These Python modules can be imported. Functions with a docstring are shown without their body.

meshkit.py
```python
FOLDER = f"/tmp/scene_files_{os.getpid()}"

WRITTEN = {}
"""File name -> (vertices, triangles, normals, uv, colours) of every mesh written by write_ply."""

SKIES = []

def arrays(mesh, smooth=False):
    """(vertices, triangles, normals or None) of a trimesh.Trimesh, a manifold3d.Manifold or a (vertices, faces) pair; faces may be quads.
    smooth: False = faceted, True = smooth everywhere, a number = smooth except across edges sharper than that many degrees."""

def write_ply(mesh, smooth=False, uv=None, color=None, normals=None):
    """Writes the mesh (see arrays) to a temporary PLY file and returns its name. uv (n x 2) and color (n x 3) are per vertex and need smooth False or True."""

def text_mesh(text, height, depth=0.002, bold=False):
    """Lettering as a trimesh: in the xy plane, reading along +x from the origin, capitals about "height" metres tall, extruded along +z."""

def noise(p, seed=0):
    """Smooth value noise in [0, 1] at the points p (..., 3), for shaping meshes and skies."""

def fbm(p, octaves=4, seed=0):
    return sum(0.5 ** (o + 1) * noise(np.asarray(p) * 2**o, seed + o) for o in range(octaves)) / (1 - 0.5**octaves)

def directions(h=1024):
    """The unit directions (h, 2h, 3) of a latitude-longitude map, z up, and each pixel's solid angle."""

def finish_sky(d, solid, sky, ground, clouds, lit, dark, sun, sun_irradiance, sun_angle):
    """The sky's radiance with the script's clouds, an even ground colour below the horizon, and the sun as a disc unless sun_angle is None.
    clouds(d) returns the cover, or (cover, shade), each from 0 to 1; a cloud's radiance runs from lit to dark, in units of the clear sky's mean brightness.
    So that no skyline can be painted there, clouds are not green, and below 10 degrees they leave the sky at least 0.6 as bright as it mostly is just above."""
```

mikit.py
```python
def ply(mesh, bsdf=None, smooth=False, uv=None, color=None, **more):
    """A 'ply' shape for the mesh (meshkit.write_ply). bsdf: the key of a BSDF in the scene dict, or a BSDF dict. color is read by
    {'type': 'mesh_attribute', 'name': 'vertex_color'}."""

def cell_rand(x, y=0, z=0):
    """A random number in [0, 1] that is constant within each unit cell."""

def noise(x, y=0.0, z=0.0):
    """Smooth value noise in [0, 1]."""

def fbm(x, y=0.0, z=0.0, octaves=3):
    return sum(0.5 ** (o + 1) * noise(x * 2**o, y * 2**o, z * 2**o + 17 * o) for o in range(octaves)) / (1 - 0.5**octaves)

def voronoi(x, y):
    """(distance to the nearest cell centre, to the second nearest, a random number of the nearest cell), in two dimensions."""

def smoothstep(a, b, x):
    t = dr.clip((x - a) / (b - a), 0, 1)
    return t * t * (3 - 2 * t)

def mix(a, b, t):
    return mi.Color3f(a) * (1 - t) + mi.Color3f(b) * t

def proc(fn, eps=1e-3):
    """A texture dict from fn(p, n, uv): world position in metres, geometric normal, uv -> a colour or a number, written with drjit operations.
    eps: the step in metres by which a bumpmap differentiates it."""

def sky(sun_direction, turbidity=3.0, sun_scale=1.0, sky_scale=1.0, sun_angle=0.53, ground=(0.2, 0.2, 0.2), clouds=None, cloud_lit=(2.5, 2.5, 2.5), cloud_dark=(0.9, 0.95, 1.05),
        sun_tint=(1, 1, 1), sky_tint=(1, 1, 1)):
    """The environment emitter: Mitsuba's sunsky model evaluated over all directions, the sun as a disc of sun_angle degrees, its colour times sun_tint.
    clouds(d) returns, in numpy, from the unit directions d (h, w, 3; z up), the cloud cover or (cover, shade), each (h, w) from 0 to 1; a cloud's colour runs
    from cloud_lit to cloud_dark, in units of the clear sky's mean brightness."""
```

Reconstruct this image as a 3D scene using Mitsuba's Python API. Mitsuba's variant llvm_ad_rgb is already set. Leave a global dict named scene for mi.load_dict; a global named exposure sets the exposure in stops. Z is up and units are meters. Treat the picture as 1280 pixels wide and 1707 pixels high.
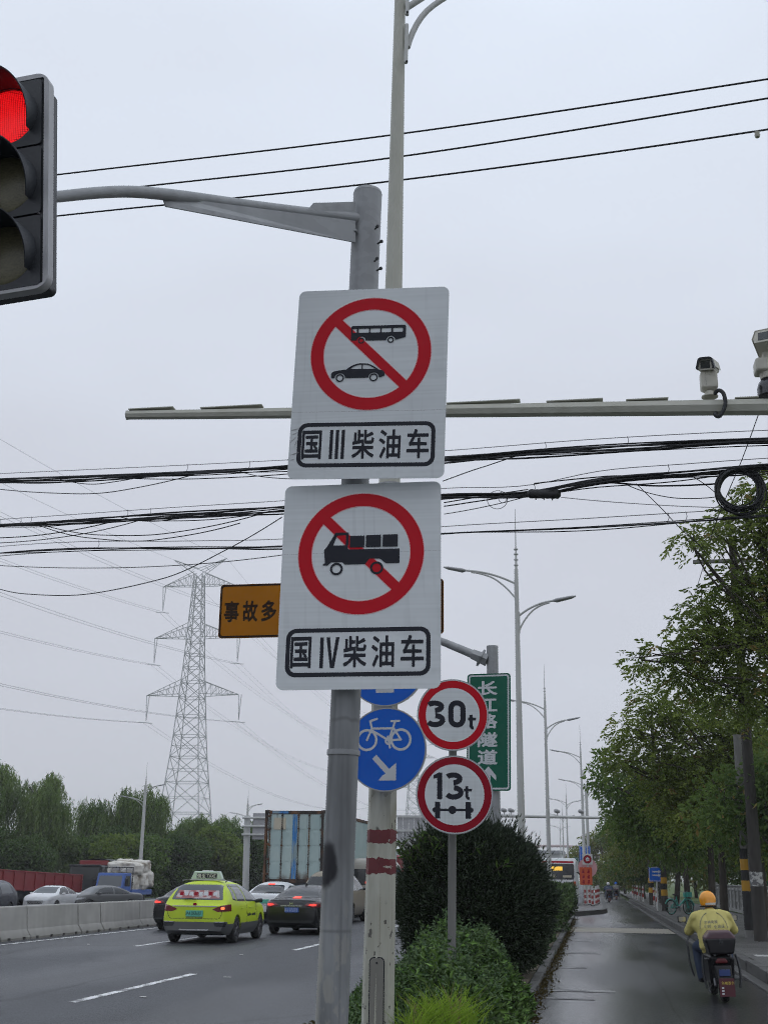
import math, random
import numpy as np
import trimesh
import mitsuba as mi
import drjit as dr
import manifold3d as m3
import shapely
from shapely import affinity
from shapely.geometry import Polygon, LineString, Point, box as sbox
from shapely.ops import unary_union
from scipy.interpolate import PchipInterpolator
import mikit, meshkit

T = mi.ScalarTransform4f
PI = math.pi
scene, labels = {}, {}
rng = np.random.default_rng(7)

# ---------------------------------------------------------------- camera, sky, exposure
AZ, PITCH, ROLL = math.radians(9.7), math.radians(16.95), math.radians(0.76)
EYE = np.array([0, 0, 1.72])
fwd = np.array([-math.sin(AZ) * math.cos(PITCH), math.cos(AZ) * math.cos(PITCH), math.sin(PITCH)])
rgt = np.array([math.cos(AZ), math.sin(AZ), 0.0])
upv = np.cross(rgt, fwd)
upv = math.cos(ROLL) * upv - math.sin(ROLL) * rgt
scene['camera'] = {'type': 'perspective', 'fov': 35.49, 'fov_axis': 'x', 'near_clip': 0.1, 'far_clip': 6000.0,
                   'to_world': T().look_at(origin=EYE.tolist(), target=(EYE + fwd).tolist(), up=upv.tolist())}


def overcast(d):
    p = d * [2.2, 2.2, 5.0]
    n = meshkit.fbm(p * 1.3 + 11, 4, 3)
    t = np.clip((d[..., 2] - 0.10) / 0.90, 0, 1)               # an overcast sky is brighter overhead
    return np.ones(d.shape[:2]), np.clip(1 - 0.95 * t * t * (3 - 2 * t) + 0.55 * (n - 0.5), 0, 1)


scene['sky'] = mikit.sky([0.35, -0.25, 0.9], turbidity=3, sun_scale=0.10, sun_angle=40, clouds=overcast,
                         cloud_lit=(9.4, 10.5, 12.0), cloud_dark=(6.55, 6.80, 7.65), ground=(0.12, 0.12, 0.12))
exposure = 0.02

# ---------------------------------------------------------------- materials
noise, fbm, cell_rand, smoothstep, mix, proc, voronoi = mikit.noise, mikit.fbm, mikit.cell_rand, mikit.smoothstep, mikit.mix, mikit.proc, mikit.voronoi


def rgb(c):
    return {'type': 'rgb', 'value': [float(c)] * 3 if np.isscalar(c) else list(map(float, c))}


def mat(key, color, rough=0.6, bump=None, eps=0.004, **kw):
    b = {'type': 'principled', 'base_color': color if isinstance(color, dict) else rgb(color),
         'roughness': rough if isinstance(rough, dict) else float(rough), **kw}
    if bump:
        b = {'type': 'bumpmap', 'arbitrary': proc(bump, eps), 'scale': 1.0, 'bsdf': b}
    scene[key] = {'type': 'twosided', 'bsdf': b}
    return key


def asphalt_col(p, n, uv):
    g = noise(p.x * 70, p.y * 70, p.z * 70)
    big = fbm(p.x * 0.5, p.y * 0.16, 0.0, 4)
    trk = fbm(p.x * 1.7, p.y * 0.05, 4.0, 2)
    crack = smoothstep(0.0, 0.02, dr.abs(fbm(p.x * 0.35, p.y * 0.22, 9.0, 4) - 0.5))
    oil = sum(dr.exp(-dr.square((p.x - c) / 0.45)) for c in (-13.0, -9.2, -5.3)) * (0.5 + 0.6 * fbm(p.x * 2.0, p.y * 0.25, 6.0, 3))
    c1, c2, c3 = voronoi(p.x * 0.16 + 0.3 * big, p.y * 0.055)
    seam = smoothstep(0.004, 0.016, dr.abs(c2 - c1)) * 0.35 + 0.65
    patch = 0.90 + 0.22 * c3
    v = (0.022 + 0.042 * g) * (0.72 + 0.56 * big) * (0.84 + 0.32 * trk) * (0.82 + 0.18 * crack) * (1.0 - 0.30 * dr.clip(oil, 0, 1)) * seam * patch
    return mi.Color3f(v * 0.95, v, v * 1.12)


def asphalt_rough(p, n, uv):
    w = smoothstep(0.38, 0.66, fbm(p.x * 0.45, p.y * 0.13, 2.0, 4))
    return 0.44 + 0.12 * w


def asphalt_bump(p, n, uv):
    return 0.006 * noise(p.x * 55, p.y * 55, 0.0) + 0.003 * noise(p.x * 18, p.y * 18, 5.0)


mat('asphalt', proc(asphalt_col), proc(asphalt_rough), asphalt_bump, specular=0.5)


def wet_col(p, n, uv):
    g = noise(p.x * 60, p.y * 60, 3.0)
    big = fbm(p.x * 0.8, p.y * 0.15, 7.0, 4)
    seam = smoothstep(0.0, 0.03, dr.abs(p.x - 1.05 + 0.06 * (noise(p.y * 0.7) - 0.5)))
    v = (0.018 + 0.022 * g) * (0.8 + 0.4 * big) * (0.7 + 0.3 * seam)
    return mi.Color3f(v, v * 1.0, v * 1.06)


def wet_rough(p, n, uv):
    w = fbm(p.x * 0.9, p.y * 0.16, 1.0, 4)
    return 0.20 + 0.14 * smoothstep(0.35, 0.7, w)


mat('wet_asphalt', proc(wet_col), proc(wet_rough), lambda p, n, uv: 0.0016 * noise(p.x * 50, p.y * 50, 0.0) + 0.004 * noise(p.x * 3, p.y * 1.4, 2.0), specular=0.5)


def paint_col(p, n, uv):
    w = smoothstep(0.33, 0.52, fbm(p.x * 9, p.y * 5, 3.0, 4))
    return mix((0.16, 0.16, 0.165), (0.62, 0.62, 0.62), w)


mat('road_paint', proc(paint_col), 0.5)


def worn_col(p, n, uv):
    w = smoothstep(0.30, 0.62, fbm(p.x * 3.5, p.y * 7, 8.0, 4))
    return mix((0.03, 0.03, 0.032), (0.20, 0.20, 0.195), w)


mat('worn_paint', proc(worn_col), 0.42)


def conc_col(p, n, uv):
    a = fbm(p.x * 1.2, p.y * 1.2, p.z * 2.5, 4)
    s = noise(p.x * 7 + p.y * 7, 0.0, p.z * 0.8)
    low = smoothstep(0.35, 0.02, p.z)
    v = (0.30 + 0.13 * a) * (0.86 + 0.18 * s)
    return mix((v * 1.0, v * 0.98, v * 0.93), (0.13, 0.122, 0.108), 0.7 * low * (0.5 + 0.6 * a))


mat('concrete', proc(conc_col), 0.85, lambda p, n, uv: 0.003 * fbm(p.x * 12, p.y * 12, p.z * 12, 3))


def kerb_col(p, n, uv):
    a = fbm(p.x * 3, p.y * 1.6, p.z * 6, 4)
    v = 0.026 + 0.060 * a
    return mi.Color3f(v * 1.02, v, v * 0.95)


mat('kerb_stone', proc(kerb_col), 0.6, lambda p, n, uv: 0.006 * fbm(p.x * 9, p.y * 9, p.z * 9, 3))


def pave_col(p, n, uv):
    a = fbm(p.x * 0.8, p.y * 0.8, 0.0, 4)
    c = cell_rand(p.x / 0.2, p.y / 0.1)
    jx = dr.minimum(p.x / 0.2 - dr.floor(p.x / 0.2), 1.0) * 0.2
    jy = (p.y / 0.1 - dr.floor(p.y / 0.1)) * 0.1
    j = smoothstep(0.0, 0.008, jx) * smoothstep(0.0, 0.008, jy)
    v = (0.045 + 0.05 * a + 0.02 * c) * (0.55 + 0.45 * j)
    return mi.Color3f(v * 1.03, v, v * 0.97)


mat('pavers', proc(pave_col), 0.45)


def soil_col(p, n, uv):
    a = fbm(p.x * 4, p.y * 4, 0.0, 4)
    return mix((0.03, 0.024, 0.017), (0.10, 0.085, 0.06), a)


mat('soil', proc(soil_col), 0.9, lambda p, n, uv: 0.03 * fbm(p.x * 6, p.y * 6, 0.0, 4))


def grass_col(p, n, uv):
    a = fbm(p.x * 0.5, p.y * 0.5, 0.0, 5)
    return mix((0.035, 0.06, 0.02), (0.10, 0.13, 0.045), a)


mat('turf', proc(grass_col), 0.9, lambda p, n, uv: 0.04 * fbm(p.x * 5, p.y * 5, 0.0, 4))


def galv_col(p, n, uv):
    a = fbm(p.x * 9, p.y * 9, p.z * 2.2, 4)
    b = voronoi(p.z * 26 + 3 * a, (p.x - p.y) * 26)[2]
    v = 0.19 + 0.13 * a + 0.035 * b
    return mi.Color3f(v * 0.97, v, v * 1.03)


mat('galvanised', proc(galv_col), 0.5, metallic=0.25)


def pole_col(p, n, uv):
    a = fbm(p.x * 8, p.y * 8, p.z * 1.5, 4)
    st = noise(p.x * 45, p.y * 45, p.z * 1.1)
    v = 0.06 + 0.23 * a + 0.06 * st
    base = mi.Color3f(v * 0.96, v, v * 1.03)
    scuff = smoothstep(0.52, 0.62, fbm(p.x * 22, p.y * 22, p.z * 9, 4) + 0.12 * noise(p.x * 5, p.y * 5, p.z * 5) - 0.06) * smoothstep(1.9, 0.95, p.z)
    base = mix(base, (0.36, 0.345, 0.30), 0.45 * scuff)
    streak = smoothstep(0.55, 0.8, noise(p.x * 60, p.y * 60, p.z * 0.9)) * smoothstep(0.35, 0.6, noise(p.x * 9, p.y * 9, p.z * 1.7))
    base = mix(base, (0.09, 0.095, 0.10), 0.45 * streak)
    ringg = smoothstep(0.02, 0.0, dr.abs(p.z - 2.62 - 0.02 * noise(p.x * 30, p.y * 30))) + smoothstep(0.015, 0.0, dr.abs(p.z - 1.42))
    base = mix(base, (0.10, 0.10, 0.10), 0.5 * ringg)
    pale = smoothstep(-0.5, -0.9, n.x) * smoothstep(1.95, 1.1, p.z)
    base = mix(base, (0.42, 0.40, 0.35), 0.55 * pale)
    # black spray-painted blot on the left of the pole, at chest height
    ex = (p.x + 1.535) / 0.072
    ez = (p.z - 1.785) / 0.125
    e = dr.sqrt(ex * ex + ez * ez) + 0.45 * (fbm(p.x * 22, p.y * 22, p.z * 12, 3) - 0.5)
    spray = smoothstep(1.25, 0.8, e) * smoothstep(0.15, -0.1, n.y)
    base = mix(base, (0.010, 0.010, 0.014), spray)
    # pale tape remnants
    tape = smoothstep(0.012, 0.008, dr.abs(p.z - 2.40 - 0.01 * (noise(p.x * 60) - 0.5))) * smoothstep(0.5, 0.6, noise(p.x * 14 + 3, p.z * 1.2))
    return mix(base, (0.46, 0.46, 0.44), 0.8 * tape)


mat('weathered_steel', proc(pole_col), 0.5, lambda p, n, uv: 0.0012 * fbm(p.x * 20, p.y * 20, p.z * 14, 3), metallic=0.15)


def lamp_col(p, n, uv):
    a = fbm(p.x * 6, p.y * 6, p.z * 3, 5)
    st = noise(p.x * 38, p.y * 38, p.z * 0.7)
    grime = smoothstep(0.36, 0.62, fbm(p.x * 7, p.y * 7, p.z * 2.1, 4)) * smoothstep(5.5, 2.6, p.z) * (0.35 + 0.65 * smoothstep(1.6, 2.2, p.z))
    v = mix((0.46, 0.46, 0.41), (0.34, 0.335, 0.275), a * 0.9)
    v = mix(v, (0.20, 0.185, 0.125), 0.75 * grime * (0.5 + 0.7 * st))
    spots = smoothstep(0.655, 0.69, fbm(p.x * 26, p.y * 26, p.z * 13, 4)) * smoothstep(3.2, 2.0, p.z) * smoothstep(0.35, 0.5, noise(p.x * 3, p.y * 3, p.z * 2.3))
    drip = smoothstep(0.62, 0.8, noise(p.x * 70, p.y * 70, p.z * 0.8)) * smoothstep(0.4, 0.7, noise(p.x * 11, p.y * 11, p.z * 1.4)) * smoothstep(4.0, 2.6, p.z)
    v = mix(v, (0.16, 0.145, 0.10), 0.6 * drip)
    v = mix(v, (0.045, 0.04, 0.035), 0.85 * spots)
    return v


mat('lamp_paint', proc(lamp_col), 0.55, lambda p, n, uv: 0.0012 * fbm(p.x * 18, p.y * 18, p.z * 10, 3))
mat('pale_paint', proc(lambda p, n, uv: mix((0.52, 0.53, 0.52), (0.42, 0.42, 0.40), fbm(p.x * 3, p.y * 3, p.z * 0.8, 3))), 0.5)


def band_col(p, n, uv):
    a = fbm(p.x * 12, p.y * 12, p.z * 12, 4)
    ch = smoothstep(0.70, 0.73, fbm(p.x * 22, p.y * 22, p.z * 20, 4))
    return mix(mix((0.15, 0.018, 0.022), (0.09, 0.012, 0.016), a), (0.42, 0.40, 0.34), 0.8 * ch)


mat('red_band', proc(band_col), 0.55)


def sheet_col(p, n, uv):
    l = noise(p.z * 95, (p.x + p.y) * 1.3, 0.0)
    a = fbm(p.x * 3, p.y * 3, p.z * 3, 4)
    run = smoothstep(0.60, 0.85, noise(p.x * 46 + p.y * 46, 0.0, p.z * 1.6)) * smoothstep(0.35, 0.65, noise(p.x * 7, p.y * 7, p.z * 2.4))
    v = (0.53 + 0.05 * l + 0.09 * a) * (1 - 0.07 * run)
    return mi.Color3f(v * 0.95, v, v * 1.02)


mat('sign_sheet', proc(sheet_col), 0.55, lambda p, n, uv: 0.0012 * noise(p.z * 48, (p.x + p.y) * 2, 0.0) + 0.004 * fbm(p.x * 4, p.y * 4, p.z * 4, 2))
mat('sign_red', (0.46, 0.006, 0.016), 0.45, specular=0.15)
mat('sign_dark_red', (0.26, 0.006, 0.018), 0.45, specular=0.15)
mat('sign_halo', (0.60, 0.33, 0.34), 0.5)
mat('sign_black', (0.020, 0.022, 0.030), 0.5, specular=0.15)
mat('sign_blue', proc(lambda p, n, uv: mix((0.008, 0.095, 0.48), (0.014, 0.12, 0.54), fbm(p.x * 5, p.y * 5, p.z * 5, 3))), 0.4, specular=0.2)
mat('sign_green', proc(lambda p, n, uv: mix((0.004, 0.085, 0.052), (0.006, 0.11, 0.066), fbm(p.x * 3, p.y * 3, p.z * 3, 3))), 0.4, specular=0.2)
mat('sign_amber', proc(lambda p, n, uv: mix((0.40, 0.150, 0.003), (0.31, 0.105, 0.002), fbm(p.x * 1.5, p.y, p.z * 1.5, 3))), 0.7, specular=0.2)
mat('sign_white', (0.50, 0.52, 0.54), 0.5)
mat('sign_edge', (0.30, 0.31, 0.32), 0.45, metallic=0.3)
mat('sign_orange', (0.52, 0.075, 0.020), 0.45)
mat('brown_ink', (0.022, 0.009, 0.003), 0.7, specular=0.2)
mat('black_plastic', (0.014, 0.016, 0.019), 0.42)
mat('signal_case', proc(lambda p, n, uv: mix((0.012, 0.014, 0.018), (0.030, 0.034, 0.040), fbm(p.x * 7, p.y * 7, p.z * 5, 4))), 0.48)
mat('visor_plastic', proc(lambda p, n, uv: mix((0.016, 0.019, 0.025), (0.045, 0.050, 0.058), fbm(p.x * 6, p.y * 6, p.z * 6, 4))), 0.5)
mat('frame_grey', proc(lambda p, n, uv: mix((0.30, 0.30, 0.315), (0.40, 0.40, 0.405), fbm(p.x * 6, p.y * 6, p.z * 6, 3))), 0.45, metallic=0.15)
mat('dark_lens', proc(lambda p, n, uv: mix((0.075, 0.070, 0.036), (0.13, 0.12, 0.066), noise(p.x * 140, p.y * 140, p.z * 140))), 0.35)
mat('rubber', (0.012, 0.012, 0.013), 0.7)
mat('cable_black', (0.010, 0.011, 0.014), 0.6)
mat('wire_grey', (0.26, 0.27, 0.28), 0.6)
mat('chrome', (0.55, 0.56, 0.57), 0.25, metallic=0.9)
mat('alloy', (0.16, 0.16, 0.17), 0.35, metallic=0.6)
mat('camera_ivory', proc(lambda p, n, uv: mix((0.50, 0.48, 0.41), (0.40, 0.385, 0.33), fbm(p.x * 9, p.y * 9, p.z * 9, 3))), 0.5)
mat('glass_dark', (0.012, 0.014, 0.017), 0.06, specular=0.6, clearcoat=0.6, clearcoat_gloss=0.95)
mat('glass_grey', (0.075, 0.085, 0.095), 0.08, specular=0.6, clearcoat=0.6, clearcoat_gloss=0.95)
mat('lamp_red', (0.14, 0.006, 0.010), 0.2, clearcoat=0.6, clearcoat_gloss=0.9)
mat('lamp_clear', (0.42, 0.43, 0.45), 0.15, clearcoat=0.8, clearcoat_gloss=0.9)


def car_paint(key, c, rough=0.3, coat=0.8, metallic=0.0, dirt=0.55):
    def dirty(p, n, uv):
        d = smoothstep(0.75, 0.15, p.z) * (0.35 + 0.5 * fbm(p.x * 5, p.y * 5, p.z * 5, 3))
        f = 0.94 + 0.12 * fbm(p.x * 2, p.y * 2, p.z * 2, 2)
        return mix(c, (0.075, 0.072, 0.066), dirt * d) * f
    return mat(key, proc(dirty), rough, clearcoat=coat, clearcoat_gloss=0.88, metallic=metallic)


car_paint('paint_lime', (0.46, 0.60, 0.012), 0.4, 0.5)
car_paint('paint_black', (0.005, 0.005, 0.007), 0.2, 0.6, 0.0, 0.08)
car_paint('paint_white', (0.62, 0.63, 0.64))
car_paint('paint_grey', (0.11, 0.112, 0.115), 0.32, 0.9, 0.3)
car_paint('paint_navy', (0.010, 0.013, 0.026), 0.3, 1.0, 0.0, 0.15)
car_paint('paint_beige', (0.34, 0.32, 0.28), 0.32, 0.8, 0.2)
car_paint('paint_gold', (0.26, 0.225, 0.17), 0.35, 0.7, 0.3)
car_paint('paint_blue', (0.025, 0.085, 0.32), 0.4, 0.5)
car_paint('paint_truck_red', (0.20, 0.018, 0.020), 0.5, 0.2)
car_paint('paint_silver', (0.40, 0.41, 0.42), 0.32, 0.8, 0.3)
mat('cladding', (0.085, 0.088, 0.090), 0.5)
mat('black_cab', (0.012, 0.013, 0.017), 0.4)


def box_col(p, n, uv):
    a = fbm(p.x * 1.6, p.y * 1.6, p.z * 1.2, 5)
    st = noise(p.x * 9 + p.y * 9, 0.0, p.z * 0.5)
    v = mix((0.27, 0.38, 0.38), (0.42, 0.49, 0.47), a)
    rust = smoothstep(0.52, 0.74, a * 0.55 + 0.35 * st + 0.30 * smoothstep(2.3, 1.35, p.z) - 0.10)
    return mix(v, (0.085, 0.040, 0.018), 0.85 * rust)


mat('container_teal', proc(box_col), 0.6)
mat('container_frame', proc(lambda p, n, uv: mix((0.028, 0.022, 0.020), (0.13, 0.060, 0.028), smoothstep(0.4, 0.7, fbm(p.x * 3, p.y * 3, p.z * 1.3, 4)))), 0.7)
mat('container_blue', proc(lambda p, n, uv: mix((0.035, 0.18, 0.44), (0.22, 0.30, 0.33), smoothstep(0.42, 0.62, fbm(p.x * 6, p.y * 6, p.z * 1.1, 4)))), 0.55)
mat('container_pale', proc(lambda p, n, uv: mix((0.36, 0.46, 0.47), (0.44, 0.52, 0.52), noise(p.x * 3, p.y * 3, p.z * 0.6))), 0.6)
mat('patch_cream', (0.46, 0.42, 0.33), 0.7)
mat('sack_white', proc(lambda p, n, uv: mix((0.56, 0.54, 0.49), (0.30, 0.26, 0.21), smoothstep(0.45, 0.75, fbm(p.x * 2.2, p.y * 2.2, p.z * 2.6, 5)))), 0.8,
    lambda p, n, uv: 0.05 * fbm(p.x * 4, p.y * 4, p.z * 5, 4), eps=0.02)
mat('tarpaulin', (0.016, 0.018, 0.022), 0.55)
mat('skin', (0.40, 0.24, 0.17), 0.5)
mat('jacket_yellow', proc(lambda p, n, uv: mix((0.54, 0.48, 0.165), (0.42, 0.37, 0.11), fbm(p.x * 9, p.y * 9, p.z * 5, 4))), 0.75,
    lambda p, n, uv: 0.010 * fbm(p.x * 11, p.y * 11, p.z * 7, 3), eps=0.006)
mat('trim_grey', (0.12, 0.12, 0.11), 0.7)
mat('jeans', proc(lambda p, n, uv: mix((0.020, 0.032, 0.065), (0.040, 0.058, 0.10), fbm(p.x * 16, p.y * 16, p.z * 8, 4))), 0.85)
mat('helmet_orange', (0.78, 0.31, 0.010), 0.25, clearcoat=0.9, clearcoat_gloss=0.95)
mat('scooter_black', (0.008, 0.008, 0.010), 0.4, specular=0.3, clearcoat=0.15, clearcoat_gloss=0.8)
mat('case_brown', (0.085, 0.042, 0.055), 0.28, clearcoat=0.7, clearcoat_gloss=0.9)
mat('plate_red', (0.085, 0.018, 0.026), 0.5)
mat('moped_plate', (0.025, 0.05, 0.17), 0.4)
mat('plate_blue', (0.03, 0.10, 0.42), 0.4)
mat('plate_green', (0.10, 0.42, 0.30), 0.4)
mat('plate_yellow', (0.55, 0.42, 0.06), 0.4)
mat('bike_teal', (0.06, 0.36, 0.30), 0.35)
mat('stripe_yellow', (0.42, 0.22, 0.012), 0.6)
mat('stripe_black', (0.012, 0.012, 0.012), 0.6)
mat('dark_wood', proc(lambda p, n, uv: mix((0.022, 0.020, 0.018), (0.055, 0.050, 0.044), fbm(p.x * 14, p.y * 14, p.z * 1.6, 4))), 0.8)
mat('concrete_pole', proc(lambda p, n, uv: mix((0.11, 0.11, 0.105), (0.20, 0.195, 0.185), fbm(p.x * 5, p.y * 5, p.z * 1.5, 4))), 0.8)
mat('poster_grey', proc(lambda p, n, uv: mix((0.12, 0.12, 0.12), (0.42, 0.42, 0.40), smoothstep(0.45, 0.55, fbm(p.x * 12, p.y * 12, p.z * 12, 3)))), 0.7)
mat('bark', proc(lambda p, n, uv: mix((0.024, 0.020, 0.016), (0.075, 0.064, 0.050), fbm(p.x * 14, p.y * 14, p.z * 3.2, 4))), 0.9,
    lambda p, n, uv: 0.012 * fbm(p.x * 18, p.y * 18, p.z * 4, 3))
mat('railing_stone', proc(lambda p, n, uv: mix((0.20, 0.20, 0.195), (0.33, 0.33, 0.32), fbm(p.x * 2, p.y * 2, p.z * 3, 4))), 0.8)
mat('mesh_green', (0.010, 0.10, 0.045), 0.6)
mat('bridge_pink', (0.42, 0.34, 0.34), 0.7)
mat('pylon_steel', (0.42, 0.43, 0.44), 0.6)
mat('hall_white', (0.55, 0.56, 0.57), 0.7)
mat('hall_grey', (0.22, 0.23, 0.25), 0.7)
mat('red_post', (0.30, 0.03, 0.03), 0.5)
mat('white_post', (0.55, 0.54, 0.52), 0.5)


def leaf_mat(key, trans):
    c = {'type': 'mesh_attribute', 'name': 'vertex_color'}
    scene[key] = {'type': 'principledthin', 'base_color': c, 'roughness': 0.55, 'diff_trans': trans, 'spec_trans': 0.0, 'eta': 1.25}


leaf_mat('leaf', 0.8)
scene['gloss_leaf'] = {'type': 'twosided', 'bsdf': {'type': 'principled', 'base_color': {'type': 'mesh_attribute', 'name': 'vertex_color'}, 'roughness': 0.5, 'specular': 0.22}}
scene['needle'] = {'type': 'twosided', 'bsdf': {'type': 'principled', 'base_color': {'type': 'mesh_attribute', 'name': 'vertex_color'}, 'roughness': 0.7}}


def glow(r, g, b):
    return {'type': 'area', 'radiance': {'type': 'rgb', 'value': [r, g, b]}}


# ---------------------------------------------------------------- naming
used = {}


def numbered(name):
    used[name] = used.get(name, -1) + 1
    return name if used[name] == 0 else f'{name}_{used[name]:03d}'


place = {}


def thing(name, label, cat, M=None, group=None):
    key = numbered(name)
    labels[key] = {'label': label, 'category': cat}
    if group:
        labels[key]['group'] = group
    place[key] = np.eye(4) if M is None else np.asarray(M, float)
    return key


def part(parent, name, mesh, m, smooth=False, M=None, label=None, emit=None, stuff=False, color=None):
    """adds the mesh as a child of parent; returns its key"""
    key = numbered(parent + '__' + name)
    place[key] = place[parent] if M is None else place[parent] @ M
    d = mesh if isinstance(mesh, dict) else mikit.ply(mesh, m, smooth, color=color)
    d = dict(d)
    if not np.allclose(place[key], np.eye(4)):
        d['to_world'] = T(place[key].tolist())
    if emit:
        d['emitter'] = emit
    scene[key] = d
    if label:
        labels.setdefault(key, {})['label'] = label
    if stuff:
        labels.setdefault(key, {})['kind'] = 'stuff'
    return key


def single(name, label, cat, mesh, m, smooth=False, M=None, group=None, kind=None, color=None):
    key = numbered(name)
    labels[key] = {'label': label}
    if cat:
        labels[key]['category'] = cat
    if group:
        labels[key]['group'] = group
    if kind:
        labels[key]['kind'] = kind
    place[key] = np.eye(4) if M is None else np.asarray(M, float)
    d = dict(mesh) if isinstance(mesh, dict) else mikit.ply(mesh, m, smooth, color=color)
    if M is not None:
        d['to_world'] = T(place[key].tolist())
    scene[key] = d
    return key


def structure(name, mesh, m, label=None, smooth=False):
    key = numbered(name)
    scene[key] = mikit.ply(mesh, m, smooth)
    place[key] = np.eye(4)
    labels[key] = {'kind': 'structure'}
    if label:
        labels[key]['label'] = label
    return key


def dup(src, label, M, group=None):
    """a copy of a thing and all its parts, placed by M instead of the source's own matrix"""
    base = src
    while base[-4:-3] == '_' and base[-3:].isdigit():
        base = base[:-4]
    key = numbered(base)
    inv = np.linalg.inv(place[src])
    labels[key] = {'label': label, 'category': labels[src]['category']}
    g = group or labels[src].get('group')
    if g:
        labels[key]['group'] = g
    place[key] = np.asarray(M, float)
    for k in [k for k in scene if k.startswith(src + '__')]:
        nk = key + k[len(src):]
        place[nk] = place[key] @ inv @ place[k]
        d = dict(scene[k])
        d['to_world'] = T(place[nk].tolist())
        scene[nk] = d
        if k in labels:
            labels[nk] = dict(labels[k])
    return key


# ---------------------------------------------------------------- mesh helpers
def tr(x=0, y=0, z=0, rz=0.0):
    c, s = math.cos(rz), math.sin(rz)
    return np.array([[c, -s, 0, x], [s, c, 0, y], [0, 0, 1, z], [0, 0, 0, 1.0]])


def cat(*ms):
    ms = [m for q in ms for m in (q if isinstance(q, (list, tuple)) else [q])]
    return trimesh.util.concatenate(ms)


def man(mesh):
    return m3.Manifold(m3.Mesh(np.asarray(mesh.vertices, np.float32), np.asarray(mesh.faces, np.uint32)))


def tm(man_):
    m = man_.to_mesh()
    return trimesh.Trimesh(np.array(m.vert_properties[:, :3], float), np.array(m.tri_verts), process=False)


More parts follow.
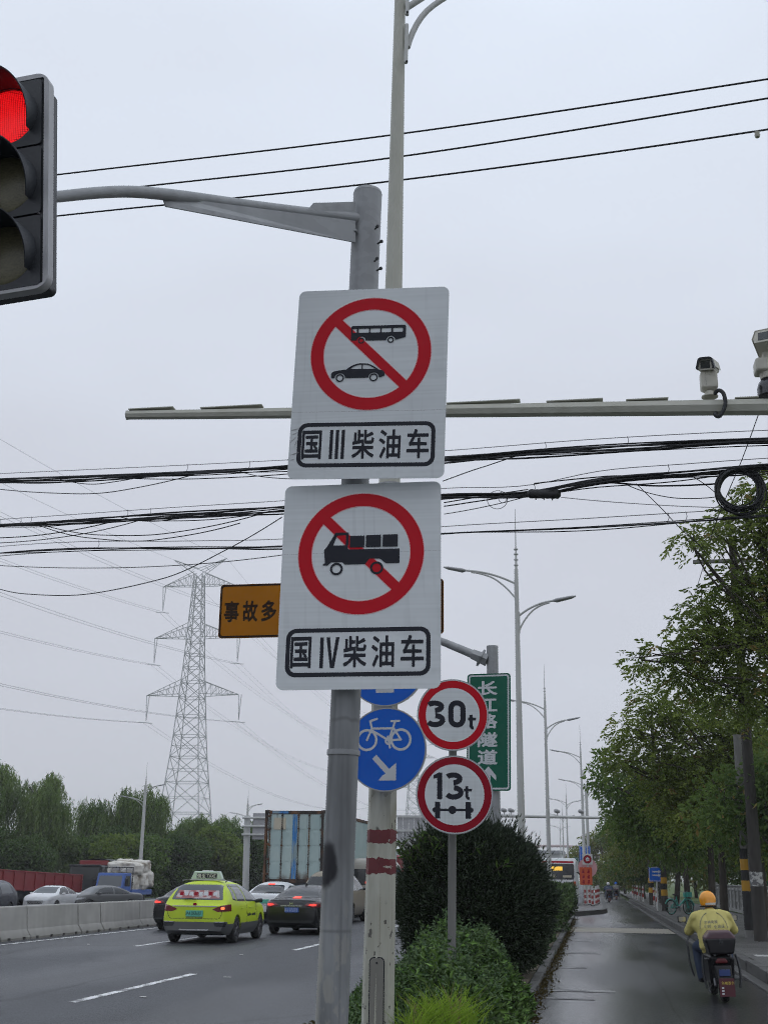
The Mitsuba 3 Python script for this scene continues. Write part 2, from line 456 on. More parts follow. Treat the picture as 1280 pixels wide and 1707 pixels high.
def bx(x0, x1, y0, y1, z0, z1, b=0.0):
    """box, with chamfered edges of width b"""
    if b <= 0:
        m = trimesh.creation.box((x1 - x0, y1 - y0, z1 - z0))
        m.apply_translation(((x0 + x1) / 2, (y0 + y1) / 2, (z0 + z1) / 2))
        return m
    b = min(b, (x1 - x0) / 2.01, (y1 - y0) / 2.01, (z1 - z0) / 2.01)
    pts = []
    for sx, X in ((1, x0), (-1, x1)):
        for sy, Y in ((1, y0), (-1, y1)):
            for sz, Z in ((1, z0), (-1, z1)):
                pts += [(X, Y + sy * b, Z + sz * b), (X + sx * b, Y, Z + sz * b), (X + sx * b, Y + sy * b, Z)]
    return trimesh.convex.convex_hull(np.array(pts))


def tube(pts, r, n=8, closed=False, caps=True):
    """swept tube through pts with radius r (scalar or per point)"""
    p = np.asarray(pts, float)
    k = len(p)
    r = np.broadcast_to(np.asarray(r, float), (k,))
    t = np.roll(p, -1, 0) - np.roll(p, 1, 0) if closed else np.gradient(p, axis=0)
    t = t / np.maximum(np.linalg.norm(t, axis=1, keepdims=True), 1e-9)
    ref = np.array([0, 0, 1.0]) if abs(t[0, 2]) < 0.9 else np.array([1.0, 0, 0])
    v = np.cross(t[0], ref)
    v /= np.linalg.norm(v)
    ang = np.arange(n) * 2 * PI / n
    rings = []
    for i in range(k):
        v = v - t[i] * (v @ t[i])
        v /= np.linalg.norm(v)
        w = np.cross(t[i], v)
        rings.append(p[i] + r[i] * (np.cos(ang)[:, None] * v + np.sin(ang)[:, None] * w))
    V = np.vstack(rings)
    F = []
    j = np.arange(n)
    j2 = (j + 1) % n
    for i in range(k if closed else k - 1):
        a, b = i * n, ((i + 1) % k) * n
        F.append(np.stack([a + j, a + j2, b + j2], 1))
        F.append(np.stack([a + j, b + j2, b + j], 1))
    if caps and not closed:
        V = np.vstack([V, p[0], p[-1]])
        F.append(np.stack([j2, j, np.full(n, k * n)], 1))
        F.append(np.stack([(k - 1) * n + j, (k - 1) * n + j2, np.full(n, k * n + 1)], 1))
    return trimesh.Trimesh(V, np.vstack(F), process=False)


def cyl(p0, p1, r0, r1=None, n=16):
    return tube([p0, p1], [r0, r0 if r1 is None else r1], n)


def bez(pts, n=16):
    """smooth curve through pts"""
    pts = np.asarray(pts, float)
    t = np.r_[0, np.cumsum(np.linalg.norm(np.diff(pts, axis=0), axis=1))]
    u = np.linspace(0, t[-1], n)
    return np.stack([PchipInterpolator(t, pts[:, k])(u) for k in range(pts.shape[1])], 1)


def ext(shape, d, z0=0.0):
    """shapely shape extruded by d along +z from z0"""
    out = []
    for g in getattr(shape, 'geoms', [shape]):
        if g.geom_type == 'Polygon' and g.area > 1e-7:
            m = trimesh.creation.extrude_polygon(g, d, engine='earcut')
            m.apply_translation((0, 0, z0))
            out.append(m)
    return cat(out)


def rrect(x0, x1, y0, y1, r, q=6):
    return sbox(x0 + r, y0 + r, x1 - r, y1 - r).buffer(r, quad_segs=q)


def ball(c, r, sub=2):
    m = trimesh.creation.icosphere(subdivisions=sub, radius=1.0)
    m.apply_scale(r)
    m.apply_translation(c)
    return m


def sph(c, r, n=24):
    return m3.Manifold.sphere(r, n).translate([float(x) for x in c])


def hull(*s):
    return m3.Manifold.batch_hull(list(s))


def lathe(prof, n=24, M=None):
    m = trimesh.creation.revolve(np.asarray(prof, float), sections=n)
    if m.volume < 0:
        m.invert()
    if M is not None:
        m.apply_transform(M)
    return m


XZ = np.array([[1, 0, 0, 0], [0, 0, -1, 0], [0, 1, 0, 0], [0, 0, 0, 1.0]])      # local x right, y up, z towards -Y


def xz(mesh):
    m = mesh.copy()
    m.apply_transform(XZ)
    return m


def frame(p, yaw, roll=0.0, pit=0.0):
    """matrix of a sign: x to the right, y up, z out of the face; yaw 0 faces -Y"""
    n = np.array([math.sin(yaw) * math.cos(pit), -math.cos(yaw) * math.cos(pit), math.sin(pit)])
    a = np.array([math.cos(yaw), math.sin(yaw), 0])
    b = np.cross(n, a)
    M = np.eye(4)
    M[:3, 0] = math.cos(roll) * a - math.sin(roll) * b
    M[:3, 1] = math.cos(roll) * b + math.sin(roll) * a
    M[:3, 2] = n
    M[:3, 3] = p
    return M


def sheet(x0, x1, y0, y1, z, nx=1, ny=1):
    xs, ys = np.linspace(x0, x1, nx + 1), np.linspace(y0, y1, ny + 1)
    X, Y = np.meshgrid(xs, ys)
    V = np.stack([X.ravel(), Y.ravel(), (z(X, Y) if callable(z) else np.full(X.shape, z)).ravel()], 1)
    i = (np.arange(ny)[:, None] * (nx + 1) + np.arange(nx)).ravel()
    F = np.vstack([np.stack([i, i + 1, i + nx + 2], 1), np.stack([i, i + nx + 2, i + nx + 1], 1)])
    return trimesh.Trimesh(V, F, process=False)


def poly_sheet(shape, z):
    V, F = trimesh.creation.triangulate_polygon(shape, engine='earcut')
    m = trimesh.Trimesh(np.c_[V, np.full(len(V), z)], F, process=False)
    if len(F) and m.face_normals[0][2] < 0:
        m.invert()
    return m


# ---------------------------------------------------------------- lettering: outlines of the characters on the signs
GLYPHS = {}
for item in """国|-87 -98,-87 78,-85 80,84 81,86 79,86 -101,66 -102,63 -100,63 -92,-64 -92,-64 -99,-66 -102,-84 -102!-64 58,-64 -70,63 -70,63 59/-12 -38,-12 -13,-48 -13,-50 -10,-50 6,-48 8,-12 8,-12 28,-52 28,-56 31,-55 48,54 50,54 29,10 28,10 8,48 8,50 6,50 -11,48 -13,35 -14,52 -33,52 -36,50 -39,59 -41,59 -58,56 -60,-55 -60,-58 -57,-58 -42,-56 -39!10 -38,32 -39,15 -20,15 -16,19 -13,10 -13;柴|-86 -94,-97 -82,-96 -76,-60 -61,-30 -39,-89 -39,-92 -36,-91 -18,-13 -17,-12 2,-88 -10,-94 -6,-96 12,-82 14,-82 71,-80 73,-60 72,-60 17,-50 18,-50 88,-48 90,-29 90,-27 88,-26 64,0 64,2 60,2 46,0 42,-27 42,-27 22,0 26,4 24,4 6,1 4,10 2,11 -17,90 -18,91 -36,88 -39,30 -40,60 -60,95 -74,97 -80,86 -94,80 -94,40 -74,11 -50,11 -98,8 -102,-10 -102,-12 -100,-13 -52,-32 -69,-56 -84,-82 -96/7 8,6 88,8 90,28 88,28 58,71 76,76 75,88 62,87 57,78 53,28 38,28 18,70 18,72 23,74 38,76 40,95 32,94 16,90 6,84 0,74 -4,26 -4,16 -2;油|-72 -100,-88 -88,-88 -84,-56 -26,-50 -24,-37 -36,-36 -39,-68 -96/-95 16,-95 20,-87 32,-82 33,-49 16,-42 10,-42 8,-50 -6,-56 -8/-85 75,-74 88,-67 86,-30 64,-30 60,-41 46,-46 46,-59 56,-85 70/-30 -98,-30 46,-28 48,16 48,16 87,20 90,36 90,39 88,39 48,86 48,88 46,88 -98,86 -100,68 -100,66 -98,66 -90,-8 -90,-8 -99,-10 -101,-28 -101!-8 -32,-8 -68,16 -68,16 -31!-8 26,-8 -8,16 -8,16 26!40 -31,39 -68,66 -68,66 -31!40 26,39 -8,66 -8,66 26;车|-70 -20,-76 -1,-66 8,-49 38,-87 39,-88 58,-86 61,-38 61,-27 90,-21 91,-2 84,-11 61,86 61,88 59,89 42,86 38,-22 38,-42 4,-2 4,-2 32,19 34,21 32,21 4,75 2,76 -16,74 -18,22 -18,21 -41,89 -41,92 -44,92 -62,90 -64,21 -64,21 -100,19 -102,0 -102,-2 -100,-2 -64,-89 -64,-92 -60,-92 -44,-88 -41,-2 -41,-3 -18,-48 -18,-64 -22;事|-40 -103,-46 -89,-46 -83,-42 -80,-14 -80,-14 -74,-74 -74,-79 -70,-79 -54,-75 -50,-14 -50,-14 -47,-92 -47,-96 -42,-96 -28,-92 -23,-14 -23,-14 -21,-73 -21,-78 -16,-78 -2,-73 2,-14 2,-14 4,-70 6,-72 48,-68 52,-90 52,-92 56,-92 74,-88 76,-14 76,-14 88,-10 92,11 91,13 88,13 76,90 76,93 72,92 54,88 52,70 52,73 48,73 9,70 5,13 4,13 2,72 2,76 -2,76 -23,92 -23,96 -26,96 -44,92 -47,76 -47,76 -80,72 -82,52 -82,49 -78,49 -74,13 -74,12 -90,4 -100,-10 -104!-45 29,-45 27,-14 28,-14 30!13 29,13 27,46 28,46 30!13 -47,13 -50,49 -50,49 -47!49 -21,13 -23,49 -23;故|-84 -96,-89 -91,-89 -2,-84 2,-61 2,-61 27,-94 28,-98 31,-98 49,-93 53,-61 53,-61 87,-58 92,-38 92,-34 90,-34 53,-2 53,2 48,13 90,16 92,22 92,36 90,40 85,33 55,94 55,98 52,98 33,94 29,82 29,72 -14,56 -46,74 -66,99 -82,98 -90,87 -103,80 -103,67 -96,56 -87,40 -70,16 -90,-11 -104,-18 -101,-27 -87,-26 -82,-63 -82,-63 -91,-66 -94!26 29,32 4,42 -18,50 6,55 29!-34 27,-34 2,-22 2,-6 26!8 -4,0 -16,-6 -16,-6 -70,12 -58,24 -46!-63 -24,-63 -56,-32 -56,-32 -24;多|-83 -102,-91 -86,-88 -78,-36 -70,0 -59,-18 -43,-45 -56,-52 -57,-64 -44,-66 -38,-64 -35,-23 -16,4 4,-33 -13,-80 -25,-90 -8,-88 -1,-56 7,-28 18,-46 30,-65 20,-70 20,-83 34,-82 41,-42 63,-10 92,12 88,14 83,9 74,52 75,62 68,65 61,58 50,30 21,46 16,46 10,41 4,80 5,94 -4,94 -10,78 -37,50 -62,14 -82,-39 -98,-76 -104!-19 49,-24 44,-4 30,22 48!14 -22,4 -30,25 -46,40 -37,55 -22;发|-84 -88,-99 -74,-99 -67,-78 -52,-58 -32,-43 -10,-30 18,-60 20,-72 16,-77 20,-82 39,-76 44,-70 56,-61 84,-57 86,-53 86,-38 84,-34 80,-44 46,-22 46,-16 88,-11 93,8 90,13 87,7 46,52 46,28 75,30 81,42 88,50 88,78 56,77 51,71 46,88 46,91 44,91 22,88 20,0 20,-3 10,60 12,74 4,72 -8,62 -30,40 -60,68 -73,96 -80,98 -88,88 -103,82 -105,58 -98,17 -78,-16 -96,-42 -104,-48 -103,-58 -88,-56 -81,-25 -71,-4 -60,-24 -33,-38 -53,-56 -71,-79 -88!-4 -16,8 -34,18 -43,30 -30,38 -16;路|-94 -92,-98 -72,-96 -68,-88 -67,-88 0,-84 3,-68 3,-64 -1,-64 -62,-60 -61,-60 10,-84 10,-88 14,-88 80,-86 83,-14 83,-11 78,-11 40,0 56,14 88,18 92,34 89,39 86,40 81,36 72,70 72,84 66,84 60,76 40,57 10,72 -3,98 -16,100 -20,100 -24,90 -38,85 -40,85 -98,83 -102,62 -103,58 -96,20 -96,20 -101,16 -104,-4 -103,-6 -98,-6 -40,-14 -42,-22 -32,-34 -32,-34 -55,-16 -50,-10 -51,-6 -66,-6 -72,-10 -75,-86 -94!-62 35,-37 35,-37 58,-63 58!28 46,39 28,50 46!-14 11,-34 10,-34 -7,-14 -7,-8 -13,22 9,12 25,-4 8,-8 8!40 -10,28 -20,50 -20!20 -44,20 -72,58 -72,58 -44;段|-82 -98,-82 -70,-93 -71,-96 -68,-100 -52,-98 -46,-82 -44,-82 72,-78 74,-48 83,-25 94,-20 92,-6 80,-5 75,-7 72,-56 55,-56 44,-16 44,-11 40,-11 22,-13 19,-56 18,-56 2,-17 2,-21 6,-21 12,-8 24,0 37,2 47,2 80,4 84,67 84,70 80,70 27,94 26,97 11,96 6,90 4,64 3,51 6,44 18,44 60,28 60,27 42,22 24,8 1,70 2,82 -4,84 -9,78 -28,68 -48,57 -64,72 -72,98 -82,98 -87,88 -101,80 -103,68 -100,37 -82,11 -97,-12 -105,-16 -104,-27 -89,-26 -82,2 -72,18 -64,2 -40,-4 -24,-10 -24,-12 -20,-15 -23,-56 -24,-56 -40,-10 -34,-8 -37,-7 -54,-12 -58,-56 -66,-57 -100,-60 -101,-78 -101!22 -24,37 -46,50 -24;长|-56 -101,-64 -86,-64 -80,-56 -74,-56 -13,-92 -12,-95 -8,-95 8,-90 14,-56 14,-56 89,-53 91,-32 91,-29 88,-29 14,-13 14,-26 28,-27 32,-24 36,18 57,39 74,51 88,56 88,72 80,75 76,74 72,57 55,32 34,-3 14,92 13,95 8,95 -8,90 -13,22 -14,34 -32,47 -46,68 -62,97 -73,100 -77,98 -83,84 -98,58 -88,38 -75,20 -59,5 -38,-8 -13,-29 -13,-29 -66,16 -57,20 -62,20 -79,17 -82,-40 -98,-50 -103;江|-74 -101,-90 -88,-90 -82,-70 -51,-52 -16,-44 -15,-30 -28,-30 -34,-68 -100/-98 20,-89 32,-82 35,-42 14,-40 6,-50 -8,-56 -10,-96 13/-87 72,-76 88,-70 90,-32 65,-30 72,-27 74,84 72,87 68,87 52,84 48,40 46,40 -64,95 -64,98 -68,98 -88,94 -91,-38 -90,-41 -86,-41 -70,-38 -65,12 -64,12 46,-27 46,-31 50,-32 56,-42 44,-46 43,-84 68;隧|-90 -100,-90 79,-88 83,-39 84,-29 78,-18 80,-4 54,0 59,18 59,6 80,6 84,19 92,24 92,28 90,45 59,50 59,66 92,77 90,86 86,86 80,76 59,96 57,97 38,93 34,83 34,91 29,92 22,70 -3,90 -28,98 -46,88 -56,82 -58,78 -56,70 -42,68 -62,60 -76,96 -74,98 -82,92 -100,56 -101,24 -100,4 -94,-14 -82,-31 -102,-38 -103,-50 -89,-50 -84,-37 -69,-26 -60,-26 -1,-32 -1,-28 -14,-28 -31,-32 -46,-38 -52,-46 -56,-66 -56,-66 -100,-70 -104,-87 -104!32 12,9 -2,4 -2,-1 4,-1 -12,22 2,33 10!-66 10,-66 -32,-56 -33,-52 -28,-53 -14,-60 4!-23 32,-32 55,-43 19,-38 24,-6 24,0 20,20 34,-2 35,-19 28!50 28,57 18,60 20,70 34,55 34,52 32!-66 57,-66 29,-66 29,-56 58!7 -66,24 -74,22 -61,26 -58,41 -59,44 -53,45 -42,26 -56!-1 -25,-1 -42,12 -37,32 -22,42 -12,11 -32,6 -32;道|-84 -101,-96 -88,-98 -82,-82 -66,-68 -58,-68 -6,-94 -4,-96 0,-95 18,-92 20,-46 20,-42 18,-42 -59,-29 -66,-29 32,-24 36,6 36,8 41,-42 42,-55 32,-61 32,-92 67,-92 74,-78 84,-73 84,-44 53,-44 60,-41 65,-14 66,-22 78,-23 84,-21 86,-6 93,0 90,16 66,34 66,50 92,70 87,72 80,64 66,92 65,96 61,94 44,91 41,36 41,34 36,74 36,78 32,78 -68,74 -70,-18 -71,4 -74,95 -71,98 -78,94 -94,89 -98,70 -98,-6 -98,-31 -92,-55 -78,-62 -82,-79 -101!-3 -42,-3 -47,52 -47,52 -42!-3 -15,-3 -20,52 -20,52 -14!-3 12,-3 8,52 8,52 13;强|-79 -101,-85 -80,-81 -76,-55 -76,-49 -35,-92 -34,-96 -32,-96 -26,-89 32,-84 37,-46 37,-46 56,-91 56,-94 60,-94 79,-90 82,-25 82,-20 78,-21 14,-25 11,-66 11,-68 -8,-26 -9,-22 -12,-21 -16,-26 -72,-26 -73,20 -70,20 -52,-16 -52,-20 -48,-20 12,-16 14,20 14,20 20,-12 20,-16 22,-16 79,-12 82,80 80,82 76,82 23,78 20,46 20,46 14,83 14,87 10,87 -48,83 -52,77 -53,95 -82,99 -92,98 -97,81 -106,75 -103,71 -92,-24 -99,-28 -95,-30 -84,-34 -94,-42 -101,-52 -103!4 -12,4 -28,20 -28,20 -11!10 56,10 44,56 44,56 56!46 -54,46 -68,56 -68,50 -58,50 -52!46 -11,46 -28,62 -28,62 -11;生|-75 -6,-94 6,-95 11,-82 28,-72 46,-57 86,-50 89,-32 84,-31 78,-39 54,-14 54,-12 90,-8 92,12 92,14 88,14 54,82 54,86 50,86 30,82 27,14 26,14 -6,74 -6,79 -10,79 -28,76 -32,14 -32,14 -71,92 -71,96 -76,95 -95,92 -98,-93 -96,-95 -94,-95 -76,-90 -71,-14 -71,-14 -32,-68 -32,-73 -28,-73 -10,-68 -6,-14 -6,-14 27,-51 27,-70 -2;沪|-72 -97,-88 -85,-55 -20,-52 -18,-40 -28,-38 -31,-69 -94/-94 18,-94 22,-84 33,-52 16,-44 9,-53 -4,-56 -5/-76 84,-72 87,-34 64,-34 61,-44 48,-47 48,-84 72/-38 -100,-50 -87,-36 -66,-28 -38,-26 -8,-26 53,24 54,6 79,6 82,22 88,44 60,44 56,40 54,82 52,82 -29,64 -30,63 -17,-6 -17,-8 -42,-15 -68,-28 -92,-34 -100!-6 34,-6 2,63 2,62 35;浙|-80 -96,-89 -90,-91 -87,-63 -22,-60 -21,-50 -27,-52 -18,-25 -10,-25 30,-48 30,-48 48,-25 50,-25 86,-8 88,-6 50,16 48,15 30,-6 30,-6 -4,14 3,16 2,18 -13,18 -16,-6 -24,-8 -87,-12 -94,-20 -96,-43 -98,-44 -96,-49 -80,-48 -78,-25 -78,-26 -31,-44 -38,-48 -35,-72 -97/-94 18,-94 21,-88 30,-83 33,-55 18,-48 12,-48 10,-56 -3,-60 -4/-86 75,-74 86,-46 70,-40 65,-40 62,-48 50,-53 49,-86 72/14 -98,-1 -86,11 -67,18 -39,20 -16,20 68,76 88,88 76,88 72,40 56,40 24,94 22,94 5,76 4,76 -100,58 -100,56 -98,56 4,40 4,38 -34,32 -64,18 -94;全|-83 -4,-97 9,-96 13,-69 27,-42 47,-18 70,-2 91,12 85,14 80,12 77,36 52,64 31,98 12,98 10,86 -5,66 7,63 -4,10 -4,10 -30,63 -30,64 -32,64 -46,62 -48,10 -48,10 -76,87 -76,88 -94,-86 -95,-86 -76,-10 -76,-10 -48,-60 -48,-62 -46,-60 -30,-10 -30,-10 -4,-62 -4,-63 8!0 62,-22 38,-52 15,53 15,26 36;城|-90 -71,-94 -55,-70 -46,-70 21,-90 21,-92 38,-70 40,-70 86,-52 86,-52 40,-32 38,-34 21,-52 21,-52 -39,-34 -33,-31 -40,-28 58,32 58,32 89,49 89,50 81,63 88,88 64,88 62,84 58,93 56,92 40,51 39,56 -22,64 -3,71 21,84 20,90 18,78 -22,62 -51,68 -70,75 -80,78 -74,80 -48,84 -46,96 -56,93 -83,86 -96,77 -99,63 -96,55 -86,48 -72,33 -87,16 -100,13 -100,2 -88,22 -71,42 -49,36 -12,32 39,-10 39,-10 17,28 16,26 -49,24 -58,20 -64,12 -67,-9 -67,-14 -52,-24 -83,-37 -101,-52 -90,-38 -68,-34 -53,-86 -74!-10 0,-14 -50,6 -50,9 -38,10 0!50 75,50 58,70 58,55 73;跑|-92 -89,-96 -74,-86 -70,-84 0,-68 -2,-68 -66,-60 -64,-60 14,-84 14,-86 16,-84 80,-20 80,-20 36,-6 56,6 88,23 84,18 66,83 64,82 -14,81 -34,78 -44,65 -52,40 -52,35 -36,9 -36,8 -74,10 -78,14 -80,71 -80,76 -74,78 -57,81 -56,95 -62,92 -82,85 -94,72 -98,13 -98,1 -96,-6 -90,-10 -80,-10 16,-14 16,-18 22,-21 14,-41 14,-41 -10,-20 -10,-20 -27,-41 -28,-41 -58,-18 -53,-15 -70,-88 -92!10 48,0 30,50 30,50 -34,60 -34,64 -12,64 48!-67 62,-67 32,-38 32,-38 62!8 12,8 -18,33 -18,33 13;腿|-81 -100,-96 -92,-90 -70,-86 -38,-85 80,-82 82,-36 82,-34 79,-34 -75,-18 -63,-18 2,-32 4,-32 19,-2 20,0 18,0 -64,16 -74,33 -79,95 -77,96 -82,94 -94,92 -96,74 -98,30 -97,16 -93,-10 -78,-18 -86,-28 -100,-30 -100,-36 -92,-47 -99,-64 -100,-70 -82,-52 -81,-52 -32,-68 -32,-72 -64,-77 -90!-68 62,-68 34,-52 34,-52 64!-68 16,-68 -14,-52 -14,-52 17/-6 60,4 39,-12 32,-30 71,-16 77/10 -68,4 -55,9 -51,12 -45,12 78,82 80,84 1,30 0,30 -44,52 -36,57 -52,14 -70!30 30,30 17,66 17,66 32!30 49,66 48,66 63,30 63/35 -14,34 -8,47 -2,60 -18,78 -2,82 -2,90 -12,91 -16,71 -32,86 -52,89 -60,75 -68,60 -44;小|-78 -57,-94 -49,-96 -45,-86 -31,-76 -10,-62 38,-59 39,-42 36,-40 32,-44 19,-58 -24,-76 -54/-42 -99,-48 -80,-14 -80,-10 -78,-10 85,10 86,11 -86,8 -93,0 -98,-16 -100/65 -21,38 34,57 40,86 -14,96 -45,96 -54,80 -60,76 -59;时|-85 -80,-86 71,-20 72,-19 -62,-67 -64,-68 -80!-38 53,-67 54,-67 14,-38 14!-67 -4,-67 -45,-38 -45,-38 -4/-8 7,-6 11,8 18,34 -20,41 -34,26 -43,24 -42/11 -78,50 -78,50 -76,50 28,-12 28,-14 30,-14 47,50 48,50 86,68 88,70 86,70 48,94 48,95 30,92 28,70 28,70 -80,68 -90,62 -94,53 -98,16 -98,10 -82;送|-83 -101,-98 -83,-80 -65,-68 -57,-68 2,-92 2,-91 20,-48 20,-48 -60,-32 -71,-16 -76,4 -78,60 -78,92 -74,97 -76,92 -96,90 -96,12 -98,-24 -94,-38 -88,-56 -75,-61 -74,-71 -84/-56 38,-87 76,-86 79,-74 86,-70 86,-46 59,-40 48,-52 38/-8 -64,-26 -72,-38 -57,-7 -40,6 -26,12 -10,-37 -10,-38 8,15 8,15 32,-32 34,-31 51,-5 52,-20 80,-20 82,-7 88,-3 87,15 56,10 52,37 52,56 88,74 84,75 80,58 52,84 51,86 34,35 32,35 8,92 8,90 -10,37 -10,78 -50,84 -56,84 -60,72 -71,70 -71,27 -28,20 -40,10 -51""".split(';'):
    ch, data = item.split('|')
    ps = []
    for poly in data.split('/'):
        rings = [[tuple(map(float, q.split())) for q in ring.split(',')] for ring in poly.split('!')]
        ps.append(Polygon(rings[0], rings[1:]).buffer(0))
    g = unary_union(ps)
    c = g.envelope.centroid
    GLYPHS[ch] = affinity.translate(g, -c.x, -c.y)


def glyph(ch, cx, cy, w, h):
    g = GLYPHS[ch]
    x0, y0, x1, y1 = g.bounds
    return affinity.translate(affinity.scale(g, w / (x1 - x0), h / (y1 - y0), origin=(0, 0)), cx, cy)


def word(chars, cx, cy, step, w, h):
    n = len(chars)
    return unary_union([glyph(c, cx + (i - (n - 1) / 2) * step, cy, w, h) for i, c in enumerate(chars)])


def latin(text, cx, cy, h, depth=0.002, z=0.0, bold=True, fit=None):
    m = meshkit.text_mesh(text, h, depth, bold)
    b = m.bounds
    m.apply_translation((-(b[0, 0] + b[1, 0]) / 2, -(b[0, 1] + b[1, 1]) / 2, 0))
    if fit:
        m.apply_scale((fit / (b[1, 0] - b[0, 0]), 1, 1))
    m.apply_translation((cx, cy, z))
    return m


# ================================================================ the setting
def gz(X):
    """height of the carriageways: the far side lies a little lower"""
    t = np.clip((-15.9 - np.asarray(X, float)) / 4.0, 0, 1)
    return -0.42 * t * t * (3 - 2 * t)


def strip(xs, ys, off, f=gz):
    xs, ys = np.asarray(xs, float), np.asarray(ys, float)
    X, Y = np.meshgrid(xs, ys)
    V = np.stack([X.ravel(), Y.ravel(), (f(X) + off).ravel()], 1)
    nx, ny = len(xs) - 1, len(ys) - 1
    i = (np.arange(ny)[:, None] * (nx + 1) + np.arange(nx)).ravel()
    F = np.vstack([np.stack([i, i + 1, i + nx + 2], 1), np.stack([i, i + nx + 2, i + nx + 1], 1)])
    return trimesh.Trimesh(V, F, process=False)


gx = [-3000, -600, -120, -60, -45, -30, -22] + list(np.linspace(-20, -15.8, 8)) + [-8, 0, 8, 20, 60, 300, 3000]
structure('ground', strip(gx, [-400, -60, 0, 60, 120, 300, 900, 3500], -0.05), 'turf')
structure('road', strip([-70, -40, -15.9, -12, -8, -3.2, 0, 4, 9, 30], [-160, -60, -30, 0, 4.6], 0.0, lambda X: gz(np.maximum(X, -15.9))), 'asphalt')
structure('road', strip([-15.9, -12, -8, -3.2], [4.6, 30, 62], 0.0), 'asphalt')
structure('road', strip([-15.9, -12, -8, -3.2, -0.9], [62, 90, 150, 260, 500], 0.0), 'asphalt')
structure('road', strip(list(np.linspace(-41, -20, 4)) + list(np.linspace(-19.5, -15.9, 7)), [4.6, 30, 60, 120, 250, 500], 0.0), 'asphalt')
structure('bike_lane', strip([-1.0, 1, 2.9], [4.6, 20, 40, 70, 110, 200, 300], -0.004), 'wet_asphalt')
# sidewalk on the right, park behind it
ZS = 0.25
structure('sidewalk', strip([3.08, 5, 6.9], [4.6, 30, 60, 120, 300], ZS, lambda X: X * 0), 'pavers')
structure('park_ground', strip([6.9, 12, 40, 120], [4.6, 30, 60, 120, 300], ZS + 0.02, lambda X: X * 0), 'turf')
# planted median: soil between low kerbs
structure('median_soil', poly_sheet(Polygon([(-1.5, 5.0), (-1.12, 5.0), (-1.12, 62), (-3.1, 62), (-3.1, 17.2)]), 0.09), 'soil')


def stone(w, l, h, jit):
    m = bx(-w / 2, w / 2, -l / 2, l / 2, -0.05, h, 0.018)
    V = m.vertices
    V += jit * (meshkit.noise(V * 9 + jit * 1e4)[:, None] - 0.5)
    m.vertices = V
    return m


def kerb_row(name, x, y0, y1, l, h, w, n_max):
    n = min(n_max, int((y1 - y0) / l))
    root = structure(name, bx(x - w / 2 + 0.02, x + w / 2 - 0.02, y0, y1, -0.06, h - 0.03), 'kerb_stone')
    var = [mikit.ply(stone(w, l - 0.012, h, 0.012 + 0.001 * k), 'kerb_stone') for k in range(4)]
    for k in range(n):
        part(root, 'kerb_stone', var[k % 4], None, M=tr(x + 0.006 * math.sin(k * 2.3), y0 + (k + 0.5) * l, 0.008 * math.sin(k * 1.7)))
    return root


kerb_row('sidewalk_kerb', 2.99, 16.0, 110.0, 1.0, ZS + 0.006, 0.19, 60)
structure('gutter', bx(2.70, 2.893, 15.5, 110, -0.03, 0.045, 0.01), 'kerb_stone')
kerb_row('median_kerb', -1.02, 5.2, 62.0, 0.9, 0.12, 0.16, 50)
kerb_row('median_kerb', -3.18, 17.0, 62.0, 0.9, 0.14, 0.16, 50)
nose = structure('median_kerb', bx(-0.01, 0.01, 0.0, 0.02, -0.06, 0.05), 'kerb_stone')
place[nose] = tr(-1.62, 5.2, 0, math.atan2(1.56, 11.7))
scene[nose]['to_world'] = T(place[nose].tolist())
ns_ = mikit.ply(stone(0.16, 0.888, 0.14, 0.013), 'kerb_stone')
for k in range(13):
    part(nose, 'kerb_stone', ns_, None, M=tr(0, (k + 0.5) * 0.9, 0.006 * math.sin(k * 1.7)))
# paved traffic island where the planted median ends
isl = Polygon([(-1.66, 61.2), (0.28, 68.6), (0.55, 72), (0.62, 130), (-0.72, 130), (-0.75, 78), (-1.9, 66)]).buffer(0.15)
structure('traffic_island', ext(isl, 0.24, -0.03), 'kerb_stone')
structure('island_paving', poly_sheet(isl.buffer(-0.22), 0.216), 'pavers')

# ---------------------------------------------------------------- markings


def mark(x0, x1, y0, y1, m='road_paint', z=0.005):
    n = max(2, int((y1 - y0) / 0.5))
    return sheet(x0, x1, y0, y1, z, 2, n)


for y in np.arange(16.96 - 13.15, 160, 13.15):
    structure('lane_dash', mark(-7.27, -7.12, y, y + 5.35), 'road_paint')
for y in np.arange(30.2, 160, 13.15):
    structure('lane_dash', mark(-11.35, -11.2, y, y + 5.35), 'road_paint')
structure('edge_line', mark(-14.55, -14.40, 5, 200), 'road_paint')
structure('concrete_strip', sheet(-1.0, 2.68, 44.2, 48.6, 0.003, 4, 6), mat('strip_concrete', proc(lambda p, n, uv: mix((0.16, 0.145, 0.12), (0.27, 0.25, 0.21), fbm(p.x * 2, p.y * 2, 0.0, 4))), 0.6))
for x0, x1, y0, y1 in ((-0.92, 0.28, 20.9, 21.25), (-0.92, -0.05, 19.55, 19.75), (-0.9, -0.2, 26.3, 26.7), (-0.9, 0.1, 31.5, 32.1), (-0.85, -0.1, 37.8, 38.4)):
    structure('worn_marking', sheet(x0, x1, y0, y1, 0.003, 2, 2), 'worn_paint')
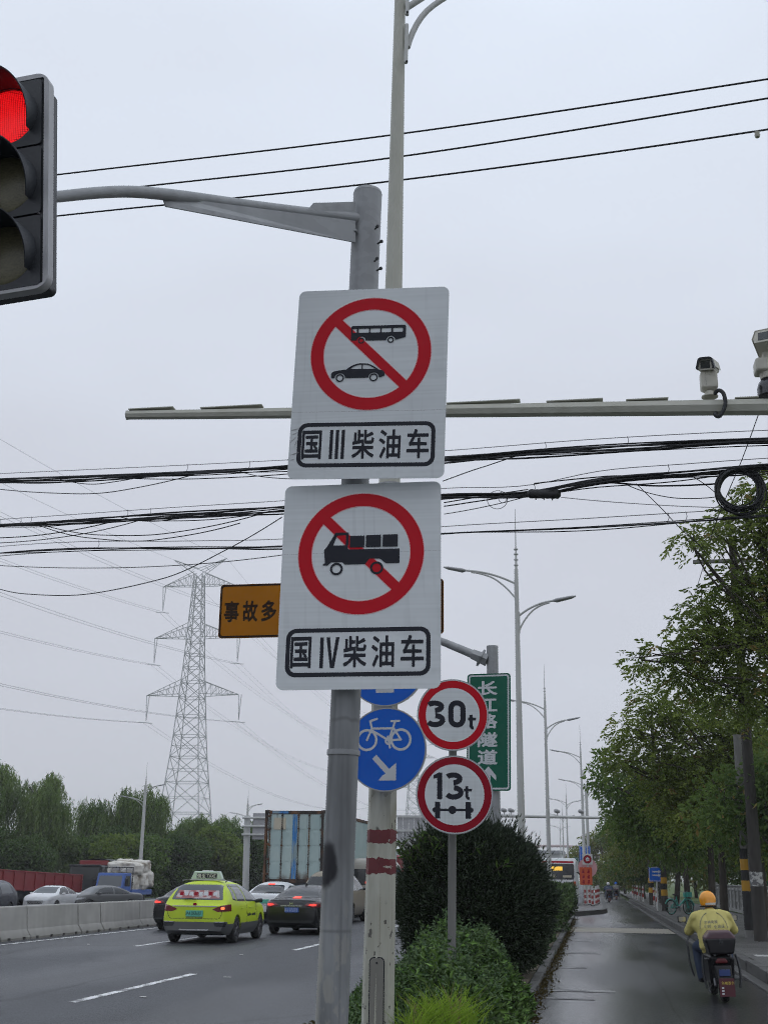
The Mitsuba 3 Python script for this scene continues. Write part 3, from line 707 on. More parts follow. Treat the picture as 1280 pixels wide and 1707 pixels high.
# drain and puddle beside the right kerb
pud = Polygon([(2.06, 24.75), (2.3, 24.35), (2.69, 24.3), (2.69, 26.4), (2.5, 26.2), (2.3, 25.2)]).buffer(0.05)
structure('puddle', poly_sheet(pud, 0.002), mat('puddle_water', (0.006, 0.006, 0.007), 0.04, specular=0.6))
dg = thing('drain_grate', 'dark iron drain grate in the puddle beside the right kerb', 'drain')
part(dg, 'frame', cat(bx(2.30, 2.68, 24.6, 24.64, -0.02, 0.02), bx(2.30, 2.68, 25.16, 25.2, -0.02, 0.02), bx(2.30, 2.34, 24.64, 25.16, -0.02, 0.018)), 'cladding')
for k in range(6):
    part(dg, 'bar', bx(2.342, 2.678, 24.68 + k * 0.08, 24.71 + k * 0.08, -0.02, 0.014), 'cladding')
# flecks of litter on the carriageway
lit = np.random.default_rng(5)
for X, Y, lab in ((-6.5, 17.9, 'pale paper scrap on the road just beyond the nearest dash'), (-6.4, 21.7, 'pale paper scrap on the road at the far tip of the nearest dash'), (-7.9, 27.9, 'pale paper scrap on the road before the taxi'), (-12.6, 30.4, 'pale paper scrap on the road near the barrier')):
    single('litter_scrap', lab, 'litter',
           ext(Polygon([(0.10 * math.cos(a) * lit.uniform(.5, 1), 0.05 * math.sin(a) * lit.uniform(.5, 1)) for a in np.arange(7) * 0.9]), 0.004), 'white_post', M=tr(X, Y, 0.012, lit.uniform(0, 3)), group='paper scraps on the carriageway')

# ---------------------------------------------------------------- concrete barrier along the carriageway


def barrier_block(l, g):
    prof = Polygon([(-0.29, 0), (0.29, 0), (0.29, 0.07), (0.16, 0.27), (0.10, 0.84), (0.085, 0.865), (-0.085, 0.865), (-0.10, 0.84), (-0.16, 0.27), (-0.29, 0.07)])
    b = m3.Manifold(m3.Mesh(*(lambda m: (np.asarray(m.vertices, np.float32), np.asarray(m.faces, np.uint32)))(ext(prof, l - 0.044, -l / 2 + 0.022))))
    b = b.rotate([90, 0, 0])
    for y in g:
        b = b - m3.Manifold.cube([0.8, 0.17, 0.13], True).translate([0, y, 0.02])
    return tm(b)


bl = [mikit.ply(barrier_block(1.72, (-0.45, 0.45)), 'concrete'), mikit.ply(barrier_block(1.72, (-0.40, 0.48)), 'concrete')]
ORD = ['first', 'second', 'third', 'fourth', 'fifth', 'sixth', 'seventh', 'eighth', 'ninth', 'tenth', 'eleventh', 'twelfth']
for k in range(2, 18):
    y = 26.3 + k * 1.72
    lab = f'{ORD[k - 2]} grey concrete barrier block from the left edge' if k < 9 else 'grey concrete barrier block hidden behind the cars'
    key = single('barrier_block', lab, 'barrier', bl[k % 2], None, M=tr(-15.34 + 0.012 * math.sin(k * 2.1), y, -0.01, 0.006 * math.sin(k * 1.3)), group='concrete barrier blocks')

# ================================================================ poles in front
# main signal pole: two tubes, the upper one galvanised
P0, P1 = np.array([-1.512, 7.20, 0.0]), np.array([-1.377, 7.21, 6.27])


def pp(z):
    return P0 + (P1 - P0) * z / 6.27


sp = thing('signal_pole', 'weathered grey steel pole carrying two white truck signs and a traffic signal arm', 'pole')
part(sp, 'pole', tube([pp(-0.1), pp(1.5), pp(3.0), pp(5.52)], [0.094, 0.093, 0.091, 0.088], 40), 'weathered_steel', 40)
part(sp, 'pole_top', tube([pp(5.44), pp(6.0), pp(6.27)], [0.099, 0.099, 0.099], 40), 'galvanised', 40)
part(sp, 'cap', tube([pp(6.262), pp(6.285)], [0.101, 0.095], 40), 'galvanised', 40)
arm = bez([(-1.430, 7.158, 6.041), (-2.048, 6.432, 5.774), (-2.339, 5.850, 5.521), (-2.441, 5.590, 5.386), (-2.531, 5.385, 5.260), (-2.628, 5.170, 5.115), (-2.698, 4.930, 4.954), (-2.803, 4.674, 4.782)], 40)
part(sp, 'signal_arm', tube(arm, np.linspace(0.046, 0.026, 40), 20), 'galvanised', 60)


def plate(pts, t):
    """flat plate through points of one vertical plane"""
    p = np.asarray(pts, float)
    nrm = np.cross(p[1] - p[0], p[2] - p[0])
    nrm /= np.linalg.norm(nrm)
    n = len(p)
    V = np.vstack([p - nrm * t / 2, p + nrm * t / 2])
    F = [(0, i, i + 1) for i in range(1, n - 1)] + [(n, n + i + 1, n + i) for i in range(1, n - 1)]
    for i in range(n):
        j = (i + 1) % n
        F += [(i, n + i, n + j), (i, n + j, j)]
    m = trimesh.Trimesh(V, F, process=False)
    m.fix_normals()
    return m


part(sp, 'gusset_plate', plate([(-1.435, 7.096, 5.831), (-2.326, 5.887, 5.459), (-2.339, 5.877, 5.497), (-2.284, 6.000, 5.579), (-1.438, 7.096, 5.996)], 0.008), 'galvanised')
part(sp, 'gusset_plate', plate([(-1.445, 7.115, 6.156), (-1.678, 6.858, 6.012), (-1.708, 6.819, 5.937), (-1.443, 7.115, 6.035)], 0.008), 'galvanised')
ear = pp(5.98)
part(sp, 'bracket', bx(ear[0] - 0.19, ear[0] - 0.04, ear[1] - 0.13, ear[1] - 0.03, ear[2] - 0.07, ear[2] - 0.055, 0.003), 'galvanised')
for (x, y) in ((628, 378), (634, 403), (627, 432), (633, 448)):
    c = np.array({(628, 378): (-1.281, 7.055, 5.913), (634, 403): (-1.264, 7.108, 5.828), (627, 432): (-1.281, 7.055, 5.669), (633, 448): (-1.266, 7.108, 5.625)}[(x, y)])
    d = c - pp(c[2])
    d[2] = 0
    d /= np.linalg.norm(d)
    part(sp, 'bolt', cat(cyl(c - d * 0.03, c + d * 0.02, 0.006, n=8), cyl(c + d * 0.006, c + d * 0.017, 0.012, n=6)), 'black_plastic')
for z, h in ((2.42, 0.03), (3.05, 0.03), (4.2, 0.03), (5.0, 0.03)):
    part(sp, 'clamp_band', tube([pp(z), pp(z + h)], 0.1, 32), 'galvanised', 40)

# traffic signal: three lenses with visors, cut by the frame of the picture on the left
tsM = frame(((-2.723, 4.779, 4.954)), -0.02, -0.085, -0.02)
ts = thing('traffic_signal', 'black three-lens traffic signal showing red on the arm at left', 'traffic light', tsM)
cw, chh = 0.228, 0.600
shell = rrect(-cw, cw, -chh, chh, 0.07)
part(ts, 'frame', ext(shell.difference(rrect(-cw + 0.026, cw - 0.026, -chh + 0.026, chh - 0.026, 0.012)), 0.055, -0.05), 'frame_grey', 40)
part(ts, 'case', ext(rrect(-cw + 0.028, cw - 0.028, -chh + 0.028, chh - 0.028, 0.012), 0.10, -0.105), 'signal_case')
part(ts, 'back', ext(rrect(-cw + 0.03, cw - 0.03, -chh + 0.03, chh - 0.03, 0.03), 0.05, -0.152), 'black_plastic')
for k, z in enumerate((0.378, -0.008, -0.394)):
    d = lathe([(0, 0.022), (0.09, 0.018), (0.145, 0.006), (0.157, -0.002), (0.157, -0.03), (0, -0.03)], 40, tr(0, z, 0.0))
    if k == 0:
        lk = part(ts, 'lens', d, mat('red_lens', (0.4, 0.01, 0.01), 0.4), 40, label='lit red lens', emit=glow(0.92, 0.008, 0.012))
        gr = unary_union([sbox(x - 0.0012, -0.16, x + 0.0012, 0.16) for x in np.arange(-0.15, 0.151, 0.0115)] + [sbox(-0.16, y - 0.0012, 0.16, y + 0.0012) for y in np.arange(-0.15, 0.151, 0.0115)]).intersection(Point(0, 0).buffer(0.152))
        gm = ext(gr, 0.0015)
        rr = np.hypot(gm.vertices[:, 0], gm.vertices[:, 1])
        gm.vertices[:, 2] += np.interp(rr, [0, 0.09, 0.145, 0.157], [0.0225, 0.0185, 0.0065, -0.0015])
        gm.apply_translation((0, z, 0))
        part(lk, 'led_grid', gm, mat('led_grid_red', (0.30, 0.012, 0.014), 0.5))
    else:
        part(ts, 'lens', d, 'dark_lens', 40, label='unlit olive lens')
    part(ts, 'door', ext(rrect(-0.190, 0.190, z - 0.187, z + 0.187, 0.02).difference(Point(0, z).buffer(0.159)), 0.012, -0.004), 'signal_case')
    # tunnel visor, long on top, cut back towards the bottom
    th = np.linspace(math.radians(-38), math.radians(218), 44)
    V, F = [], []
    for i, a in enumerate(th):
        up = (math.sin(a) + 0.62) / 1.62
        L = 0.04 + 0.20 * max(0, up) ** 0.75
        for r_ in (0.163, 0.168):
            for zz in (-0.003, L):
                drop = -0.10 * zz
                V.append((r_ * math.cos(a), z + r_ * math.sin(a) + drop, zz + 0.004))
    for i in range(len(th) - 1):
        o, q = i * 4, i * 4 + 4
        for a_, b_ in ((0, 1), (1, 3), (3, 2), (2, 0)):
            F += [(o + a_, o + b_, q + b_), (o + a_, q + b_, q + a_)]
    vm = trimesh.Trimesh(V, F, process=False)
    vm.fix_normals()
    part(ts, 'visor', vm, 'visor_plastic', 35)
for (x, y) in ((-0.17, 0.51), (0.17, 0.51), (0.17, -0.52), (-0.17, -0.52), (0.175, 0.17), (0.175, -0.19)):
    part(ts, 'screw', lathe([(0, 0.006), (0.006, 0.005), (0.008, -0.004), (0, -0.004)], 10, tr(x, y, 0.0)), 'frame_grey')
for z in (0.0,):
    part(ts, 'bracket', bx(-0.05, 0.05, -0.05, 0.05, -0.30, -0.15, 0.006), 'galvanised')


# ================================================================ signs
BACK = -0.012


def layers(root, items):
    """printed layers, each a hair proud of the one below"""
    for k, (name, shp, m) in enumerate(items):
        if isinstance(shp, trimesh.Trimesh):
            part(root, name, shp, m)
        else:
            part(root, name, ext(shp, 0.0012, 0.0012 * (k + 1) - 0.0006), m)


def ring(cx, cy, ro, ri):
    return Point(cx, cy).buffer(ro, quad_segs=24).difference(Point(cx, cy).buffer(ri, quad_segs=24))


def wavy_plate(shape, W, H, t, amp, seed):
    xs = np.linspace(-W / 2, W / 2, 9)
    ys = np.linspace(-H / 2, H / 2, 11)
    m = ext(shape, t, -t)
    return m


def no_entry_sign(M, label, pict, chars):
    s = thing('prohibition_sign', label, 'road sign', M)
    plate_ = rrect(-0.5, 0.5, -0.66, 0.66, 0.045)
    part(s, 'panel', ext(plate_, 0.004, -0.004), 'sign_sheet')
    part(s, 'back_rail', cat(bx(-0.42, 0.42, 0.30, 0.36, -0.045, -0.0045), bx(-0.42, 0.42, -0.36, -0.30, -0.045, -0.0045)), 'sign_edge')
    part(s, 'clamp', cat(bx(-0.115, 0.115, 0.31, 0.35, -0.27, -0.046), bx(-0.115, 0.115, -0.35, -0.31, -0.27, -0.046)), 'galvanised')
    bar = affinity.translate(affinity.rotate(sbox(-0.36, -0.031, 0.36, 0.031), -45), 0, 0.197).intersection(Point(0, 0.197).buffer(0.34))
    circ = ring(0, 0.197, 0.394, 0.312).union(bar)
    layers(s, [('red_halo', circ.buffer(0.005), 'sign_halo'), ('red_ring', circ, 'sign_red')])
    z0 = 0.0033
    for nm, g, mm in pict:
        part(s, nm, ext(g, 0.0012, z0), mm)
        z0 += 0.0008
    rim = rrect(-0.448, 0.438, -0.582, -0.281, 0.062).difference(rrect(-0.422, 0.412, -0.556, -0.307, 0.040))
    part(s, 'text_border', ext(rim, 0.0012, 0.0006), 'sign_black')
    for cnm, g in chars:
        part(s, 'character', ext(g, 0.0012, 0.0006), 'sign_black')
    # seam where two strips of sheeting meet
    part(s, 'sheet_seam', ext(sbox(-0.495, -0.206 if pict[0][0] == 'bus' else 0.1995, 0.495, -0.2035 if pict[0][0] == 'bus' else 0.202), 0.0004, 0.0), 'frame_grey')
    return s


def wheel_shape(x, y, r, w):
    return ring(x, y, r, r - w)


R_ = affinity.rotate
bus = Polygon([(-0.136, 0.385), (-0.128, 0.393), (0.216, 0.393), (0.226, 0.384), (0.226, 0.307), (0.152, 0.287), (-0.134, 0.289)])
for x0, x1 in ((-0.126, -0.098), (-0.086, -0.017), (-0.009, 0.057), (0.066, 0.130), (0.141, 0.206)):
    bus = bus.difference(rrect(x0, x1, 0.343, 0.374, 0.006, 3))
for x in (-0.066, 0.128):
    bus = bus.difference(Point(x, 0.288).buffer(0.029))
bus = bus.union(wheel_shape(-0.066, 0.288, 0.021, 0.008)).union(wheel_shape(0.128, 0.288, 0.021, 0.008))
body = bez([(-0.252, 0.058), (-0.243, 0.070), (-0.20, 0.080), (-0.155, 0.084)], 8)
roof = bez([(-0.155, 0.084), (-0.115, 0.113), (-0.065, 0.127), (-0.02, 0.124), (0.03, 0.102), (0.06, 0.080), (0.092, 0.070), (0.098, 0.055)], 22)
sedan = Polygon([(-0.252, 0.030)] + body.tolist() + roof.tolist() + [(0.098, 0.038), (0.07, 0.027), (-0.245, 0.027)]).buffer(0)
win = Polygon([(-0.132, 0.086)] + bez([(-0.132, 0.087), (-0.105, 0.109), (-0.063, 0.120), (-0.018, 0.117), (0.02, 0.099), (0.04, 0.086)], 14).tolist() + [(0.04, 0.084)]).buffer(-0.0015)
win = win.difference(sbox(-0.054, 0.0, -0.047, 0.2))
sedan = sedan.difference(win)
for x in (-0.194, 0.027):
    sedan = sedan.difference(Point(x, 0.027).buffer(0.034)).union(wheel_shape(x, 0.027, 0.027, 0.008))
CH = [('guo', '国', -0.354, 0.128), ('chai', '柴', -0.021, 0.142), ('you', '油', 0.150, 0.138), ('che', '车', 0.328, 0.140)]


def row(numeral):
    out = [(n, glyph(c, x, -0.430, w, 0.196)) for n, c, x, w in CH]
    return out + [('numeral', g) for g in numeral]


n3 = [sbox(x, -0.527, x + 0.021, -0.331) for x in (-0.238, -0.200, -0.162)]
n4 = [sbox(-0.236, -0.529, -0.214, -0.338), Polygon([(-0.198, -0.338), (-0.176, -0.338), (-0.159, -0.488), (-0.139, -0.338), (-0.117, -0.338), (-0.146, -0.529), (-0.171, -0.529)])]
up_sign = no_entry_sign(frame((-1.308, 7.025, 4.776), 0.016, 0.028, 0.001), 'upper white no-entry sign with black bus and car inside a red ring',
              [('bus', bus, 'sign_black'), ('car', sedan, 'sign_black')], row(n3))
for x0, y0, x1, y1, w in ((-0.495, -0.330, -0.445, -0.318, 0.006), (-0.49, -0.362, -0.452, -0.345, 0.005), (-0.496, -0.415, -0.455, -0.372, 0.004), (-0.47, -0.45, -0.44, -0.38, 0.004), (-0.494, -0.50, -0.43, -0.478, 0.007), (-0.49, -0.535, -0.458, -0.525, 0.004)):
    part(up_sign, 'scratch', ext(Polygon([(x0, y0), ((x0 + x1) / 2, (y0 + y1) / 2 - w), (x1, y1), ((x0 + x1) / 2 - 0.004, (y0 + y1) / 2 + w * 0.4)]), 0.0006, 0.0014), 'sign_edge')
cab = Polygon([(-0.236, 0.121), (-0.206, 0.121), (-0.185, 0.1405), (-0.115, 0.1405), (-0.098, 0.124), (0.03, 0.124), (0.055, 0.158), (0.12, 0.158), (0.16, 0.126), (0.244, 0.126), (0.243, 0.219), (-0.078, 0.222), (-0.078, 0.334), (-0.163, 0.334), (-0.171, 0.318), (-0.214, 0.243), (-0.232, 0.222), (-0.224, 0.134), (-0.236, 0.131)])
cab = cab.difference(Polygon([(-0.176, 0.250), (-0.152, 0.314), (-0.096, 0.318), (-0.096, 0.250)])).difference(sbox(-0.083, 0.226, -0.079, 0.25))
tw = wheel_shape(-0.150, 0.096, 0.040, 0.013).union(wheel_shape(0.102, 0.097, 0.041, 0.013))
boxes = unary_union([sbox(-0.070, 0.234, 0.022, 0.310), sbox(0.032, 0.234, 0.126, 0.312), sbox(0.137, 0.234, 0.231, 0.313)])
no_entry_sign(frame((-1.354, 7.078, 3.453), 0.026, -0.003, 0.054), 'lower white no-entry sign with a black lorry inside a red ring',
              [('truck', cab, 'sign_black'), ('truck_wheels', tw, 'sign_black'), ('truck_load', boxes, 'sign_black')], row(n4))


def round_sign(name, label, M, R, face, rim=None, ri=0.0, items=(), rimmat='sign_red'):
    s = thing(name, label, 'road sign', M)
    part(s, 'panel', ext(Point(0, 0).buffer(R, quad_segs=24), 0.005, -0.005), face)
    part(s, 'lip', ext(ring(0, 0, R + 0.004, R - 0.006), 0.018, -0.016), 'sign_edge', 40)
    part(s, 'clamp', bx(-0.06, 0.06, -0.04, 0.04, -0.055, -0.0055), 'galvanised')
    z = 0.0
    if rim:
        part(s, 'rim', ext(ring(0, 0, R - 0.012, ri), 0.0012, 0.0004), rimmat)
    for nm, g, m in items:
        part(s, nm, ext(g, 0.0012, 0.0006) if not isinstance(g, trimesh.Trimesh) else g, m)
    return s


def stroke(pts, w, cap='flat'):
    return LineString(pts).buffer(w / 2, cap_style=cap, join_style='mitre' if cap == 'flat' else 'round', quad_segs=6)


def arc(cx, cy, rx, ry, a0, a1, n=24):
    a = np.radians(np.linspace(a0, a1, n))
    return [(cx + rx * math.cos(t), cy + ry * math.sin(t)) for t in a]


def digit3(cx, cy, w, h, k):
    r1, r2 = h * 0.5 * 0.47, h * 0.5 * 0.53
    top = stroke(arc(cx - w * 0.10, cy + h / 2 - r1, w * 0.40, r1 - k / 2, 150, -88) , k)
    bot = stroke(arc(cx - w * 0.08, cy - h / 2 + r2, w * 0.44, r2 - k / 2, 88, -152), k)
    return top.union(bot)


def digit0(cx, cy, w, h, k):
    o = rrect(cx - w / 2, cx + w / 2, cy - h / 2, cy + h / 2, w * 0.48, 10)
    i = rrect(cx - w / 2 + k, cx + w / 2 - k, cy - h / 2 + k * 1.0, cy + h / 2 - k * 1.0, (w - 2 * k) * 0.47, 10)
    return o.difference(i)


def digit1(cx, cy, w, h, k):
    return Polygon([(cx - k / 2, cy - h / 2), (cx + k / 2, cy - h / 2), (cx + k / 2, cy + h / 2), (cx - k * 0.2, cy + h / 2), (cx - k * 1.2, cy + h * 0.40), (cx - k * 1.2, cy + h * 0.26), (cx - k / 2, cy + h * 0.30)])


def letter_t(cx, cy, w, h, k):
    return unary_union([stroke([(cx - w * 0.12, cy + h / 2), (cx - w * 0.12, cy - h * 0.25)] + arc(cx + w * 0.14, cy - h * 0.27, w * 0.26, h * 0.16, 180, 285, 10), k), stroke([(cx - w / 2, cy + h * 0.20), (cx + w / 2, cy + h * 0.20)], k * 0.9)])


wp = thing('sign_post', 'thin grey post of the two weight limit signs, standing in the shrubs', 'pole')
part(wp, 'tube', tube([(-1.475, 13.06, 0.0), (-1.44, 13.06, 3.7)], 0.043, 20), 'concrete_pole', 40)
part(wp, 'cap', tube([(-1.44, 13.06, 3.695), (-1.44, 13.06, 3.71)], [0.045, 0.04], 20), 'galvanised')
S30 = frame(((-1.423, 12.861, 3.395)), 0.10, 0.0, 0.0)
round_sign('weight_limit_sign', 'round white 30 tonne weight limit sign with red rim', S30, 0.378, 'sign_sheet', True, 0.288,
           [('digit', digit3(-0.175, 0.01, 0.185, 0.285, 0.056), 'sign_black'), ('digit', digit0(0.045, 0.01, 0.185, 0.29, 0.056), 'sign_black'), ('letter', letter_t(0.205, -0.075, 0.085, 0.15, 0.034), 'sign_black')])
S13 = frame(((-1.406, 12.843, 2.560)), 0.10, 0.0, 0.0)
axle = unary_union([sbox(-0.205, -0.245, -0.150, -0.075), sbox(0.115, -0.245, 0.172, -0.075), Point(-0.022, -0.157).buffer(0.042), stroke([(-0.15, -0.157), (0.12, -0.157)], 0.024),
                    Point(-0.205, -0.157).buffer(0.026), Point(0.172, -0.157).buffer(0.026)])
round_sign('weight_limit_sign', 'round white 13 tonne axle limit sign with dark red rim', S13, 0.400, 'sign_sheet', True, 0.312,
           [('digit', digit1(-0.155, 0.088, 0.1, 0.275, 0.054), 'sign_black'), ('digit', digit3(0.005, 0.088, 0.175, 0.28, 0.054), 'sign_black'), ('letter', letter_t(0.140, 0.020, 0.085, 0.135, 0.030), 'sign_black'), ('axle_symbol', axle, 'sign_black')], 'sign_dark_red')

# ---------------------------------------------------------------- street lamp poles
lamp_key = {}


def lamp_arm(root, x, y, z, side, L=1.6, rise=0.46, r=0.034):
    """two curved tubes and a lamp head; side -1 left, +1 right"""
    up = bez([(x + side * 0.06, y, z), (x + side * 0.36 * L, y, z + 0.52 * rise), (x + side * 0.7 * L, y, z + 0.86 * rise), (x + side * L, y, z + rise)], 14)
    lo = bez([(x + side * 0.07, y, z - 0.45), (x + side * 0.24 * L, y, z - 0.08), (x + side * 0.52 * L, y, z + 0.52 * rise), (x + side * 0.88 * L, y, z + 0.86 * rise)], 14)
    part(root, 'arm', tube(up, r, 10), 'pale_paint', 60)
    part(root, 'arm', tube(lo, r * 0.8, 10), 'pale_paint', 60)
    part(root, 'arm_flange', bx(x + side * 0.04 - 0.03, x + side * 0.04 + 0.05, y - 0.05, y + 0.05, z - 0.55, z + 0.12, 0.01), 'pale_paint')
    a = math.radians(10) * side
    h = hull(sph((0, 0, 0), 0.04), sph((0.10, 0.09, -0.01), 0.05), sph((0.10, -0.09, -0.01), 0.05), sph((0.55, 0.08, 0.0), 0.035), sph((0.55, -0.08, 0.0), 0.035), sph((0.68, 0, 0.01), 0.025))
    hm = tm(h)
    if side < 0:
        hm.apply_scale((-1, 1, 1))
        hm.invert()
    R = trimesh.transformations.rotation_matrix(-a, (0, 1, 0))
    hm.apply_transform(R)
    hm.apply_translation(up[-1])
    part(root, 'lamp_head', hm, 'frame_grey', 40)


def street_lamp(x, y, H, label, arms, z0=0.0, r0=0.125, rt=0.06, group='street lamps along the median'):
    k = thing('street_lamp', label, 'street lamp', group=group)
    part(k, 'pole', tube([(x, y, z0), (x, y, z0 + H * 0.5), (x, y, z0 + H)], [r0, (r0 + rt) / 2, rt], 12), 'pale_paint', 20)
    part(k, 'spire', cat(tube([(x, y, z0 + H), (x, y, z0 + H + 0.75), (x, y, z0 + H + 2.0)], [rt * 0.7, 0.02, 0.008], 8), *[tube([(x, y, z0 + H + q), (x, y, z0 + H + q + 0.03)], 0.07, 10) for q in (0.12, 0.3, 0.48, 0.64)]), 'pale_paint')
    for side, dz in arms:
        lamp_arm(k, x, y, z0 + H - dz, side, 1.62 if side < 0 else 1.15)
    return k


# nearest lamp pole, eight-sided, stained, with two painted bands
nl = thing('street_lamp', 'nearest street lamp pole, off-white and stained with two dark red bands and an access door', 'street lamp')
OC = 8


def octa(z0, z1, d=0.0, n=2):
    zs = np.linspace(z0, z1, n)
    return tube([(-1.69 + 0.0095 * z, 9.87, z) for z in zs], [0.134 - 0.0078 * z + d for z in zs], OC)


part(nl, 'pole', octa(0, 11.5, 0.0, 9), 'lamp_paint')


def band(z0, z1, seed, amp):
    """coat of paint with ragged edges, following the faces of the pole"""
    n = 8 * 24
    r_ = np.random.default_rng(seed)

    def edge(o):
        x = np.arange(n)
        e = sum(a * np.interp(x / p, np.arange(n // p + 2), r_.standard_normal(n // p + 2)) for a, p in ((0.6, 16), (0.35, 5), (0.12, 2)))
        return amp * np.r_[e[:-8], np.linspace(e[-8], e[0], 8)]
    e0, e1 = edge(0), edge(1)
    ang = np.arange(8) * 2 * PI / 8
    base = tube([(0, 0, 0), (0, 0, 1)], 1.0, 8).vertices[:8]
    V, F = [], []
    for i in range(n):
        k, f = i // 24, (i % 24) / 24
        c = base[k] * (1 - f) + base[(k + 1) % 8] * f
        for z in (z0 + e0[i], z1 + e1[i]):
            rr = 0.134 - 0.0078 * z + 0.0016
            V.append((-1.69 + 0.0095 * z + rr * c[0], 9.87 + rr * c[1], z))
    for i in range(n):
        j = (i + 1) % n
        F += [(2 * i, 2 * j, 2 * j + 1), (2 * i, 2 * j + 1, 2 * i + 1)]
    return trimesh.Trimesh(V, F, process=False)


part(nl, 'painted_band', band(1.985, 2.085, 3, 0.010), 'red_band')
part(nl, 'painted_band', band(1.750, 1.865, 4, 0.013), 'red_band')
# access door on the face towards the camera
dw = xz(ext(rrect(-0.052, 0.052, 0.56, 1.12, 0.03), 0.008))
dM = tr(-1.675, 9.752, 0, 0.02)
part(nl, 'door', dw, mat('door_grey', proc(lambda p, n, uv: mix((0.15, 0.145, 0.13), (0.22, 0.21, 0.19), fbm(p.x * 8, p.y * 8, p.z * 3, 4))), 0.5), M=dM)
part(nl, 'door_gap', xz(ext(rrect(-0.060, 0.060, 0.535, 1.128, 0.036).difference(rrect(-0.0515, 0.0515, 0.561, 1.119, 0.03)), 0.004)), 'black_plastic', M=dM)
part(nl, 'door_lock', xz(lathe([(0, 0.014), (0.006, 0.014), (0.009, 0.006), (0, 0.006)], 14, tr(0, 1.085, 0))), 'black_plastic', M=dM)
for z in (9.75, 10.25):
    pass
part(nl, 'arm', tube(bez([(-1.517, 9.884, 9.575), (-1.456, 9.914, 9.803), (-1.361, 9.957, 10.013), (-1.169, 10.032, 10.239), (-0.814, 10.167, 10.529), (-0.203, 10.348, 10.875)], 20), 0.030, 12), 'pale_paint', 60)
part(nl, 'arm', tube(bez([(-1.526, 9.883, 10.045), (-1.399, 9.922, 10.162), (-1.048, 10.045, 10.499), (-0.198, 10.298, 10.982)], 14), 0.032, 12), 'pale_paint', 60)
part(nl, 'arm_flange', tube([(-1.520, 9.813, 9.340), (-1.517, 9.834, 9.804)], 0.019, 10), 'pale_paint', 40)
part(nl, 'arm_flange', tube([(-1.512, 9.814, 9.901), (-1.512, 9.834, 10.378)], 0.019, 10), 'pale_paint', 40)
for q in ((-1.506, 9.785, 9.337), (-1.505, 9.785, 9.912)):
    part(nl, 'bolt', ball(q, (0.012, 0.012, 0.014), 1), 'black_plastic')

# signs on the nearest lamp pole
bike = []
W = 0.026
wl, wr = (-0.165, -0.075), (0.095, -0.075)
bike = unary_union([ring(wl[0], wl[1] + 0.17, 0.088, 0.068), ring(wr[0] + 0.02, wr[1] + 0.17, 0.088, 0.068)] + [stroke(p, 0.017, 'round') for p in (
    [(-0.165, 0.095), (-0.125, 0.185), (0.055, 0.185)], [(-0.125, 0.185), (-0.140, 0.245), (-0.085, 0.262)], [(-0.115, 0.165), (0.015, 0.09), (0.115, 0.095)], [(0.015, 0.09), (0.065, 0.235)], [(0.115, 0.095), (0.055, 0.185)], [(0.035, 0.242), (0.100, 0.242)], [(0.008, 0.12), (0.026, 0.035)])] + [ring(0.015, 0.085, 0.032, 0.016)])
arrow = unary_union([stroke([(-0.07, -0.08), (0.08, -0.235)], 0.052), Polygon([(0.135, -0.29), (0.135, -0.135), (0.085, -0.175), (0.02, -0.29)]), Polygon([(0.135, -0.29), (-0.03, -0.29), (0.01, -0.245), (0.085, -0.2)])])
round_sign('cycle_lane_sign', 'round blue sign with white bicycle and arrow on the stained lamp pole', frame(((-1.592, 9.548, 2.695)), -0.10, 0.0, 0.0), 0.326, 'sign_blue', items=[('bicycle_symbol', affinity.translate(bike, 0.008, -0.02), 'sign_white'), ('arrow', affinity.translate(affinity.scale(arrow, 0.88, 0.88, origin=(0.02, -0.19)), -0.035, 0.035), 'sign_white')])
round_sign('mandatory_sign', 'round blue sign mostly hidden behind the lower white panel', frame(((-1.600, 9.547, 3.365)), -0.10, 0.0, 0.0), 0.326, 'sign_blue', items=[('arrow', Polygon([(-0.08, -0.22), (0.07, -0.22), (0.07, -0.19), (0.03, -0.16), (0.03, 0.18), (-0.04, 0.18), (-0.04, -0.16), (-0.08, -0.19)]), 'sign_white')])
round_sign('prohibition_disc', 'round red sign peeping out in the gap between the two white panels', frame(((-1.605, 9.546, 4.610)), -0.10, 0.0, 0.0), 0.33, 'sign_sheet', True, 0.2)

# ---------------------------------------------------------------- grey pole with green board and amber board
gp = thing('board_pole', 'grey steel pole holding the green tunnel board and a long arm', 'pole')
part(gp, 'pole', tube([(-1.56, 20.26, 0), (-1.56, 20.26, 5.50)], 0.098, 24), 'galvanised', 40)
part(gp, 'cap', tube([(-1.56, 20.26, 5.495), (-1.56, 20.26, 5.52)], [0.101, 0.096], 24), 'galvanised', 40)
part(gp, 'arm', tube([(-1.771, 20.260, 5.329), (-2.388, 20.270, 5.601), (-4.370, 20.600, 6.342), (-6.155, 20.600, 6.518)], [0.075, 0.065, 0.055, 0.05], 16), 'galvanised', 40)
part(gp, 'collar', tube([(-1.904, 20.260, 5.388), (-1.649, 20.260, 5.276)], [0.09, 0.115], 6), 'galvanised')
part(gp, 'flange', tube([(-1.771, 20.260, 5.329), (-1.740, 20.260, 5.313)], 0.155, 4), 'galvanised')
GM = frame((-1.631, 20.135, 4.063), -0.202, 0.016, 0.0)
gs = thing('direction_board', 'tall green board with white characters and an upward arrow', 'road sign', GM)
part(gs, 'panel', ext(rrect(-0.37, 0.37, -0.96, 0.96, 0.05), 0.02, -0.02), 'sign_green')
part(gs, 'edge', ext(rrect(-0.374, 0.374, -0.964, 0.964, 0.054).difference(rrect(-0.362, 0.362, -0.952, 0.952, 0.046)), 0.026, -0.022), 'sign_green')
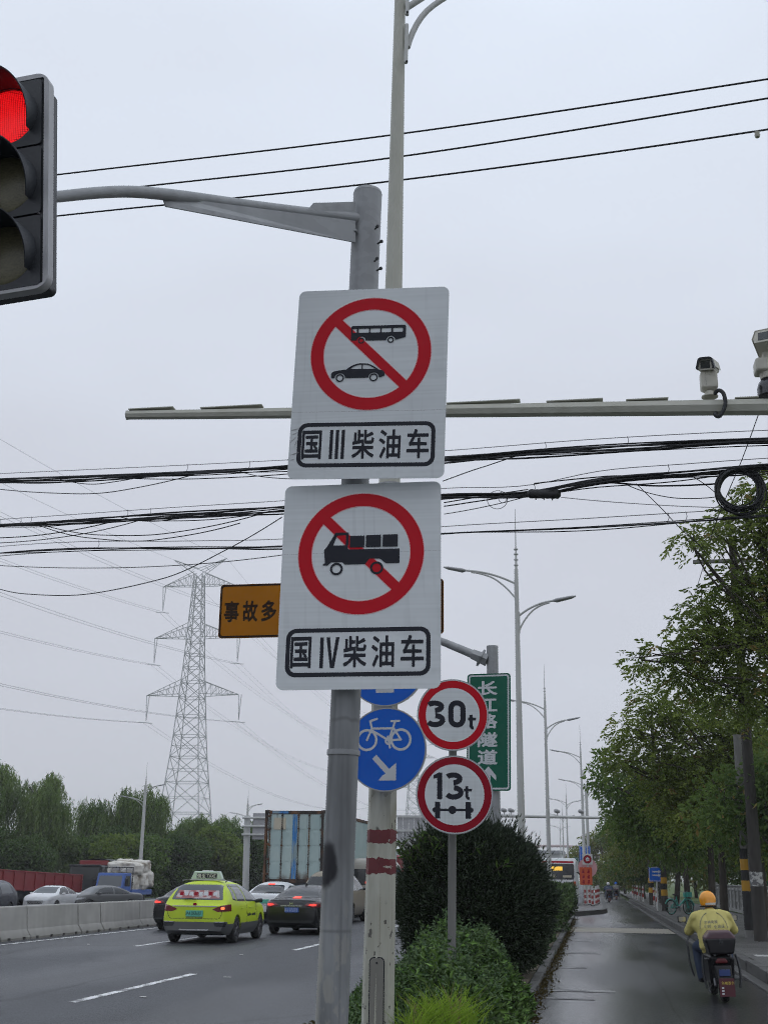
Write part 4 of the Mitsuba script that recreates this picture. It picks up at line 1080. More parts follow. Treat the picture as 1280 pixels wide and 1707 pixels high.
part(gs, 'border', ext(rrect(-0.352, 0.352, -0.942, 0.942, 0.04).difference(rrect(-0.326, 0.326, -0.916, 0.916, 0.03)), 0.0012, 0.0006), 'sign_white')
for c, z in zip('长江路隧道', (0.72, 0.44, 0.17, -0.135, -0.42)):
    part(gs, 'character', ext(glyph(c, -0.02, z, 0.34, 0.245), 0.0012, 0.0006), 'sign_white')
part(gs, 'arrow', ext(Polygon([(0.0, -0.57), (0.13, -0.72), (0.13, -0.80), (0.035, -0.71), (0.035, -0.88), (-0.055, -0.88), (-0.055, -0.71), (-0.15, -0.80), (-0.15, -0.72)]), 0.0012, 0.0006), 'sign_white')
AM = frame((-4.428, 20.346, 6.258), -0.004, -0.001, 0.0)
am = thing('warning_board', 'long amber warning board with black characters, half hidden by the white panels', 'road sign', AM)
part(am, 'panel', ext(rrect(-2.025, 2.025, -0.49, 0.49, 0.06), 0.03, -0.03), 'sign_amber')
part(am, 'border', ext(rrect(-2.02, 2.02, -0.485, 0.485, 0.058).difference(rrect(-1.985, 1.985, -0.45, 0.45, 0.045)), 0.003, 0.0006), 'brown_ink')
for i, c in enumerate('事故多发路段'):
    part(am, 'character', ext(glyph(c, -1.80 + 0.345 * i, -0.01, 0.275, 0.385), 0.0012, 0.0006), 'brown_ink')
part(am, 'bracket', cat(bx(-1.4, -1.34, -0.42, 0.42, -0.2, -0.031), bx(1.34, 1.4, -0.42, 0.42, -0.2, -0.031)), 'galvanised')


# ================================================================ camera gantry over the road
gn = thing('camera_gantry', 'long pale eight-sided gantry arm crossing behind the white panels', 'gantry')
GA, GB = np.array((-6.265, 15.000, 7.930)), np.array((3.609, 15.000, 7.541))
part(gn, 'arm', tube([GA, GA * 0.5 + GB * 0.5, GB], [0.068, 0.095, 0.122], 8), 'lamp_paint')
part(gn, 'end_cap', tube([GA - (0.006, 0, 0), GA + (0.004, 0, 0)], 0.073, 8), 'pale_paint')
for a, b in ((0.003, 0.07), (0.11, 0.20), (0.245, 0.28), (0.46, 0.56), (0.595, 0.67), (0.70, 0.755), (0.84, 0.87)):
    p, q = GA + (GB - GA) * a, GA + (GB - GA) * b
    h = 0.074 + 0.05 * (a + b) / 2
    part(gn, 'cover_plate', bx(p[0], q[0], 14.94, 15.06, p[2] + h - 0.012, p[2] + h + 0.004, 0.003), 'lamp_paint')
part(gn, 'post', tube([GB + (0.1, 0, -8.2), GB + (0.1, 0, 0.3)], [0.19, 0.15], 12), 'lamp_paint', 20)


def ptz(label, c, yaw, s=1.0):
    """pan-tilt camera: foot, drum body, tilted housing with a sun shield"""
    k = thing('traffic_camera', label, 'camera', tr(*c, yaw) @ np.diag([s, s, s, 1.0]))
    part(k, 'foot', lathe([(0, 0), (0.115, 0), (0.115, 0.015), (0.075, 0.035), (0.065, 0.085), (0, 0.085)], 28), 'camera_ivory', 40)
    b = hull(*[sph((x, y, z), 0.03, 16) for x, w in ((-0.085, 1), (0.085, 1)) for y in (-0.07, 0.07) for z in (0.14, 0.34)], *[sph((x, 0, 0.10), 0.03, 16) for x in (-0.07, 0.07)])
    part(k, 'body', tm(b), 'camera_ivory', 40)
    part(k, 'seam', bx(-0.0525, -0.0495, -0.1025, -0.0995, 0.14, 0.34), 'cladding')
    part(k, 'yoke', bx(-0.028, 0.028, -0.104, 0.06, 0.30, 0.40, 0.01), 'camera_ivory')
    R = trimesh.transformations.rotation_matrix(math.radians(14), (1, 0, 0)) @ trimesh.transformations.rotation_matrix(math.radians(-18), (0, 0, 1))
    R[:3, 3] = (0.005, 0, 0.47)
    sec = Polygon([(-0.10, -0.075), (0.10, -0.075), (0.115, -0.045), (0.085, 0.075), (0.06, 0.088), (-0.06, 0.088), (-0.085, 0.075), (-0.115, -0.045)])
    hs = xz(ext(sec, 0.40, -0.22))
    part(k, 'housing', hs, 'camera_ivory', M=R)
    part(k, 'visor', xz(ext(sec.buffer(0.014).difference(sec.buffer(-0.012)).difference(sbox(-0.2, -0.2, 0.2, -0.062)), 0.10, 0.12)), 'black_plastic', M=R)
    part(k, 'shield', xz(ext(sec.buffer(0.016).difference(sec.buffer(0.008)).difference(sbox(-0.2, -0.2, 0.2, -0.03)), 0.40, -0.27)), 'camera_ivory', M=R)
    part(k, 'window', xz(ext(sbox(-0.068, -0.055, 0.062, 0.058), 0.004, 0.1805)), 'glass_dark', M=R)
    return k


c1 = (1.720, 15.000, 7.761)
ptz('left of the two ivory cameras on the gantry arm', c1, 0.02, 0.93)
cc = np.array((1.775, 14.860, 7.759))
single('camera_cable', 'thick black cable looping from the left camera round the gantry arm', 'cable',
       tube(bez([cc + (-0.0, 0.06, 0.01), cc + (0.045, 0.0, 0.035), cc + (0.10, -0.02, -0.02), cc + (0.115, -0.03, -0.14), cc + (0.07, -0.03, -0.28), cc + (0.02, -0.02, -0.335), cc + (-0.02, 0.0, -0.30), cc + (0.0, 0.05, -0.26)], 40), 0.026, 10), 'cable_black', 60)
c2 = np.array((2.474, 15.000, 7.971))
k2 = thing('traffic_camera', 'right camera on the gantry arm with a dark dome, cut by the right edge', 'camera', tr(*c2))
part(k2, 'dome', lathe([(0, -0.235), (0.155, -0.235), (0.155, -0.13), (0.13, -0.05), (0.08, -0.005), (0, 0.01)], 32), mat('dome_black', (0.010, 0.011, 0.016), 0.08, clearcoat=1.0, clearcoat_gloss=0.95), 40)
part(k2, 'neck', lathe([(0, 0.0), (0.10, 0.0), (0.11, 0.08), (0, 0.08)], 28), 'camera_ivory', 40)
part(k2, 'base', tm(hull(*[sph((x, y, z), 0.035, 16) for x in (-0.13, 0.17) for y in (-0.1, 0.1) for z in (0.115, 0.23)])), 'camera_ivory', 40)
part(k2, 'column', bx(-0.06, 0.10, -0.06, 0.06, 0.23, 0.40, 0.015), 'camera_ivory')
R = tr(0.03, 0, 0.42, -0.35) @ trimesh.transformations.rotation_matrix(math.radians(-16), (1, 0, 0))
sec = Polygon([(-0.12, -0.07), (0.12, -0.07), (0.135, 0.0), (0.10, 0.12), (-0.10, 0.12), (-0.135, 0.0)])
part(k2, 'housing', xz(ext(sec, 0.46, -0.2)), 'camera_ivory', M=R)
part(k2, 'shield', xz(ext(sec.buffer(0.018).difference(sec.buffer(0.009)).difference(sbox(-0.3, -0.3, 0.3, -0.02)), 0.52, -0.26)), 'camera_ivory', M=R)
part(k2, 'window', xz(ext(sbox(-0.07, -0.04, 0.07, 0.085), 0.004, 0.2605)), 'glass_dark', M=R)

# ================================================================ overhead wires


def wire(name, label, pts, r, m='cable_black', group=None, n=40):
    return single(name, label, 'wire', tube(bez(pts, n), r, 6), m, 60, group=group)


for nm, pts in (('highest', ((-16.010, 26.000, 19.372), (-13.079, 25.600, 19.195), (-4.041, 24.200, 18.535), (4.248, 22.600, 17.983), (5.636, 22.300, 17.884))),
                ('second', ((-15.918, 26.000, 18.634), (-13.014, 25.600, 18.531), (-4.034, 24.200, 17.915), (4.211, 22.600, 17.512), (5.594, 22.300, 17.437))),
                ('lowest', ((-15.855, 26.000, 18.123), (-12.959, 25.600, 17.963), (-4.028, 24.200, 17.287), (4.153, 22.600, 16.758), (5.523, 22.300, 16.684)))):
    wire('power_wire', f'{nm} of the three single dark wires crossing the sky above the signal arm', pts, 0.021)
pi = np.array((3.912, 22.500, 16.613))
ins = thing('wire_insulator', 'small pale insulator hanging on the lowest of the three single wires', 'insulator')
part(ins, 'body', lathe([(0, -0.09), (0.045, -0.085), (0.06, -0.03), (0.04, -0.02), (0.055, 0.03), (0.02, 0.06), (0, 0.06)], 16, tr(*pi)), 'camera_ivory', 40)
part(ins, 'tie', tube([pi + (0, 0, 0.05), pi + (0.12, 0, 0.07), pi + (0.3, 0, 0.11)], 0.012, 6), 'cable_black')

brng = np.random.default_rng(21)


def bundle(label, top, spread, count, r, seed, extra=(), lashes=10):
    """communication cables lashed under a thin messenger wire"""
    q = np.random.default_rng(seed)
    k = thing('cable_bundle', label, 'cables')
    base = bez(top, 60)
    part(k, 'messenger_wire', tube(base + (0, 0, 0.16), 0.008, 5), 'cable_black', 60)
    t = np.linspace(0, 1, 60)
    for i in range(count):
        dz = -spread * q.random() * (0.55 + 0.45 * np.sin(2 * PI * (q.random() + t * q.uniform(0.6, 2.2))))
        dy = 0.05 * q.standard_normal() + 0.05 * np.sin(2 * PI * (q.random() + t * q.uniform(1, 3)))
        sag = q.choice([0, 0, 0.03, 0.08]) * np.sin(PI * t * q.integers(2, 6)) ** 2
        p = base + np.stack([0 * t, dy, dz - sag], 1)
        part(k, 'cable', tube(p, r * q.uniform(0.6, 1.3), 6), 'cable_black', 60)
    for e, rr in extra:
        part(k, 'loose_cable', tube(bez(e, 30), rr, 6), 'cable_black', 60)
    for i in range(lashes):
        u = base[int(q.integers(1, 58))]
        part(k, 'hanger', tube([u + (0, 0, 0.18), u + (0.02, 0, 0.08), u + (-0.02, 0, -0.02)], 0.006, 4), 'cable_black')
    return k


bundle('upper bundle of black cables crossing the sky behind the upper white panel', [(-15.952, 28.000, 11.673), (-12.616, 27.000, 11.312), (-6.742, 25.400, 10.756), (-2.844, 24.200, 10.374), (0.441, 23.000, 10.043), (3.633, 22.000, 9.695)], 0.11, 9, 0.017, 1,
       [([(-15.587, 28.000, 11.473), (-13.298, 27.500, 11.054), (-11.139, 26.600, 10.741), (-8.959, 26.000, 10.895)], 0.011), ([(-12.930, 27.000, 11.245), (-11.667, 26.700, 10.982), (-10.127, 26.300, 11.062)], 0.011), ([(-2.871, 24.200, 9.845), (-2.055, 24.000, 10.039), (-1.270, 23.600, 10.130)], 0.011),
        ([(-2.832, 24.100, 10.325), (-1.272, 23.600, 10.064), (1.131, 22.800, 9.837), (3.622, 22.000, 9.552)], 0.011), ([(-11.009, 26.600, 11.062), (-8.951, 26.000, 10.758), (-6.593, 25.400, 10.574)], 0.012), ([(-7.831, 25.700, 10.789), (-7.188, 25.500, 10.561), (-6.281, 25.300, 10.411)], 0.010)])
bundle('middle bundle of tangled black cables with a splice case', [(-15.794, 28.000, 10.373), (-12.506, 27.000, 10.139), (-9.343, 26.000, 9.907), (-6.704, 25.400, 9.770), (-2.845, 24.200, 9.521), (-0.914, 23.500, 9.299), (0.414, 23.000, 9.360), (2.112, 22.500, 9.267), (3.697, 22.000, 9.145)], 0.14, 10, 0.015, 2,
       [([(-13.658, 27.400, 10.235), (-11.596, 26.800, 9.678), (-9.681, 26.200, 9.488), (-6.982, 25.400, 9.695)], 0.012), ([(-13.654, 27.400, 10.203), (-11.901, 26.800, 9.612), (-9.968, 26.200, 9.334), (-7.738, 25.600, 9.495)], 0.012),
        ([(-15.420, 28.000, 10.066), (-13.143, 27.400, 9.948), (-11.079, 26.600, 9.999)], 0.013), ([(-15.403, 28.000, 9.919), (-12.561, 27.200, 9.808), (-10.159, 26.200, 9.907)], 0.011), ([(-11.084, 26.600, 10.061), (-9.852, 26.200, 9.806), (-8.569, 25.900, 9.818)], 0.011),
        ([(-2.846, 24.200, 9.280), (-1.796, 23.800, 9.273), (-0.913, 23.500, 9.324)], 0.013), ([(-2.846, 24.200, 9.107), (-1.673, 23.800, 9.164), (-0.915, 23.500, 9.247)], 0.009), ([(-0.915, 23.500, 9.273), (0.176, 23.100, 9.302), (1.548, 22.700, 9.064), (2.630, 22.300, 8.936)], 0.017),
        ([(-0.370, 23.400, 9.129), (0.970, 22.900, 8.795), (2.599, 22.300, 8.462), (3.843, 22.000, 8.322)], 0.007), ([(0.873, 22.900, 9.207), (1.432, 22.800, 8.929), (1.977, 22.600, 8.759), (2.558, 22.300, 8.677)], 0.009),
        ([(1.099, 22.800, 9.165), (1.525, 22.700, 8.638), (2.034, 22.500, 7.963), (2.394, 23.000, 7.732)], 0.009), ([(2.053, 22.500, 9.220), (2.312, 22.400, 9.006), (2.561, 22.300, 8.724)], 0.009), ([(-0.906, 23.400, 9.446), (0.533, 23.000, 9.405), (1.777, 22.600, 9.193), (3.686, 22.000, 9.004)], 0.013),
        ([(-2.846, 24.200, 9.361), (-2.053, 23.900, 9.368), (-1.035, 23.500, 9.355)], 0.012)], 12)
bundle('lower pair of black cables passing behind the lower white panel', [(-15.534, 28.000, 9.616), (-13.906, 27.400, 9.516), (-12.439, 27.000, 9.424), (-9.288, 26.000, 9.066), (-6.669, 25.400, 8.861), (-2.847, 24.200, 8.671), (0.376, 23.000, 8.392), (3.620, 22.000, 8.192)], 0.035, 4, 0.013, 3,
       [([(-15.191, 28.000, 9.541), (-12.431, 27.000, 9.346), (-10.177, 26.400, 9.144), (-6.668, 25.400, 8.833)], 0.010)], 6)
wire('drop_wire', 'thin black wire dropping steeply from the lower panel towards the left edge', [(-15.823, 29.000, 9.111), (-14.290, 28.400, 8.638), (-12.128, 27.600, 8.398), (-9.976, 26.800, 8.528), (-8.118, 26.000, 8.999), (-6.695, 25.400, 9.541)], 0.012)
wire('drop_wire', 'nearly level thin black wire just above the pylon top', [(-15.883, 29.000, 9.625), (-12.688, 28.000, 9.179), (-10.072, 27.000, 8.894), (-7.815, 26.000, 8.716), (-6.522, 25.400, 8.660)], 0.010)
# splice case and coil
sc = thing('splice_case', 'black cable splice case on the middle bundle right of the panels', 'cable box')
s0, s1 = np.array((-1.045, 23.420, 9.240)), np.array((-0.379, 23.300, 9.162))
part(sc, 'case', tube(np.linspace(s0, s1, 14), [0.05, 0.095, 0.1, 0.092, 0.1, 0.092, 0.1, 0.092, 0.1, 0.092, 0.1, 0.092, 0.1, 0.05], 12), 'cable_black', 30)
for f in (0.25, 0.5, 0.75):
    q = s0 + (s1 - s0) * f
    part(sc, 'bolt', bx(q[0] - 0.012, q[0] + 0.012, q[1] - 0.02, q[1] + 0.02, q[2] - 0.125, q[2] - 0.08), 'cable_black')
co = thing('cable_coil', 'thick round coil of spare black cable hanging in front of the tree top', 'cable coil')
cc = np.array((2.958, 22.200, 8.759))
for i in range(13):
    R0 = 0.40 + 0.035 * brng.standard_normal()
    a = np.linspace(0, 2 * PI, 40)[:-1]
    o = cc + 0.028 * brng.standard_normal(3)
    e = 1 + 0.03 * brng.standard_normal()
    part(co, 'loop', tube(np.stack([o[0] + R0 * np.cos(a), o[1] + 0.05 * np.sin(a + i), o[2] + R0 * e * np.sin(a)], 1), 0.016, 6, closed=True), 'cable_black', 60)
a = np.linspace(0, 2 * PI, 30)[:-1]
cl = np.array((-1.698, 24.000, 9.319))
lc = thing('cable_coil', 'thin double loop of slack wire just right of the lower panel', 'cable coil')
part(lc, 'loop', tube(np.stack([cl[0] + 0.21 * np.cos(a), cl[1] + 0 * a, cl[2] + 0.20 * np.sin(a)], 1), 0.007, 5, closed=True), 'cable_black', 60)
part(lc, 'loop', tube(np.stack([cl[0] + 0.11 + 0.09 * np.cos(a), cl[1] + 0 * a, cl[2] + 0.05 + 0.12 * np.sin(a)], 1), 0.007, 5, closed=True), 'cable_black', 60)
wire('drop_wire', 'slanting thin wire running down from the gantry past the cable coil', [(3.441, 22.000, 10.309), (3.248, 24.000, 9.868), (3.093, 28.000, 9.690), (3.343, 33.000, 10.177), (3.583, 40.000, 10.652)], 0.010)

# ================================================================ utility poles on the right
up1 = thing('utility_pole', 'tall dark utility pole with a pasted white notice and two crossarms in the tree crown', 'utility pole')
UB, UT = np.array((4.054, 34.174, 0.250)), None
UB = np.array([4.24, 34.3, 0.2])
UT = np.array((4.268, 34.300, 11.161))
part(up1, 'pole', tube([UB, UB * 0.5 + UT * 0.5, UT], [0.175, 0.14, 0.105], 20), 'dark_wood', 40)
ax = lambda z: UB + (UT - UB) * (z - UB[2]) / (UT[2] - UB[2])
for x0, x1, y in ((1155, 1258, 936),):
    a, b = np.array((3.126, 34.150, 10.447)), np.array((4.894, 34.150, 10.463))
    part(up1, 'crossarm', bx(a[0], b[0], 34.1, 34.2, a[2] - 0.05, a[2] + 0.05, 0.008), 'concrete_pole')
a, b = np.array((3.845, 34.150, 11.027)), np.array((4.773, 34.150, 11.031))
part(up1, 'crossarm', bx(a[0], b[0], 34.11, 34.19, a[2] - 0.03, a[2] + 0.03, 0.008), 'concrete_pole')
for px in (a + (0.08, 0, 0.03), b + (-0.08, 0, 0.03)):
    part(up1, 'insulator', lathe([(0, 0), (0.05, 0), (0.06, 0.05), (0.04, 0.06), (0.055, 0.12), (0.035, 0.2), (0, 0.22)], 14, tr(*px)), 'camera_ivory', 40)
part(up1, 'notice', tube([ax(1.62) , ax(1.98)], [0.169, 0.168], 24, caps=False), 'poster_grey', 40)
up2 = thing('utility_pole', 'thinner pole with black and amber bands beside the dark utility pole', 'utility pole')
VB = np.array([4.20, 36.3, 0.2])
VT = VB + (0.05, 0, 5.6)
part(up2, 'pole', tube([VB, VT], [0.125, 0.115], 18), 'concrete_pole', 40)
for k, (z0, z1, m) in enumerate(((0.25, 1.28, 'stripe_black'), (1.28, 1.56, 'stripe_yellow'), (1.56, 1.84, 'stripe_black'), (1.84, 2.14, 'stripe_yellow'), (2.14, 2.42, 'stripe_black'))):
    part(up2, 'painted_band', tube([VB + (0.002 * z0, 0, z0), VB + (0.002 * z1, 0, z1)], 0.129, 24, caps=False), m, 40)
for x, y, h, lab in ((4.6, 90.0, 13.6, 'far utility pole with one crossarm rising out of the trees on the right'), (4.8, 128.0, 13.0, 'farthest utility pole, small above the trees on the right')):
    k = thing('utility_pole', lab, 'utility pole')
    part(k, 'pole', tube([(x, y, 0.2), (x, y, h)], [0.17, 0.10], 12), 'dark_wood', 40)
    part(k, 'crossarm', bx(x - 0.95, x + 0.95, y - 0.2, y - 0.1, h - 0.9, h - 0.8), 'concrete_pole')
for i, (x, y) in enumerate(((3.55, 66.0), (3.6, 82.0))):
    k = thing('striped_pole', ['pole with black and amber bands beyond the teal bicycle', 'farther dark pole with amber bands under the trees'][i], 'pole')
    part(k, 'pole', tube([(x, y, 0.2), (x, y, 5.0)], 0.16, 14), 'dark_wood', 40)
    for z0, z1, m in ((1.0, 1.3, 'stripe_yellow'), (1.3, 1.6, 'stripe_black'), (1.6, 1.9, 'stripe_yellow')):
        part(k, 'painted_band', tube([(x, y, z0), (x, y, z1)], 0.166, 16, caps=False), m, 40)

# ================================================================ lamps, gantry and pylons further off
L2 = [(-2.06, 37.0, 11.1, [(-1, 0.45), (1, 1.5)], 'second street lamp along the median, both arms clear against the sky'),
      (-2.23, 65.0, 10.9, [(-1, 0.45), (1, 1.5)], 'third street lamp along the median, right of the green board'),
      (-0.62, 93.0, 11.0, [(-1, 0.45), (1, 1.5)], 'fourth street lamp, standing on the traffic island'),
      (-0.75, 121.0, 11.0, [(-1, 0.45), (1, 1.5)], 'fifth street lamp, beyond the bus'),
      (-2.9, 150.0, 11.0, [(-1, 0.45), (1, 0.7)], 'sixth street lamp down the road'),
      (-4.2, 185.0, 11.0, [(-1, 0.45), (1, 0.7)], 'seventh street lamp down the road'),
      (-5.6, 225.0, 11.0, [(-1, 0.45), (1, 0.7)], 'eighth and farthest street lamp down the road')]
for x, y, H, arms, lab in L2:
    street_lamp(x, y, H, lab, arms, 0.0, 0.135 if y < 80 else 0.15)
for x, y, lab in ((-38.9, 104.0, 'street lamp before the willows, left of the pylon'), (-40.5, 143.0, 'street lamp right of the pylon, beside the road sign back'), (-38.5, 205.0, 'distant street lamp seen between the two front poles')):
    street_lamp(x, y, 9.7 if y < 110 else 10.3, lab, [(-1, 1.5), (1, 0.5)], -0.42, 0.19, 0.12, 'street lamps on the far side')

fg = thing('camera_gantry', 'far grey gantry arm with small cameras above the bike lane', 'gantry')
fa, fb = np.array((-6.748, 76.000, 5.435)), np.array((0.949, 76.000, 5.330))
part(fg, 'arm', tube([fa, fb], [0.10, 0.085], 10), 'pale_paint', 40)
part(fg, 'post', tube([(fa[0], 76, 0), (fa[0], 76, fa[2] + 0.4)], 0.16, 12), 'pale_paint', 40)
for i, (x, lab) in enumerate(((841, 'first'), (853, 'second'), (930, 'third'), (970, 'fourth'))):
    c = fa + (fb - fa) * (x - 800) / 212
    k = thing('traffic_camera', f'{lab} small camera from the left on the far gantry arm', 'camera', tr(*(c + (0, 0, 0.09))))
    part(k, 'stem', bx(-0.03, 0.03, -0.03, 0.03, 0, 0.16), 'frame_grey')
    part(k, 'housing', tm(hull(sph((-0.08, -0.1, 0.27), 0.13, 12), sph((0.06, 0.12, 0.24), 0.11, 12))), 'frame_grey', 40)


def lattice(key, O, H, m, r, wires):
    """suspension pylon: four legs, cross bracing, three pairs of crossarms, earth wire horns, hanging insulators"""
    O = np.asarray(O, float)
    hw = lambda z: np.interp(z, [0, 0.40 * H, 0.66 * H, 0.93 * H, H], [0.082 * H, 0.042 * H, 0.026 * H, 0.014 * H, 0.012 * H])
    segs = []
    zs = [0, 0.11, 0.21, 0.30, 0.375, 0.44, 0.50, 0.555, 0.605, 0.65, 0.69, 0.73, 0.77, 0.81, 0.85, 0.885, 0.92, 0.95]
    zs = [z * H for z in zs]
    cn = lambda z: [np.array([sx * hw(z), sy * hw(z), z]) for sx, sy in ((-1, -1), (1, -1), (1, 1), (-1, 1))]
    for a, b in zip(zs[:-1], zs[1:]):
        A, B = cn(a), cn(b)
        for i in range(4):
            j = (i + 1) % 4
            segs.append((A[i], B[i], r * 1.5))
            segs.append((A[i], B[j], r))
            segs.append((A[j], B[i], r))
            if a > 0:
                segs.append((A[i], A[j], r * 0.9))
            if a < 0.4 * H:
                mid = (A[i] + B[j]) / 2
                segs.append((mid, (A[i] + B[i]) / 2, r * 0.7))
                segs.append((mid, (A[j] + B[j]) / 2, r * 0.7))
    part(key, 'body', cat(*[tube([O + a, O + b], q, 4, caps=False) for a, b, q in segs]), m)
    for z, L in ((0.565 * H, 0.148 * H), (0.745 * H, 0.135 * H), (0.912 * H, 0.118 * H)):
        for s in (-1, 1):
            tip = np.array([s * L, 0, z])
            g = []
            w0, w1 = hw(z), hw(z + 0.045 * H)
            n = 6
            for sy in (-1, 1):
                lo = [np.array([s * w0, sy * w0, z]) * (1 - t) + tip * t for t in np.linspace(0, 1, n + 1)]
                hi = [np.array([s * w1, sy * w1, z + 0.045 * H]) * (1 - t) + tip * t for t in np.linspace(0, 1, n + 1)]
                g += [(lo[0], lo[-1], r), (hi[0], hi[-1], r)]
                for k in range(n - 1):
                    g += [(lo[k], hi[k + 1], r * 0.7), (lo[k + 1], hi[k + 1], r * 0.7)]
            part(key, 'crossarm', cat(*[tube([O + a, O + b], q, 4, caps=False) for a, b, q in g]), m)
            q = O + tip
            part(key, 'insulator', cat(tube([q, q + (0.25, 0, -0.078 * H)], r * 1.1, 5), tube([q + (0.6, 0, 0), q + (0.25, 0, -0.078 * H)], r * 1.1, 5), tube([q + (-1.2, 0, -0.082 * H), q + (1.6, 0, -0.086 * H)], r, 5)), m)
            if wires:
                wires.append((q + (0.2, 0, -0.084 * H), s))
    for s in (-1, 1):
        top = np.array([s * 0.088 * H, 0, 1.0 * H])
        g = []
        for sy in (-1, 1):
            b0, b1 = np.array([s * hw(0.95 * H), sy * hw(0.95 * H), 0.95 * H]), np.array([-s * 0.2 * hw(0.95 * H), sy * hw(0.95 * H), 0.965 * H])
            g += [(b0, top, r), (b1, top, r)]
            for t in (0.25, 0.5, 0.75):
                g.append((b0 * (1 - t) + top * t, b1 * (1 - t) + top * t, r * 0.7))
        part(key, 'earth_horn', cat(*[tube([O + a, O + b], q, 4, caps=False) for a, b, q in g]), m)
        if wires:
            wires.append((O + top, s))


py = thing('power_pylon', 'tall grey lattice pylon standing beyond the willows', 'pylon')
PO = np.array([-77.6, 230.0, -0.4])
ws = [None]
lattice(py, PO, 64.5, 'pylon_steel', 0.068, ws)
py2 = thing('power_pylon', 'distant faint lattice pylon seen between the pole and the weight limit signs', 'pylon')
ws2 = [None]
lattice(py2, (-71.6, 500.0, 0), 66.0, 'pylon_steel', 0.075, ws2)
nxt = np.array([-95.0, -60.0, 0.0])                   # the next pylon stands behind the camera on the left
for i, ((a, s), (b, _)) in enumerate(zip(ws[1:], ws2[1:])):
    for d in ((-0.6, 0.6) if i < 6 else (0,)):
        t = np.linspace(0, 1, 24)[:, None]
        p = (a + (d, 0, 0)) * (1 - t) + (b + (d, 0, 0)) * t
        p[:, 2] -= 4 * 9.0 * (t * (1 - t))[:, 0]
        part(py, 'power_line', tube(p, 0.024, 4, caps=False), 'wire_grey')
        c = a + (nxt - PO) * (1, 1, 0) + (d, 0, 2)
        p = (a + (d, 0, 0)) * (1 - t) + c * t
        p[:, 2] -= 4 * 8.0 * (t * (1 - t))[:, 0]
        part(py, 'power_line', tube(p, 0.024, 4, caps=False), 'wire_grey')

# overpass arches far down the road
for i, (y, z, h) in enumerate(((430.0, 10.0, 2.6), (470.0, 5.2, 2.2))):
    k = thing('footbridge', ['upper pale pink arched bridge far down the road', 'lower pale pink bridge far down the road'][i], 'bridge')
    xs = np.linspace(-42, 16, 40)
    zc = z + 2.2 - 0.0042 * (xs + 12) ** 2
    part(k, 'deck', tube(np.stack([xs, 0 * xs + y, 0 * xs + z - 0.6], 1), 0.75, 8), 'bridge_pink')
    part(k, 'arch', tube(np.stack([xs, 0 * xs + y, zc + h * 0.2], 1), 0.42, 8), 'bridge_pink')
    for x in (-41, -13.5, 15):
        part(k, 'pier', bx(x - 0.8, x + 0.8, y - 0.8, y + 0.8, 0, z), 'bridge_pink')
hl = thing('warehouse', 'white flat hall with a grey glazed band behind the traffic', 'building')
part(hl, 'wall', bx(-62, -8, 330, 350, 0, 8.2), 'hall_white')
part(hl, 'eave', bx(-62.6, -7.4, 329, 351, 8.2, 9.0), 'hall_grey')
lh = thing('toll_roof', 'dark flat roof over the road behind the van', 'building')
part(lh, 'roof', bx(-36, -16, 262, 276, 6.4, 9.2), 'hall_grey')
for x in (-34, -26, -18):
    part(lh, 'column', bx(x - 0.4, x + 0.4, 263, 264, 0, 6.4), 'hall_grey')
bb = thing('billboard_frame', 'back of a large sign gantry with white rails left of the 13 tonne sign', 'sign')
p0, p1 = np.array((-23.492, 150.000, 8.792)), np.array((-17.136, 150.000, 5.650))
for f in np.linspace(0, 1, 10)[:-1]:
    x0 = p0[0] + (p1[0] - p0[0]) * f
    part(bb, 'panel', bx(x0 + 0.02, x0 + (p1[0] - p0[0]) / 9 - 0.02, 150, 150.1, p1[2], p0[2]), 'hall_grey' if 0 else 'frame_grey')
for z in (p0[2] + 0.1, (p0[2] + p1[2]) / 2, p1[2] - 0.1):
    part(bb, 'rail', bx(p0[0] - 0.2, p1[0] + 0.2, 149.7, 149.85, z - 0.13, z + 0.13), 'pale_paint')
for f in (0.15, 0.85):
    part(bb, 'post', tube([(p0[0] + (p1[0] - p0[0]) * f, 150.3, 0), (p0[0] + (p1[0] - p0[0]) * f, 150.3, p0[2])], 0.2, 8), 'pale_paint')
sb = thing('road_sign_back', 'back of a large road sign on rails left of the container', 'road sign')
q0, q1 = np.array((-20.043, 72.000, 5.317)), np.array((-18.939, 72.000, 3.793))
part(sb, 'panel', bx(q0[0], q1[0] + 1.5, 72, 72.06, q1[2], q0[2]), 'frame_grey')
for y in (1364, 1378, 1392):
    z = {1364: (-20.290, 72.000, 5.036), 1378: (-20.267, 72.000, 4.547), 1392: (-20.245, 72.000, 4.060)}[y][2]
    part(sb, 'rail', tube([((-20.663, 72.000, 5.034)[0], 71.9, z), (q1[0] + 1.5, 71.9, z)], 0.06, 8), 'pale_paint')
part(sb, 'post', tube([((-20.339, 72.000, 1.382)[0], 72.2, -0.4), ((-20.446, 72.000, 5.175)[0], 72.2, (-20.446, 72.000, 5.175)[2])], 0.2, 12), 'pale_paint', 40)


# ================================================================ vehicles


